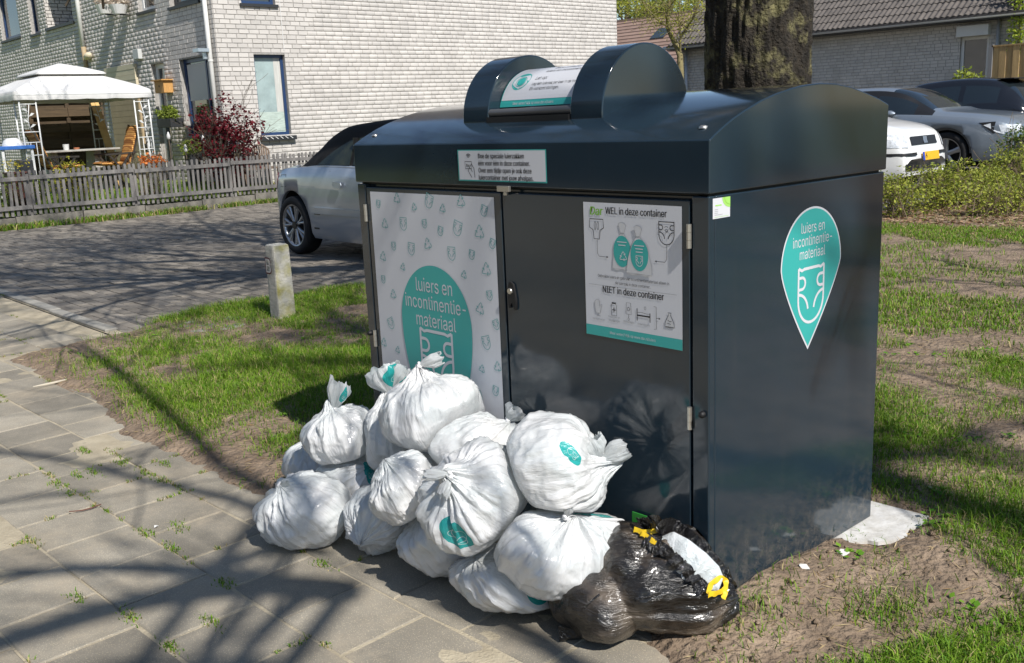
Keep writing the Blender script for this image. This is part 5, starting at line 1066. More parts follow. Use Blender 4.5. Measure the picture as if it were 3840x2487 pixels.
# ================================================================== BOLLARD
bo = Pz(*z7(1640, 618)); m_boll = mat('bollard_concrete', (.34, .33, .30), .95, var=.45, vs_=9, bump=.7, bs=60, col2=(.52, .50, .44), thick=.008)
_n = m_boll.node_tree; _p = _n.nodes['Principled BSDF']; _s = _p.inputs['Base Color'].links[0].from_socket
_g = _n.nodes.new('ShaderNodeNewGeometry'); _no = _n.nodes.new('ShaderNodeTexNoise'); _no.inputs['Scale'].default_value = 8; _no.inputs['Detail'].default_value = 7; _n.links.new(_g.outputs['Position'], _no.inputs['Vector'])
_sx = _n.nodes.new('ShaderNodeSeparateXYZ'); _n.links.new(_g.outputs['Normal'], _sx.inputs[0])
_m1 = _n.nodes.new('ShaderNodeMath'); _m1.operation = 'MULTIPLY_ADD'; _n.links.new(_sx.outputs[0], _m1.inputs[0]); _m1.inputs[1].default_value = .22; _n.links.new(_no.outputs[0], _m1.inputs[2])
_r = _n.nodes.new('ShaderNodeValToRGB'); _r.color_ramp.elements[0].position = .62; _r.color_ramp.elements[1].position = .86; _n.links.new(_m1.outputs[0], _r.inputs[0])
_mx = _n.nodes.new('ShaderNodeMix'); _mx.data_type = 'RGBA'; _n.links.new(_r.outputs[0], _mx.inputs[0]); _n.links.new(_s, _mx.inputs[6]); _mx.inputs[7].default_value = (.27, .25, .085, 1); _n.links.new(_mx.outputs[2], _p.inputs['Base Color'])
bz0 = float(soil_z(bo[0], bo[1]))-.03; bt_z = .545
bl = thing('bollard', 'lichen-stained square concrete bollard with painted letter B in the verge', 'bollard', (bo[0], bo[1], bz0))
mb = MB(); hw_ = .066; rows = []
for z, k in ((bz0, 1.04), (.12, 1.03), (.25, 1.0), (.4, .985), (bt_z-.03, .97), (bt_z-.006, .92), (bt_z, .80)):
    ring = []
    for (a, b) in (((-1, -1), (1, -1)), ((1, -1), (1, 1)), ((1, 1), (-1, 1)), ((-1, 1), (-1, -1))):
        for t in np.linspace(0, 1, 8, endpoint=False):
            x, y = a[0]+(b[0]-a[0])*t, a[1]+(b[1]-a[1])*t; c_ = .94 if t == 0 else 1; nz = 1+.05*(fbm(x*3+z*9, y*3, z*14, s=91)-.5); ring.append((bo[0]+x*hw_*k*c_*nz, bo[1]+y*hw_*k*c_*nz, z+.006*(fbm(x*2, y*2, s=92)-.5)))
    rows.append(ring)
mb.grid(np.array(rows), wrap=True); n = len(mb.v); mb.f.append(tuple(range(n-32, n))); mb.build('post', m_boll, bl, smooth=False)
tV, tF = text_geo('B'); m_red = mat('red_paint', (.10, .016, .02), .6)
for k, (mm, gsz, off) in enumerate(((m_red, 1.12, 0), (mat('white_paint', (.5, .48, .47), .7), .93, .0012))):
    cx_ = tV[:, 0].mean(); cz_ = tV[:, 1].mean()
    MB().add([(bo[0]-.0+(x-cx_)*.15*gsz, bo[1]-hw_*1.04-.0015-off, .40+(y-cz_)*.15*gsz) for x, y in tV], tF).build('painted_letter', mm, bl)
# ================================================================== CARS
m_tyre = mat('tyre_rubber', (.012, .012, .013), .8); m_under = mat('car_underside', (.008, .008, .009), .8)
m_rim = mat('alloy_rim', (.42, .43, .45), .28, metal=.8); m_rimd = mat('dark_rim', (.03, .03, .033), .35, metal=.4)
m_sglass = mat('side_glass', (.012, .018, .016), .12, spec=.25, var=.6, vs_=4, col2=(.05, .055, .03)); m_cglass = mat('car_glass', (.012, .017, .02), .03, spec=.9, coat=.4); m_lamp = mat('lamp_glass', (.55, .58, .62), .08, coat=.6, var=.35, vs_=25); m_taillamp = mat('tail_lamp', (.30, .012, .012), .15, coat=.5)  # side glass: olive mottle in the colour paints in mirrored foliage
m_trimb = mat('black_trim', (.012, .012, .013), .45); m_plate = mat('yellow_plate', (.70, .40, .015), .4); m_platb = mat('plate_blue', (.02, .06, .40), .4)
def paint(name, col, metal, rough=.28): return mat(name, col, rough, metal=metal, coat=.8)
def catmull(P, n):
    """P (m,k): samples n points per span"""
    P = np.asarray(P, float); m = len(P); E_ = np.vstack([2*P[0]-P[1], P, 2*P[-1]-P[-2]]); out = []
    for i in range(m-1):
        p0, p1, p2, p3 = E_[i:i+4]
        for t in np.linspace(0, 1, n, endpoint=False): out.append(.5*((2*p1)+(-p0+p2)*t+(2*p0-5*p1+4*p2-p3)*t*t+(-p0+3*p1-3*p2+p3)*t**3))
    out.append(P[-1]); return np.array(out)
class Car:
    def __init__(s, name, label, u0, sgn, v0, z, L_, w, top, belt, zb, wheels, rw, body, roofw=.70, soft=None, sidewin=(), wind=(), plan=None, group=None, rimstyle='ten', pillar=None):
        """local x from the rear (0) to the nose (L); y=0 is the axis; placed at u0+sgn*x, v0+y"""
        s.u0, s.sgn, s.v0, s.z, s.L, s.w = u0, sgn, v0, z, L_, w
        s.root = thing(name, label, 'car', (u0+sgn*L_/2, v0, z), group)
        X = np.unique(np.concatenate([np.linspace(0, L_, 90)]+[np.linspace(c-rw*1.25, c+rw*1.25, 34) for c in wheels]+[np.linspace(L_-.35, L_, 40), np.linspace(0, .3, 24)])); X = X[(X >= 0) & (X <= L_)]; s.X = X
        T = np.interp(X, *catmull(top, 8).T) ; Bl = np.interp(X, *catmull(belt, 6).T); Zb = np.interp(X, *np.array(zb).T)
        pl = plan or [(0, .80), (.12, .90), (.5, .965), (1.2, 1.0), (L_-1.2, 1.0), (L_-.55, .94), (L_-.15, .80), (L_, .66)]
        Wd = np.interp(X, *catmull(pl, 6).T)*w/2; g = np.clip((T-Bl)/.34, 0, 1); g = g*g*(3-2*g)
        ra = rw*1.2
        secs = []
        for x, t, b, zbo, h, gg in zip(X, T, Bl, Zb, Wd, g):
            za = zbo
            for c in wheels:
                if abs(x-c) < ra: za = max(za, rw+math.sqrt(ra*ra-(x-c)**2))
            hw_, ih = min(za, b-.05), h-.24
            lo = lambda z_: max(z_, hw_)
            sec = [(0, zbo), (ih, zbo), (ih+.01, hw_ if za > zbo else zbo), (h-.035, hw_), (h-.004, lo(zbo+.06)), (h, lo(zbo+(b-zbo)*.35)), (h, lo(zbo+(b-zbo)*.62)), (h-.008, lo(zbo+(b-zbo)*.85)), (h-.028, b)]
            rwid = h*(.86*(1-gg)+roofw*gg); top_e = t-(.055*gg+.02*(1-gg))
            for q in (.06, .3, .55, .8, 1.0):
                z_ = b+(top_e-b)*q; y_ = (h-.045)+(rwid-(h-.045))*(q**1.25); sec.append((y_, z_))
            sec += [(rwid*.90, t-.018*gg-.004), (rwid*.6, t-.004), (rwid*.3, t), (0, t+.002)]
            secs.append(sec)
        S = np.array(secs); m = S.shape[1]; s.S = S
        full = np.concatenate([np.stack([np.repeat(X[:, None], m, 1), -S[..., 0], S[..., 1]], -1), np.stack([np.repeat(X[:, None], m, 1), S[..., 0], S[..., 1]], -1)[:, ::-1][:, 1:]], 1)
        n, k = full.shape[:2]; V = s.tw(full.reshape(-1, 3)); groups = {'body': [], 'under': [], 'glass': {}, 'soft': [], 'pillar': []}
        for i in range(n-1):
            xm = (X[i]+X[i+1])/2
            for j in range(k-1):
                jj = min(j, k-2-j); f = (i*k+j, (i+1)*k+j, (i+1)*k+j+1, i*k+j+1); f = f[::-1] if sgn > 0 else f
                if jj <= 2: groups['under'].append(f); continue
                gl = None
                zc = full[i:i+2, j:j+2, 2].mean()
                if 9 <= jj <= 11 and (not soft or zc < min(.955+(xm-1.05)*.47, 1.21)):
                    for a, b, nm in sidewin:
                        if a <= xm <= b and g[i] > .22: gl = (nm, j < k//2)
                if 13 <= jj:
                    for a, b, nm in wind:
                        if a <= xm <= b: gl = (nm, 0)
                if gl: groups['glass'].setdefault(gl, []).append(f)
                elif pillar and 9 <= jj <= 12 and pillar[0] <= xm <= pillar[1] and g[i] > .1: groups['pillar'].append(f)
                elif soft and jj >= 9 and g[i] > .02 and soft[0] <= xm <= soft[1]: groups['soft'].append(f)
                else: groups['body'].append(f)
        def sub(fs, name, m_, par):
            if not fs: return None
            ids = sorted({i for f in fs for i in f}); mp = {a: b for b, a in enumerate(ids)}; return obj_np(name, V[ids], [tuple(mp[i] for i in f) for f in fs], m_, par, smooth=True)
        # close nose and tail
        for i in (0, n-1):
            ring = [i*k+j for j in range(k)]; groups['body'].append(tuple(ring if (i == 0) == (sgn > 0) else ring[::-1]))
        s.body = sub(groups['body'], 'body', body, s.root); sub(groups['under'], 'underside', m_under, s.root)
        for (nm, _), fs in groups['glass'].items(): sub(fs, nm, m_cglass, s.root)
        if groups['soft']: sub(groups['soft'], 'soft_top', mat('soft_top_cloth', (.006, .006, .007), .95, bump=.2, bs=200), s.root)
        sub(groups['pillar'], 'window_surround', m_trimb, s.root)
        for c in wheels:
            for sd in (-1, 1): s.wheel(c, sd, rw, rimstyle)
    def tw(s, P): P = np.asarray(P, float); return np.stack([s.u0+s.sgn*P[..., 0], s.v0+P[..., 1], s.z+P[..., 2]], -1)
    def wheel(s, c, sd, r, style):
        t = .20; yo = s.w/2-.012; ctr = np.array([c, sd*yo, r]); ri = r*.71
        A = lambda rr, y, k, n: s.tw([c+rr*cos(2*pi*k/n), sd*(yo-y), r+rr*sin(2*pi*k/n)])
        prof = [(ri, .02), (ri+.012, .0), (r*.93, .0), (r*.985, .018), (r, .045), (r, t-.045), (r*.97, t-.01), (ri, t)]; n = 44
        rows = np.array([[A(rr, y, k, n) for k in range(n)] for rr, y in prof]); w = MB().grid(rows, wrap=True).build('wheel', m_tyre, s.root, smooth=True)
        rows = np.array([[A(rr, y, k, n) for k in range(n)] for rr, y in ((ri+.004, .004), (ri-.008, .006), (ri-.016, .03), (ri-.02, .11))]); MB().grid(rows, wrap=True).build('rim', m_rim, w, smooth=True)
        MB().add([A(ri-.02, .10, k, n) for k in range(n)], [tuple(range(n))]).build('brake_disc', m_under, w)
        ns = {'ten': 7, 'five': 5}[style]; rows = []
        for q in range(ns):
            for da in ((-.17, .17) if style == 'ten' else (0,)):
                a0 = 2*pi*q/ns+.35; mb = MB(); wd = .017 if style == 'ten' else .052
                pts = []
                for rr, yy, ww in ((ri*.16, .022, wd*.8), (ri*.55, .016, wd*.75), (ri*.985, .012, wd*1.05)):
                    a = a0+da*(rr/ri); px_, pz_ = cos(a)*rr, sin(a)*rr; tx, tz_ = -sin(a)*ww, cos(a)*ww
                    pts.append([s.tw([c+px_+e*tx, sd*(yo-yy-h_), r+pz_+e*tz_]) for e, h_ in ((-1, .02), (-.7, 0), (.7, 0), (1, .02))])
                MB().grid(np.array(pts)).build('spoke', m_rim if style == 'ten' or q % 1 == 0 else m_rimd, w, smooth=True)
        MB().add([A(ri*.2, .012, k, 20) for k in range(20)], [tuple(range(20))]).build('hub_cap', m_rimd if style == 'ten' else m_rim, w)
    def at(s, x, sd, z, off=.004):
        """point on the flank at x, height z"""
        i = int(np.argmin(abs(s.X-x))); sec = s.S[i]; y = np.interp(z, sec[3:, 1], sec[3:, 0]); return np.array([x, sd*(y+off), z])
    def top_at(s, x, y, off=.004):
        i = int(np.argmin(abs(s.X-x))); sec = s.S[i][::-1]; return np.array([x, y, np.interp(abs(y), sec[:9, 0], sec[:9, 1])+off])
    def patch(s, pts, sd, name, m_, off=.006, thick=.012):
        """outline of (x, z) on the flank, as a thin shell following it"""
        P = [s.tw(s.at(x, sd, z, off)) for x, z in pts]; Q_ = [s.tw(s.at(x, sd, z, off-thick)) for x, z in pts]; n = len(P)
        return MB().add(P+Q_, [tuple(range(n))]+[(i, (i+1) % n, n+(i+1) % n, n+i) for i in range(n)]).build(name, m_, s.root)
    def boxl(s, x0, x1, y0, y1, z0, z1, name, m_, bev=0):
        P0, P1 = s.tw([x0, y0, z0]), s.tw([x1, y1, z1]); return MB().box(min(P0[0], P1[0]), max(P0[0], P1[0]), min(P0[1], P1[1]), max(P0[1], P1[1]), P0[2], P1[2]).build(name, m_, s.root, bev=bev)
    def mirror(s, x, z, sd, m_):
        c = s.at(x, sd, z, .09); rows = []
        for a in np.linspace(0, 1, 9):
            r = math.sin(pi*min(max(a, .04), .96))**.6; rows.append([s.tw(c+np.array([(a-.5)*.20, .075*r*cos(q), .058*r*sin(q)])) for q in np.linspace(0, 2*pi, 16, endpoint=False)])
        MB().grid(np.array(rows), wrap=True).build('wing_mirror', m_, s.root, smooth=True); MB().beam(s.tw(c+[0, -sd*.03, -.05]), s.tw(c+[0, -sd*.11, -.075]), .05, .03).build('mirror_foot', m_trimb, s.root)

m_silver = paint('silver_paint', (.36, .40, .455), .35, .3)
c1 = Car('convertible_car', 'silver convertible car with black cloth roof parked across the road', -8.42, 1, 4.19, -.012, 4.57, 1.78,
    top=[(0, .62), (.04, .80), (.12, .885), (.25, .93), (.42, .945), (.62, .962), (.70, .985), (.80, 1.065), (.92, 1.15), (1.06, 1.25), (1.3, 1.335), (1.6, 1.372), (2.0, 1.39), (2.35, 1.39), (2.65, 1.36), (2.95, 1.22), (3.25, 1.05), (3.42, .97), (3.7, .93), (4.1, .86), (4.4, .74), (4.55, .55), (4.57, .5)],
    belt=[(0, .56), (.03, .76), (.1, .85), (.25, .895), (.6, .925), (1.2, .935), (1.8, .925), (2.6, .905), (3.3, .89), (3.9, .83), (4.3, .72), (4.57, .46)], zb=[(0, .33), (.18, .23), (.4, .2), (4.2, .18), (4.57, .26)],
    wheels=(.53, 3.18), rw=.312, body=m_silver, roofw=.76, soft=(.62, 2.72), sidewin=(), wind=((2.75, 3.28, 'windscreen'),), group='cars parked in the bays')
c1.patch([(1.07, .957), (1.18, 1.02), (1.30, 1.085), (1.44, 1.145), (1.57, 1.19), (1.66, 1.205), (1.665, 1.08), (1.67, .957), (1.4, .957)], -1, 'rear_side_window', m_sglass, .006)
c1.patch([(1.73, .957), (1.725, 1.08), (1.72, 1.215), (1.95, 1.235), (2.25, 1.24), (2.5, 1.22), (2.7, 1.12), (2.9, .99), (2.95, .955), (2.3, .957)], -1, 'side_window', m_sglass, .006)
for pts_ in ([(.25, .845), (.40, .851), (.40, .846), (.25, .84)], [(.25, .718), (.40, .722), (.40, .717), (.25, .713)], [(.25, .84), (.256, .84), (.256, .718), (.25, .718)], [(.394, .846), (.40, .846), (.40, .722), (.394, .722)]): c1.patch(pts_, -1, 'fuel_flap_seam', m_trimb, .002)
c1.patch([(.02, .87), (.13, .865), (.15, .78), (.10, .70), (.012, .66)], -1, 'tail_lamp', m_taillamp, .004); c1.patch([(.02, .87), (.13, .865), (.15, .78), (.10, .70), (.012, .66)], 1, 'tail_lamp', m_taillamp, .004)
c1.patch([(1.0, .465), (1.0, .53), (3.0, .525), (3.0, .46)], -1, 'side_trim', m_silver, .032, .03); c1.patch([(1.0, .452), (1.0, .462), (3.0, .457), (3.0, .447)], -1, 'trim_shadow', m_trimb, .004); c1.patch([(.98, .30), (.98, .318), (3.0, .31), (3.0, .292)], -1, 'sill_crease', m_trimb, .003); c1.patch([(.02, .56), (.02, .572), (.20, .575), (.20, .563)], -1, 'bumper_gap', m_trimb, .002); c1.patch([(1.44, .80), (1.58, .79), (1.59, .765), (1.57, .735), (1.47, .735), (1.43, .76)], -1, 'door_handle', m_silver, .028)  # thin black strip below the side trim paints in its shade
c1.patch([(.72, .938), (1.2, .948), (1.9, .938), (2.7, .918), (2.7, .910), (1.9, .930), (1.2, .940), (.72, .930)], -1, 'chrome_strip', m_steel, .006)
c1.patch([(1.33, .22), (1.345, .9), (1.35, .9), (1.335, .22)], -1, 'door_gap', m_trimb, .0015)
c1.boxl(1.695, 1.712, -.80, -.74, .93, 1.22, 'window_pillar', m_trimb)

m_whitep = paint('white_paint_car', (.74, .74, .73), 0., .3)
c2 = Car('white_hatchback', 'small white hatchback car with yellow plate behind the low hedge', -4.78-3.55, 1, 11.48, .04, 3.55, 1.58,
    top=[(0, .7), (.03, 1.0), (.25, 1.42), (.5, 1.50), (1.2, 1.53), (1.9, 1.50), (2.2, 1.36), (2.55, 1.12), (2.75, 1.04), (3.05, .985), (3.3, .925), (3.45, .84), (3.52, .66), (3.55, .5)],
    belt=[(0, .6), (.05, .9), (.4, .96), (1.5, .95), (2.3, .93), (2.75, .92), (3.1, .87), (3.35, .78), (3.5, .62), (3.55, .45)], zb=[(0, .3), (.3, .22), (3.2, .2), (3.55, .28)],
    wheels=(.55, 2.85), rw=.29, body=m_whitep, roofw=.74, sidewin=((.45, 1.25, 'rear_side_window'), (1.33, 2.3, 'side_window')), wind=((1.95, 2.62, 'windscreen'),), plan=[(0, .85), (.2, .95), (.8, 1.), (2.6, 1.), (3.1, .95), (3.35, .87), (3.5, .80), (3.55, .74)], group='cars parked in the bays')
def nose(c, y0, y1, z0, z1, name, m_, x0=None, off=.02, bev=.004, rake=0.):
    """plate across the nose; follows the plan curve of the bumper"""
    rows = []
    for y in np.linspace(y0, y1, 9):
        row = []
        for z in (z0, (z0+z1)/2, z1):
            i = len(c.X)-1; xx = c.L
            for i in range(len(c.X)-1, 0, -1):
                sec = c.S[i]; w_ = np.interp(z, sec[3:, 1], sec[3:, 0])
                if sec[3:, 1].max() >= z and sec[:, 1].min() <= z+.05 and w_ >= abs(y): xx = c.X[i]; break
            row.append(c.tw([xx+off+rake*(z-z0), y, z]))
        rows.append(row)
    A = np.array(rows); mb = MB(); mb.grid(A); mb.grid((A-np.array([c.sgn*(off+.01), 0, 0]))[:, ::-1])
    return mb.build(name, m_, c.root, smooth=True)
nose(c2, -.40, .35, .685, .80, 'grille', m_trimb, off=.016); nose(c2, -.055, .055, .70, .79, 'badge', m_rim, off=.026)
nose(c2, -.74, -.50, .66, .84, 'headlight', m_lamp, off=.018); nose(c2, .50, .74, .66, .84, 'headlight', m_lamp, off=.018)
nose(c2, -.74, -.30, .545, .585, 'bumper_strip', m_trimb, off=.02); nose(c2, .34, .74, .545, .585, 'bumper_strip', m_trimb, off=.02)
nose(c2, -.60, -.24, .35, .44, 'air_intake', m_trimb, off=.016); nose(c2, -.14, .40, .36, .405, 'air_intake', m_under, off=.016)
pl_ = nose(c2, -.17, .32, .47, .585, 'number_plate', m_plate, off=.034); nose(c2, -.17, -.115, .472, .583, 'plate_band', m_platb, off=.037)
tV, tF = text_geo('6'); MB().add([c2.tw([c2.L+.03, -.105+x*.11, .488+y*.115]) for x, y in tV], tF).build('plate_lettering', m_ink, c2.root)
c2.mirror(2.42, 1.0, -1, m_whitep)

m_grey = paint('grey_blue_paint', (.25, .29, .335), .5, .3)
c3 = Car('silver_crossover', 'grey blue crossover car with thin headlights between white and black cars', -4.57-4.75, 1, 14.0+.93, .085, 4.75, 1.86,
    top=[(0, .75), (.03, .95), (.15, 1.02), (.6, 1.20), (1.0, 1.36), (1.5, 1.455), (2.0, 1.47), (2.5, 1.45), (2.85, 1.37), (3.2, 1.18), (3.45, 1.055), (3.7, 1.02), (4.1, .98), (4.45, .92), (4.66, .80), (4.75, .55)],
    belt=[(0, .7), (.05, .9), (.5, .98), (1.5, 1.0), (2.6, .985), (3.3, .975), (3.7, .95), (4.25, .89), (4.58, .79), (4.75, .5)], zb=[(0, .35), (.3, .25), (4.4, .24), (4.75, .3)],
    wheels=(.92, 3.66), rw=.352, body=m_grey, roofw=.68, sidewin=((.75, 1.5, 'rear_side_window'), (1.56, 2.35, 'side_window'), (2.42, 3.12, 'side_window')), wind=((2.62, 3.36, 'windscreen'), (.25, .85, 'rear_window')), plan=[(0, .82), (.2, .92), (.8, .985), (1.4, 1.), (3.8, 1.), (4.3, .96), (4.55, .89), (4.69, .82), (4.75, .74)], group='cars parked in the bays', rimstyle='five', pillar=(.5, 3.4))
c3.mirror(2.72, 1.02, -1, m_grey)
c3.patch([(4.24, .80), (4.35, .83), (4.55, .815), (4.66, .79), (4.66, .70), (4.52, .66), (4.42, .69), (4.35, .74)], -1, 'headlight', m_lamp, .008); c3.patch([(4.17, .84), (4.4, .852), (4.66, .83), (4.66, .795), (4.35, .832), (4.22, .80), (4.41, .68), (4.385, .67)], -1, 'headlight_surround', m_trimb, .006)
nose(c3, -.85, -.55, .69, .80, 'headlight', m_lamp, off=.018); nose(c3, .55, .85, .69, .80, 'headlight', m_lamp, off=.018); nose(c3, -.78, -.52, .36, .60, 'air_intake', m_trimb, off=.016); nose(c3, -.48, .48, .33, .47, 'air_intake', m_trimb, off=.016)
c3.patch([(3.24, .35), (3.24, .97), (3.247, .97), (3.247, .35)], -1, 'door_gap', m_trimb, .0015)
for c_ in (.92, 3.66):
    pts = [(c_+.425*cos(radians(a)), .352+.425*sin(radians(a))) for a in np.linspace(2, 178, 26)]+[(c_+.385*cos(radians(a)), .352+.385*sin(radians(a))) for a in np.linspace(178, 2, 26)]
    P_a = [c3.tw(c3.at(x, -1, max(z, .36), .008)) for x, z in pts]; MB().add(P_a, [(i, i+1, 50-i, 51-i) for i in range(25)]).build('arch_trim', mat('arch_grey', (.085, .09, .095), .5), c3.root)
m_blackp = paint('black_paint_car', (.012, .013, .016), .2, .2)
c4 = Car('black_hatchback', 'glossy black hatchback car parked tail out beside the crossover', -5.30, -1, 16.3+.9, .11, 4.2, 1.8,
    top=[(0, .7), (.03, .98), (.10, 1.10), (.35, 1.36), (.62, 1.50), (1.1, 1.555), (1.7, 1.54), (2.2, 1.46), (2.7, 1.20), (2.95, 1.08), (3.4, 1.0), (3.9, .88), (4.12, .72), (4.2, .5)],
    belt=[(0, .65), (.06, .95), (.3, 1.06), (1.0, 1.07), (2.0, 1.03), (2.9, .99), (3.5, .90), (4.0, .76), (4.2, .46)], zb=[(0, .33), (.3, .24), (4.0, .22), (4.2, .3)],
    wheels=(.72, 3.28), rw=.32, body=m_blackp, roofw=.72, sidewin=((.55, 1.15, 'rear_side_window'), (1.24, 2.5, 'side_window')), wind=((2.1, 2.82, 'windscreen'), (.13, .56, 'rear_window')), group='cars parked in the bays')
c4.boxl(.36, .66, -.56, .56, 1.502, 1.52, 'roof_spoiler', m_blackp, bev=.005)

# ================================================================== LOW HOUSE BEHIND THE CARS
VR = 24.0; q8 = zoomed(3000, 0, 2.833); q7 = zoomed(2280, 0, 4.532)
RX = lambda x, y: Pv(*q8(x, y), VR)
low = thing('low_brick_house', 'low brick house with dark wavy roof tiles behind the parked cars', 'house', (-13, VR+2, .1))
wr_ = Wall((-18.75, VR, 0), (1, 0, 0), (0, -1, 0)); rx = lambda u: u+18.75
dl, dr_, dt = RX(1705, 440)[0], RX(2010, 430)[0], RX(1705, 400)[2]
brick_wall(low, wr_, 'front_wall', 18.75-8.35, .1, 3.18, [(rx(dl), rx(dr_), .3, dt, .1)], seed=21, margin=300)
window(low, wr_, rx(dl), rx(dr_), .3, dt, m_wframe, m_glass, rec=.08, fw=.075)
b0_ = RX(1690, 350); mb = MB(); wr_.box(mb, rx(dl)-.04, rx(dr_)+.04, dt+.002, dt+.27, .012, .20); mb.build('shutter_box', mat('shutter_white', (.62, .62, .60), .5), low, bev=.01)
ez = float(RX(1000, 290)[2]); EO = .52
m_gut = mat('zinc_gutter', (.50, .51, .52), .4, metal=.3)
mb = MB(); mb.tube([(-19.1, VR-EO+.04, ez+.02), (-8.0, VR-EO+.04, ez+.02)], .055, 10); mb.build('gutter', m_gut, low, smooth=True)
mb = MB(); mb.box(-19.0, -8.1, VR-EO+.06, VR+.02, ez-.06, ez-.03); mb.build('soffit', m_dark, low)
for u_ in (float(Pv(*q7(1355, 900), VR)[0]), float(RX(2120, 300)[0])): mb = MB(); mb.tube([(u_, VR-.07, .2), (u_, VR-.07, ez-.06)], .045, 10); mb.build('downpipe', m_gut, low, smooth=True)
# roof: wavy tiles in courses
m_tile = mat('roof_tile', (.075, .066, .060), .8, var=.35, vs_=3, bump=.3, bs=60, island=.14, col2=(.125, .108, .095))
sl = radians(38); TW, TE = .30, .335; y0_, z0_ = VR-EO, ez+.05
MB().add([(-18.9, y0_+.05, z0_-.02), (-8.15, y0_+.05, z0_-.02), (-8.15, y0_+.05+7*cos(sl), z0_-.02+7*sin(sl)), (-18.9, y0_+.05+7*cos(sl), z0_-.02+7*sin(sl))], [(0, 1, 2, 3)]).build('roof_deck', m_rooft, low)
nx = 13; tv = []
for j, (d, lift) in enumerate(((0, .0), (0, .03), (TE+.05, .006))):
    for i in range(nx): x = i/(nx-1)*TW; wv = .021*(1-cos(2*pi*2*i/(nx-1)))*.5*1.6; tv.append((x, d*cos(sl)-(lift+wv)*sin(sl)*(j > 0), d*sin(sl)+(lift+wv*(j > 0))*cos(sl)))
tf = [(j*nx+i, j*nx+i+1, (j+1)*nx+i+1, (j+1)*nx+i) for j in range(2) for i in range(nx-1)]
tm = npmesh('roof_tile', tv, tf); tm.materials.append(m_tile); its = []
for r in range(13):
    for k in range(36):
        P0 = np.array([-18.9+k*TW, y0_+r*TE*cos(sl), z0_+r*TE*sin(sl)])
        if P0[0]+TW > -8.1: continue
        x_, y_, d_ = project(P0); its.append((d_ if (-120 < x_ < PW+60 and -60 < y_) else 999+d_, P0))
its.sort(key=lambda t: t[0]); rest = its[300:]
roofp = MB().beam((-18.95, y0_-.01, z0_-.005), (-8.1, y0_-.01, z0_-.005), .03, .05).build('roof', m_rooft, low)
for d_, P0 in its[:300]: o = bpy.data.objects.new('roof_tile', tm); COL.objects.link(o); o.parent = roofp; o.location = tuple(P0-W(roofp)+np.array([rnd.gauss(0, .002), 0, rnd.gauss(0, .002)]))
TV = np.array(tv); V = np.concatenate([TV+P0 for _, P0 in rest]); F = np.concatenate([np.array(tf)+i*len(TV) for i in range(len(rest))]); obj_np('roof_tiles', V, F, m_tile, roofp, kind='stuff')
# taller gable next door, far right
nb = thing('neighbour_house', 'tall pale brick gable at the end of the low tiled house', 'house', (-6, VR+2, .1))
wn = Wall((-8.3, VR-.25, 0), (1, 0, 0), (0, -1, 0)); brick_wall(nb, wn, 'front_wall', 6, .1, 6.2, seed=31, limit=120, margin=200)
MB().add([(-8.3, VR-.252, .1), (-8.3, VR+7, .1), (-8.3, VR+7, 6.2), (-8.3, VR-.252, 6.2)], [(0, 1, 2, 3)]).build('side_wall', m_brick, nb)
# board fence beside the door
m_tan = mat('tan_board', (.40, .27, .12), .75, var=.25, vs_=5, island=.18, bump=.4, bs=40, stretch=(3, 3, .4)); VB = 21.5
f0 = Pv(*q8(2060, 500), VB); f1_ = Pv(*q8(2380, 480), VB)
bf = thing('board_fence', 'tan vertical board fence at the corner of the low house', 'fence', (f0[0]+1, VB, .12))
for k in range(16):
    u_ = f0[0]+k*.145; MB().box(u_, u_+.137, VB-.012-.022*(k % 2), VB+.012-.022*(k % 2), .15, f0[2]).build('board', m_tan, bf)
MB().box(f0[0]-.03, f0[0]+2.4, VB-.05, VB+.04, f0[2]+.001, f0[2]+.035).build('cap_rail', m_tan, bf); MB().box(f0[0]-.09, f0[0]-.005, VB-.05, VB+.05, .1, f0[2]+.05).build('post', mat('grey_post', (.2, .2, .2), .8), bf)
# far house with faded red-brown tiles seen between the two
VH = 44.; farh = thing('far_house', 'distant house with faded red brown tiled roof and skylight', 'house', (-30, VH+3, 0))
A = Pv(*q7(100, 385), VH); Bq = Pv(*q7(1300, 380), VH); m_pink = mat('faded_tile', (.21, .135, .105), .9, var=.3, vs_=2, island=.08, col2=(.29, .195, .155))
zt_, ul, ur = A[2], A[0]-6, Bq[0]+6; run = 5.0; nrow = 17
MB().box(ul+.3, ur-.3, VH-run+.4, VH+4, 0, zt_-run*.62).build('wall', m_brick, farh)
rows = []
for r in range(nrow):
    t0, t1 = r/nrow, (r+1)/nrow; za, zb = zt_-run*.70*t0, zt_-run*.70*t1
    rp = MB().add([(ul, VH-run*t0, za+.02), (ur, VH-run*t0, za+.02), (ur, VH-run*t1-.03, zb+.06), (ul, VH-run*t1-.03, zb+.06), (ul, VH-run*t1-.03, zb), (ur, VH-run*t1-.03, zb)], [(0, 3, 2, 1), (3, 4, 5, 2)]).build('tile_course', m_pink, farh)
MB().box(ul, ur, VH-.12, VH+.12, zt_-.05, zt_+.10).build('ridge', m_pink, farh)
_ts = np.linspace(0, 1, 200); _t = min(_ts, key=lambda t: abs(Pv(*q7(800, 590), VH-run*t)[2]-(zt_-run*.7*t))); S0 = Pv(*q7(800, 590), VH-run*_t); MB().add([S0+[0, .3, .21+.12], S0+[1.0, .3, .21+.12], S0+[1.0, -.5, -.35+.12], S0+[0, -.5, -.35+.12]], [(0, 3, 2, 1)]).build('skylight', m_glass, farh)
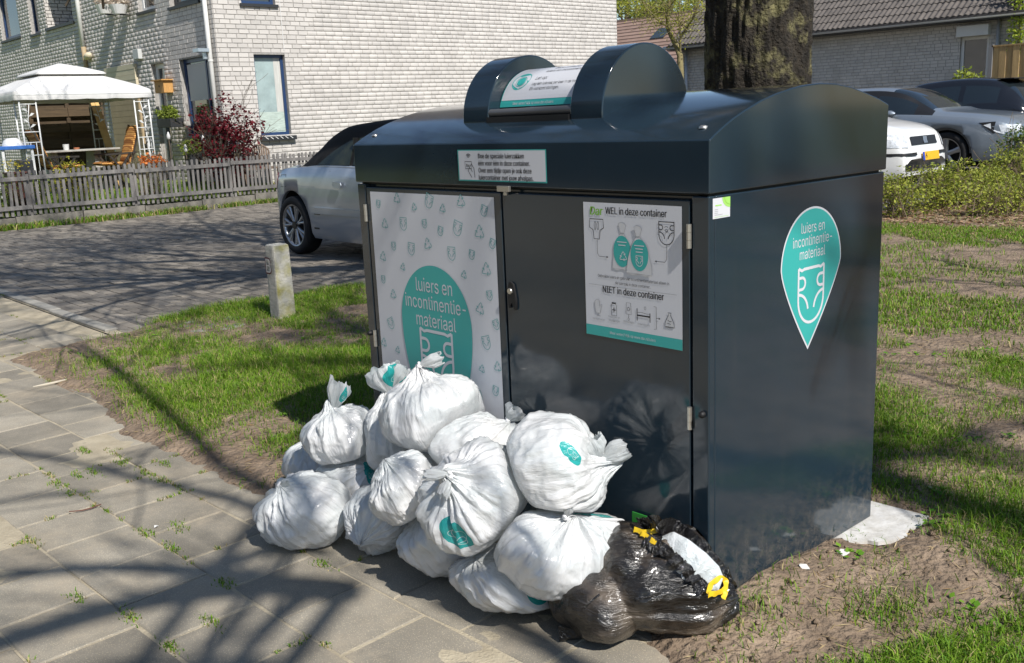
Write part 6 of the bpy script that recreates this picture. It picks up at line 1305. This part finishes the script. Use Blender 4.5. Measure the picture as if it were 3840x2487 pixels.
# ================================================================== TREES AND SHRUBS
def leaf_mesh(name, C_, size, material, parent=None, aspect=.55, up=.35, kind=None, loc=None, droop=0.):
    C_ = np.asarray(C_, float); n = len(C_); a = rg.normal(0, 1, (n, 3)); a[:, 2] = a[:, 2]*.55-droop; a /= np.linalg.norm(a, axis=1)[:, None]
    nrm = rg.normal(0, 1, (n, 3)); nrm[:, 2] += up*3; b = np.cross(nrm, a); b /= np.linalg.norm(b, axis=1)[:, None]+1e-9; c_ = np.cross(a, b); s = (size*rg.uniform(.6, 1.25, n))[:, None]
    V = np.stack([C_, C_+a*s*.5+b*s*aspect*.5+c_*s*.10, C_+a*s, C_+a*s*.5-b*s*aspect*.5+c_*s*.10], 1).reshape(-1, 3); i = np.arange(n)[:, None]*4
    F = np.concatenate([i+np.array([[0, 1, 2]]), i+np.array([[0, 2, 3]])]); return obj_np(name, V, F, material, parent, loc=loc, kind=kind)
def blob_pts(n, c, r, hollow=.35, seed=0, lump=.55):
    d = rg.normal(0, 1, (n*3, 3)); d /= np.linalg.norm(d, axis=1)[:, None]; rr = rg.uniform(hollow, 1, n*3)**.6
    k = fbm(d[:, 0]*1.7+seed, d[:, 1]*1.7, d[:, 2]*1.7, s=seed, o=3); P = d*(rr*(1-lump+2*lump*k))[:, None]*np.array(r)+np.array(c)
    g = fbm(P[:, 0]/max(r)*3.2+seed, P[:, 1]/max(r)*3.2, P[:, 2]/max(r)*3.2, s=seed+3, o=2) > .46; return P[g][:n]
m_bark = mat('dark_bark', (.030, .024, .018), .95, var=.5, vs_=9, bump=.8, bs=40, thick=.02, col2=(.105, .088, .06))
m_twig = mat('twig_bark', (.10, .08, .055), .9, var=.3, vs_=8)
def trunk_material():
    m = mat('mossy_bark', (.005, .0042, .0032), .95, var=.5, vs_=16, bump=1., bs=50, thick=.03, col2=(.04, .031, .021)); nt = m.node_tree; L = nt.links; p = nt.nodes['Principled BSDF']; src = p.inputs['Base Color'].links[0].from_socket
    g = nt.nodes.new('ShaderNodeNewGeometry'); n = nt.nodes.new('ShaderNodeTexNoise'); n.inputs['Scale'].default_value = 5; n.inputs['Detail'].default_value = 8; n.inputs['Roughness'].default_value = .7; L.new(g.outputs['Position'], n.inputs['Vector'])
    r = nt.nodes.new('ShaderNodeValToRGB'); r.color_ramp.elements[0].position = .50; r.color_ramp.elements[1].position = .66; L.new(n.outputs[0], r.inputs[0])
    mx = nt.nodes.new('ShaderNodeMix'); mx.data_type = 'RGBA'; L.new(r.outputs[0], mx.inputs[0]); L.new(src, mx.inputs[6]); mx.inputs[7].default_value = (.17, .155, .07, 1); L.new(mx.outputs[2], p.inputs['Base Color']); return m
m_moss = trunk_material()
def grow(mb, p, d, length, r, level, rr, maxlev, spread=.75, upw=.12, kids=(3, 5), rmin=.004):
    n = 5 if level < 3 else 3; pts = [p]; q = np.array(p); dd = d/np.linalg.norm(d); rad = [r]
    for i in range(n):
        dd = dd+np.array([rr.gauss(0, .13), rr.gauss(0, .13), rr.gauss(0, .10)+upw*.3]); dd /= np.linalg.norm(dd); q = q+dd*length/n; pts.append(q); rad.append(max(r*(1-.55*(i+1)/n), rmin))
    mb.tube(pts, rad, 7 if level < 2 else 4, cap=False)
    if level >= maxlev: return
    for k in range(rr.randint(*kids)):
        t = rr.uniform(.3, 1.0); i = min(int(t*n), n-1); b = pts[i]*(1-(t*n-i))+pts[i+1]*(t*n-i); ax = np.array([rr.gauss(0, 1), rr.gauss(0, 1), rr.gauss(0, 1)]); ax -= dd*(ax@dd); ax /= np.linalg.norm(ax)
        grow(mb, b, dd*(1-spread*.45)+ax*spread+np.array([0, 0, upw]), length*rr.uniform(.5, .78), max(rad[i]*rr.uniform(.42, .66), rmin), level+1, rr, maxlev, spread, upw, kids, rmin)
# --- big tree behind the container
tc = np.array([-2.46, 3.88]); tz0 = float(soil_z(*tc))-.05
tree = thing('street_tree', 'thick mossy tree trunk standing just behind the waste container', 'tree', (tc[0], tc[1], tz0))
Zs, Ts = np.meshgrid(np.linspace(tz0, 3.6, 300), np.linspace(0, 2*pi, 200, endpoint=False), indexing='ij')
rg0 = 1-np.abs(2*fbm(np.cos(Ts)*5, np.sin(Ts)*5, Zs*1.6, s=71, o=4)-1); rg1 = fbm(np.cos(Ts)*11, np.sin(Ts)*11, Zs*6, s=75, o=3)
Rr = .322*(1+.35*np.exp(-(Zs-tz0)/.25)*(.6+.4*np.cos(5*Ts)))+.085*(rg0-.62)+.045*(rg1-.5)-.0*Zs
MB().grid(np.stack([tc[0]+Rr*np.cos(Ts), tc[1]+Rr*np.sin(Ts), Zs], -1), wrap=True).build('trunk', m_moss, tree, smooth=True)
rr = random.Random(12); mb = MB()
for k, (az, el_) in enumerate(((.3, .9), (1.7, .8), (2.9, .75), (4.0, .85), (5.2, .8), (2.2, 1.3))):
    d = np.array([cos(az)*cos(el_), sin(az)*cos(el_), sin(el_)]); grow(mb, np.array([tc[0]+.12*cos(az), tc[1]+.12*sin(az), 3.3+.12*k]), d, 3.1, .125, 0, rr, 4, spread=.72, upw=.12, kids=(4, 5), rmin=.006)
for (az, el_, ln) in ((-1.9, .5, 4.6), (-1.35, .45, 4.9), (-2.4, .45, 4.6), (-1.0, .7, 4.2), (-2.9, .6, 4.4), (-1.65, .8, 4.8), (-2.1, .75, 4.6)):
    d = np.array([cos(az)*cos(el_), sin(az)*cos(el_), sin(el_)]); grow(mb, np.array([tc[0]+.1*cos(az), tc[1]+.1*sin(az), 3.4]), d, ln, .10, 0, rr, 4, spread=.6, upw=.07, kids=(4, 5), rmin=.006)
mb.build('crown', m_twig, tree, smooth=True)
# --- tree behind the photographer: its limbs throw the long shadows over the slabs and the dapple on the container side
def lift(x, y, h): g = Pz(x, y); return g+SUN*(h/SUN[2])
tb = np.array([4.9, -4.15]); t2 = thing('shade_tree', 'bare tree beside the pavement whose limbs shade the slabs and container', 'tree', (tb[0], tb[1], -.05))
MB().tube([(tb[0], tb[1], -.05), (tb[0]+.03, tb[1], 1.2), (tb[0], tb[1]+.05, 2.6), (tb[0]-.05, tb[1]+.15, 3.7)], [.27, .2, .18, .16], 20, cap=False).build('trunk', m_bark, t2, smooth=True)
fork = np.array([tb[0]-.05, tb[1]+.15, 3.65]); mb = MB(); rr = random.Random(4)
Z8 = lambda *ps: [z8(*p) for p in ps]
limbs = [
    (Z8((2200, 965), (2000, 940), (1700, 922), (1300, 958), (1040, 1000), (740, 1062), (370, 1172), (0, 1290), (-400, 1420)), 4.6, 5.6, .062, .045),
    (Z8((2000, 938), (1650, 872), (1330, 838), (1000, 818), (650, 812), (350, 830), (0, 865), (-400, 920)), 4.9, 5.7, .040, .028),
    (Z8((1300, 900), (1200, 890), (980, 975), (740, 1060)), 5.2, 5.4, .02, .02),
    (Z8((2000, 938), (1800, 1092), (1660, 1240), (1500, 1423), (1300, 1640)), 4.9, 5.3, .034, .024),
    ([(2300, 2570), (2147, 2487), (2018, 2390), (1850, 2310), (1640, 2260)], 4.3, 4.6, .042, .03),
    ([(1033, 1856), (840, 1760), (678, 1614), (436, 1404), (300, 1300)], 5.6, 6.4, .036, .026),
    (Z8((1900, 640), (1700, 470), (1500, 380), (1200, 310), (900, 250), (600, 170), (300, 100), (0, 70), (-300, 60)), 5.6, 6.6, .034, .022),
    (Z8((600, 340), (300, 345), (0, 395), (-300, 440)), 6.2, 6.5, .022, .018),
    (Z8((1330, 840), (1500, 770), (1700, 705), (1900, 690), (2080, 720)), 5.1, 5.2, .026, .03),
    ([(1000, 2487), (820, 2487), (400, 2487)], 5.2, 5.8, .03, .02)]
for pts, h0, h1, r0, r1 in limbs:
    n = len(pts); P = [lift(x, y, h0+(h1-h0)*i/(n-1)+rr.gauss(0, .05)) for i, (x, y) in enumerate(pts)]
    mb.tube(P, [r0+(r1-r0)*i/(n-1) for i in range(n)], 8, cap=False)
    for i in range(1, n):
        for q in range(1): d = P[i]-P[i-1]; grow(mb, P[i], d/np.linalg.norm(d)+np.array([rr.gauss(0, .4), rr.gauss(0, .4), .5]), .7, r1*.3, 4, rr, 4, rmin=.004)
for (i, j) in ((0, 0), (4, 0), (5, 0), (6, 0)): pts = limbs[i][0]; e = lift(*pts[0], limbs[i][1]); mid = (fork+e)/2+np.array([0, 0, .1]); mb.tube([fork, mid, e], [.05, .026, min(limbs[i][3], .03)], 10, cap=False)
e = lift(*limbs[0][0][3], limbs[0][1]+.3)
lead = [fork, fork+np.array([.05, -.05, 1.6]), fork+np.array([.2, -.2, 3.2]), fork+np.array([.3, -.3, 4.6])]
mb.tube(lead, [.13, .10, .07, .04], 10, cap=False)
for k in range(14):
    t = rr.uniform(.6, 2.95); i = int(t); b_ = lead[i]*(1-(t-i))+lead[i+1]*(t-i); az = rr.uniform(4.0, 5.7); el_ = rr.uniform(.2, .9)
    grow(mb, b_, np.array([cos(az)*cos(el_), sin(az)*cos(el_), sin(el_)]), rr.uniform(1.5, 2.3), .035, 1, rr, 4, spread=.75, upw=.08, kids=(3, 4), rmin=.009)
mb.build('crown', m_twig, t2, smooth=True)
# --- tall tree further along the sun's direction: its high crown blurs into the dapple on the container side
t3b = np.array([8.75, -.25]); t3 = thing('tall_tree', 'tall bare tree whose high crown dapples the container side', 'tree', (t3b[0], t3b[1], -.05))
MB().tube([(t3b[0], t3b[1], -.05), (t3b[0], t3b[1], 2), (t3b[0]+.05, t3b[1], 5), (t3b[0], t3b[1], 7.6), (t3b[0]+.05, t3b[1]+.05, 11.5)], [.3, .2, .15, .11, .05], 18, cap=False).build('trunk', m_bark, t3, smooth=True)
mb = MB(); rr = random.Random(21)
for k in range(13): az = rr.uniform(-.35, pi+.35); el_ = rr.uniform(.15, 1.3); grow(mb, np.array([t3b[0], t3b[1], rr.uniform(8.7, 11.3)]), np.array([cos(az)*cos(el_), sin(az)*cos(el_)*.35-.12, sin(el_)]), rr.uniform(1.3, 2.1), .085, 1, rr, 3, spread=.6, upw=.15, kids=(3, 4), rmin=.03)
mb.build('crown', m_twig, t3, smooth=True)
# --- trees on the lawn at the open side: what the container's right flank mirrors
for k, (x, y, r, lab) in enumerate(((4.6, 5.2, .17, 'bare tree on the open lawn, nearest the container flank'), (6.4, 9.2, .22, 'bare tree on the open lawn behind the first one'), (9.0, 7.0, .2, 'bare tree on the open lawn towards the sun'), (3.4, 11.5, .2, 'bare tree on the open lawn beside the parking bays'), (8.6, 14., .25, 'bare tree at the far end of the open lawn'))):
    t = thing('lawn_tree', lab, 'tree', (x, y, -.05), 'trees on the open lawn'); MB().tube([(x, y, -.05), (x+.05, y, 1.5), (x, y+.05, 3.2), (x, y, 4.6)], [r*1.3, r, r*.9, r*.6], 14, cap=False).build('trunk', m_bark, t, smooth=True); mb = MB(); rr = random.Random(300+k)
    for q in range(9): az = q*2.4; el_ = rr.uniform(.2, 1.2); grow(mb, np.array([x, y, rr.uniform(2.2, 4.5)]), np.array([cos(az)*cos(el_), sin(az)*cos(el_), sin(el_)]), 1.9, .06, 1, rr, 3, kids=(3, 5), rmin=.012)
    mb.build('crown', m_twig, t)
# --- house row on the near side of the street, behind the photographer: the shaded front the doors mirror
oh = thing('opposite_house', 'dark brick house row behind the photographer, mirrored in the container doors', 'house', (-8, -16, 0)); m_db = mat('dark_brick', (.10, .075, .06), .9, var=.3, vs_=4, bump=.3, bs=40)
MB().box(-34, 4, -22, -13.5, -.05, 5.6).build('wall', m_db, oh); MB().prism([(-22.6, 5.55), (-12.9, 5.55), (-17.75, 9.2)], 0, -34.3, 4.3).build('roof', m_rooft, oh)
for k in range(9):
    for z in (.9, 3.3): f_ = MB().box(-32+k*4., -30.2+k*4., -13.52, -13.46, z, z+1.5).build('window', m_wframe, oh); MB().box(-31.9+k*4., -30.3+k*4., -13.455, -13.45, z+.1, z+1.4).build('pane', m_glass, f_)
# --- slender tree with fresh yellow leaves between the houses
VS = 19.5; T7 = lambda x, y, dv=0: Pv(*q7(x, y), VS+dv)
ts = T7(1232, 1300); ts[2] = .1
yt = thing('young_tree', 'slender leaning tree with fresh yellow green leaves between the houses', 'tree', tuple(ts)); m_yb = mat('yellowish_bark', (.16, .13, .06), .9, var=.5, vs_=9, col2=(.26, .22, .10))
mb = MB(); mb.tube([ts]+[T7(*p) for p in ((1232, 1200), (1222, 940), (1165, 790), (1065, 590), (1010, 450), (1008, 330), (1035, 150), (1050, -120), (1040, -600))], [.10, .085, .08, .072, .062, .055, .045, .038, .03, .02], 10, cap=False)
rr = random.Random(5); brs = [((1010, 450), (900, 385), (770, 255), (620, 110), (560, -50)), ((1008, 330), (960, 210), (800, 205), (600, 185), (380, 150)), ((1040, 150), (1110, 20), (1200, -120)), ((1222, 940), (1232, 640), (1212, 330), (1222, 0), (1230, -300)), ((1230, 640), (1320, 510), (1420, 350), (1520, 150), (1570, -30), (1600, -200)), ((1320, 510), (1260, 420), (1240, 380))]
tips = []
for br in brs:
    P = [T7(*p, rr.gauss(0, .25) if i else 0) for i, p in enumerate(br)]; mb.tube(P, list(np.linspace(.035, .012, len(P))), 6, cap=False)
    for i in range(1, len(P)):
        for q in range(3): d = (P[i]-P[i-1])/np.linalg.norm(P[i]-P[i-1]); grow(mb, P[i]*.6+P[i-1]*.4, d*.6+np.array([rr.gauss(0, .6), rr.gauss(0, .6), rr.gauss(.1, .4)]), .7, .010, 3, rr, 4, kids=(2, 3), rmin=.004)
        tips += [P[i], (P[i]+P[i-1])/2]
mb.build('trunk', m_yb, yt, smooth=True)
cl = [T7(*p, rr.gauss(0, .4)) for p in ((250, 40), (330, 130), (450, 190), (560, 120), (780, 160), (740, 240), (620, 250), (900, 440), (800, 430), (930, 180), (400, 60), (220, 120), (1270, 60), (1400, 120), (1470, 20), (850, 330), (1330, 330), (700, 60), (520, 30), (300, 10), (1600, 90), (1150, 60))]+tips[::2]
C_ = np.concatenate([c_+rg.normal(0, 1, (90, 3))*np.array([.22, .25, .13]) for c_ in cl]); leaf_mesh('crown', C_, .055, leafmat('spring_leaf', (.30, .34, .03), (.50, .50, .07), tr=.45), yt)
# --- trees behind the far house
m_bgl = leafmat('far_leaf', (.10, .13, .035), (.24, .27, .08))
for k, (x, y, v, r, lab) in enumerate(((300, -40, 58, 4.2, 'hazy green tree behind the ridge of the distant house'), (900, -150, 66, 5.5, 'broad spring tree beyond the skylight of the distant house'), (1450, 60, 54, 3.8, 'dark leafy tree behind the corner of the tiled house'))):
    c_ = Pv(*q7(x, y), v); t = thing('background_tree', lab, 'tree', (c_[0], c_[1], 0), 'trees behind the distant house'); mb = MB(); rr = random.Random(k+40)
    mb.tube([(c_[0], c_[1], 0), (c_[0], c_[1], c_[2]*.6), (c_[0]+.2, c_[1], c_[2])], [.35, .28, .15], 8, cap=False)
    for q in range(7): a = q*.9; grow(mb, np.array([c_[0], c_[1], c_[2]*.55+q*.3]), np.array([cos(a), sin(a), .6]), r*.7, .12, 1, rr, 3, kids=(3, 4), rmin=.02)
    mb.build('trunk', m_twig, t); leaf_mesh('crown', blob_pts(3800, c_, (r, r, r*.85), .2, k+5), .32, m_bgl, t)
# --- low shrubs of the hedge
m_hl = leafmat('hedge_leaf', (.15, .20, .03), (.42, .44, .07)); m_hs = mat('hedge_stem', (.16, .12, .075), .9)
def shrub(name, label, c_, r, n, size, material, group=None, stems=16, seed=0, hollow=.3):
    t = thing(name, label, 'shrub', (c_[0], c_[1], c_[2]), group); rr = random.Random(seed); mb = MB()
    for k in range(stems): a = rr.uniform(0, 6.3); d = np.array([cos(a)*rr.uniform(.1, .8), sin(a)*rr.uniform(.1, .8), 1]); grow(mb, np.array([c_[0]+rr.gauss(0, r[0]*.3), c_[1]+rr.gauss(0, r[1]*.3), c_[2]-.02]), d, r[2]*1.35, .007, 3, rr, 4, kids=(2, 3), rmin=.0028)
    mb.build('stems', m_hs, t); P = blob_pts(n, (c_[0], c_[1], c_[2]+r[2]*.95), r, hollow, seed); P[:, 2] = np.maximum(P[:, 2], c_[2]+.02); leaf_mesh('foliage', P, size, material, t); return t
hv = [8.75, 9.45, 10.1, 10.75, 11.4, 12.1, 12.8]; hlab = ['at the leaf-strewn soil', 'below the white car headlight', 'in front of the white car bumper', 'under the yellow number plate', 'in front of the dark spoked wheel', 'below the crossover bumper', 'at the crossover nose']
for k, v in enumerate(hv):
    for j, du_ in enumerate((-.05, .75)):
        u_ = -3.75+du_+.06*k+rnd.gauss(0, .05); h = (.26 if j == 0 else .18)*(1+.12*rnd.gauss(0, 1)); c_ = (u_, v+rnd.gauss(0, .1)+j*.2, float(soil_z(u_, v)))
        shrub('hedge_shrub', ('low yellow green hedge shrub ' if j == 0 else 'sparse low shrub on the lawn side ')+hlab[k], c_, (.44, .46, h), 1900 if j == 0 else 900, .042, m_hl, 'low hedge shrubs by the parked cars', 26, 60+k*2+j, .1)
b_ = Pd(3800, 520, 13.6); shrub('evergreen_shrub', 'taller dark green shrub at the front corner of the crossover', (b_[0]+.2, b_[1]+.1, .03), (.38, .42, .52), 2600, .05, leafmat('dark_leaf', (.05, .10, .018), (.16, .22, .04)), None, 14, 90)
b_ = Pv(*q8(1760, 740), 22.6); shrub('wall_shrub', 'bright green shrub under the shutter of the low house', (b_[0], b_[1], .15), (.62, .5, .95), 2600, .10, leafmat('bright_leaf', (.16, .22, .03), (.38, .42, .07)), None, 14, 95)
b_ = Pv(*q8(2315, 330), 23.6); t = thing('climbing_plant', 'light green climbing plant on the pale neighbouring gable', 'plant', (b_[0], b_[1], .15)); MB().tube([(b_[0], b_[1], .1), (b_[0]+.05, b_[1], 2), (b_[0], b_[1], 4)], .015, 6).build('stem', m_hs, t)
leaf_mesh('foliage', np.array([b_[0], b_[1], 2.9])+rg.normal(0, 1, (900, 3))*np.array([.13, .06, .75]), .09, leafmat('lime_leaf', (.28, .38, .03), (.48, .55, .08)), t)
# --- garden plants
f1 = zoomed(0, 480, 3.67); f2 = zoomed(560, 480, 3.67); z1 = zoomed(0, 0, 1.813)
mc = Pu(*f2(1040, 140), -15.05); gzm = .24
mp = thing('red_maple', 'small dark red maple shrub at the corner of the brick house', 'shrub', (mc[0], mc[1], gzm)); rr = random.Random(3); mb = MB()
for k in range(9): a = rr.uniform(0, 6.3); grow(mb, np.array([mc[0], mc[1], gzm]), np.array([cos(a)*.35, sin(a)*.5, 1.]), 1.1, .016, 2, rr, 4, kids=(3, 4), rmin=.003, spread=.6)
mb.build('stems', m_twig, mp); m_ml = leafmat('maple_leaf', (.07, .008, .014), (.22, .022, .032), tr=.35)
C_ = np.concatenate([blob_pts(2300, (mc[0], mc[1], 1.12), (.36, .52, .66), .2, 5, .7), blob_pts(420, (mc[0], mc[1]+.35, 1.35), (.2, .42, .32), .1, 6, .8), blob_pts(420, (mc[0], mc[1]-.35, 1.42), (.2, .36, .32), .1, 7, .8)]); leaf_mesh('foliage', C_, .062, m_ml, mp, aspect=.8)
def gp(zm, p, u): q = Pu(*zm(*p), u); return q
s_ = gp(f1, (1000, 560), -14.95); shrub('yellow_shrub', 'yellow green shrub leaning over the picket fence by the plaid chair', (s_[0], s_[1], .2), (.14, .40, .40), 900, .045, leafmat('yellow_leaf', (.30, .30, .03), (.55, .52, .06)), None, 12, 101)
s_ = gp(f1, (350, 900), -14.95); shrub('green_shrub', 'green shrub behind the pickets below the lattice post', (s_[0], s_[1], .2), (.15, .55, .30), 1100, .045, leafmat('mid_leaf', (.14, .2, .03), (.3, .36, .06)), None, 12, 102)
s_ = gp(q5, (1690, 1300), -15.2); fl = shrub('flower_shrub', 'twiggy shrub with orange flowers in front of the beige door', (s_[0], s_[1], .24), (.22, .30, .42), 500, .04, leafmat('grey_leaf', (.16, .18, .10), (.30, .32, .18)), None, 34, 103)
leaf_mesh('flowers', kind='stuff', C_=np.concatenate([gp(q5, p, -15.1)+rg.normal(0, 1, (70, 3))*np.array([.05, .06, .045]) for p in ((1660, 1300), (1720, 1310), (1800, 1280), (1830, 1310))]), size=.045, material=leafmat('orange_petal', (.62, .16, .03), (.80, .30, .08)), parent=fl, aspect=.9)
s_ = gp(f2, (595, 270), -16.2); pt = thing('potted_plant', 'round green plant in a dark pot under the blue window', 'plant', (s_[0], s_[1], .37)); MB().lathe([(.13, .37), (.17, s_[2]-.12), (.15, s_[2]-.12), (.0, s_[2]-.14)], (s_[0], s_[1], 0), n=18).build('pot', m_dark, pt); leaf_mesh('foliage', blob_pts(900, (s_[0], s_[1], s_[2]), (.22, .22, .17), .2, 31), .05, leafmat('mid_leaf', (.14, .2, .03), (.3, .36, .06)), pt)
s_ = gp(q5, (1940, 800), -17.6); s_ = Pv(*q5(1940, 800), 6.2); hp = thing('hanging_planter', 'dark wall planter with green herbs beside the white door', 'planter', (s_[0], s_[1], s_[2]-.2)); MB().box(s_[0]-.32, s_[0]+.32, s_[1]-.1, s_[1]+.17, s_[2]-.2, s_[2]-.03).build('trough', m_dark, hp, bev=.01); leaf_mesh('foliage', blob_pts(700, (s_[0], s_[1], s_[2]+.08), (.42, .14, .15), .1, 33), .06, leafmat('mid_leaf', (.14, .2, .03), (.3, .36, .06)), hp)
q4 = zoomed(0, 0, 3.67)
for k, (x, lab) in enumerate(((1440, 'white flower basket with pale blooms hung on the upper facade'), (1635, 'white flower basket next to the small upper window'))):
    s_ = Pv(*q4(x, 110), VF-.22); fb_ = thing('flower_basket', lab, 'flower basket', (s_[0], s_[1], s_[2]-.08), 'flower baskets on the facade'); MB().lathe([(.0, s_[2]-.12), (.12, s_[2]-.12), (.19, s_[2]+.06), (.17, s_[2]+.06), (0, s_[2]+.04)], (s_[0], s_[1], 0), n=18).build('basket', m_wframe, fb_); MB().box(s_[0]-.02, s_[0]+.02, s_[1], VF, s_[2]-.14, s_[2]-.122).build('bracket', m_dark, fb_)
    leaf_mesh('flowers', blob_pts(420, (s_[0], s_[1], s_[2]+.14), (.26, .18, .12), .1, 35+k), .06, leafmat('cream_petal', (.6, .5, .42), (.72, .66, .56)), fb_, aspect=.9)
# solar lamps, bench and flowers in the planter
for k, (zm, p, u_) in enumerate(((f2, (265, 130), -15.9), (f2, (745, 170), -15.9), (f2, (500, 300), -15.6))):
    s_ = gp(zm, p, u_); lp = thing('garden_torch', ('thin garden torch with white top beside the orange flowers', 'thin garden torch with white top beside the red maple', 'short garden torch with white top beside the dark potted plant')[k], 'torch', (s_[0], s_[1], garden_z(u_)), 'garden torches'); MB().tube([(s_[0], s_[1], float(garden_z(u_))-.02), (s_[0], s_[1], s_[2]-.05)], .012, 6).build('stake', m_twig, lp); MB().lathe([(0, s_[2]-.05), (.03, s_[2]-.03), (.035, s_[2]+.02), (.012, s_[2]+.09), (0, s_[2]+.1)], (s_[0], s_[1], 0), n=14).build('shade', m_wframe, lp, smooth=True)
bu_ = -15.25; v0_, v1_ = gp(f2, (1180, 330), bu_)[1], gp(f2, (1700, 330), bu_)[1]; m_bw = mat('bench_wood', (.22, .16, .12), .8, var=.3, vs_=9, island=.15)
bn = thing('garden_bench', 'arched wooden slat bench between the pickets and the gable wall', 'bench', (bu_, (v0_+v1_)/2, .26)); zt_ = gp(f2, (1440, 245), bu_)[2]
for k in range(17): v = v0_+(v1_-v0_)*k/16; MB().box(bu_-.17, bu_-.15, v-.014, v+.014, .62, zt_-.10+.09*abs(sin(pi*2*k/16))).build('back_slat', m_bw, bn)
mb = MB(); mb.tube([(bu_-.16, v0_+(v1_-v0_)*t, zt_-.09+.10*abs(sin(pi*2*t))) for t in np.linspace(0, 1, 33)], .018, 6); mb.build('top_rail', m_bw, bn); MB().box(bu_-.15, bu_+.25, v0_, v1_, .585, .615).build('seat', m_bw, bn)
for v in (v0_+.04, v1_-.04):
    for du_ in (-.13, .22): MB().box(bu_+du_-.02, bu_+du_+.02, v-.02, v+.02, .22, .584).build('leg', m_bw, bn)
leaf_mesh('daffodil_flowers', np.concatenate([np.array([pu_, (p0_+p1_)/2, .93])+rg.normal(0, 1, (60, 3))*np.array([.06, .1, .05])]), .05, leafmat('daffodil', (.62, .5, .03), (.75, .65, .1)), None)
df = bpy.data.objects['daffodil_flowers']; tag(df, 'yellow daffodils growing in the red brown planter box', 'flowers')
# weeds along the foot of the edging and grass behind the pickets
W_ = []
for k in range(110): v = rg.uniform(-.5, 8.5); n = int(rg.uniform(20, 130)); W_.append(np.stack([np.full(n, -14.55)+rg.normal(0, .06, n), v+rg.normal(0, .10, n), np.full(n, -.012)], 1))
P = np.concatenate(W_); blades('weeds', P, rg.uniform(.04, .15, len(P)), rg.uniform(.008, .02, len(P)), green(len(P), .3))
n = 16000; u = rg.uniform(-16.1, -14.7, n); v = rg.uniform(0, 9.5, n); P = np.stack([u, v, garden_z(u)], 1); P = P[(in_view(P, 100)) & ~((u < -15.55) & (v > 6.4))]; blades('garden_grass', P, rg.uniform(.03, .10, len(P)), rg.uniform(.008, .014, len(P)), green(len(P), .1))
# scraps and twigs on the ground
m_scrap = mat('paper_scrap', (.68, .67, .64), .8)
for k, (x, y, s_, lab) in enumerate(((3010, 2170, .022, 'torn white plastic scrap on the bare soil beside the container'), (2745, 2315, .03, 'white plastic scrap beside the black refuse bag'), (583, 1958, .012, 'white paper fleck lying on a paving slab'), (1085, 1850, .014, 'white paper fleck at the sandy edge of the grass'), (3165, 2085, .03, 'white shred of sheet pressed into the soil'))):
    p = Pz(x, y, .02); z = max(float(soil_z(p[0], p[1])), 0)+.004; a = k*1.3; V = [(p[0]+s_*q*cos(a+w_), p[1]+s_*q*sin(a+w_), z+.004*(i % 2)) for i, (q, w_) in enumerate(((1, 0), (.55, 1.2), (.8, 2.6), (.5, 3.9), (.7, 5.1)))]
    solo('scrap', lab, 'litter', MB().add(V+[(x_, y_, z_-.002) for x_, y_, z_ in V], [(0, 1, 2, 3, 4), (9, 8, 7, 6, 5)]+[(i, 5+i, 5+(i+1) % 5, (i+1) % 5) for i in range(5)]), m_scrap, tuple(np.array([p[0], p[1], z])))
tw = [Pz(*z8(*q), .006) for q in ((440, 457), (520, 450), (580, 435), (645, 410))]; solo('twig', 'thin reddish twig lying across a paving slab', 'twig', MB().tube(tw, [.0018, .0025, .0028, .002], 6), mat('red_twig', (.12, .05, .035), .7), tuple(tw[0]))
tw = [Pz(*z7(*q), .012) for q in ((190, 1003), (260, 990), (330, 975), (385, 960))]; solo('bleached_stick', 'pale bleached stick at the sandy tip of the grass', 'stick', MB().tube(tw, [.003, .006, .006, .003], 6), mat('pale_stick', (.5, .45, .36), .8), tuple(tw[0]))
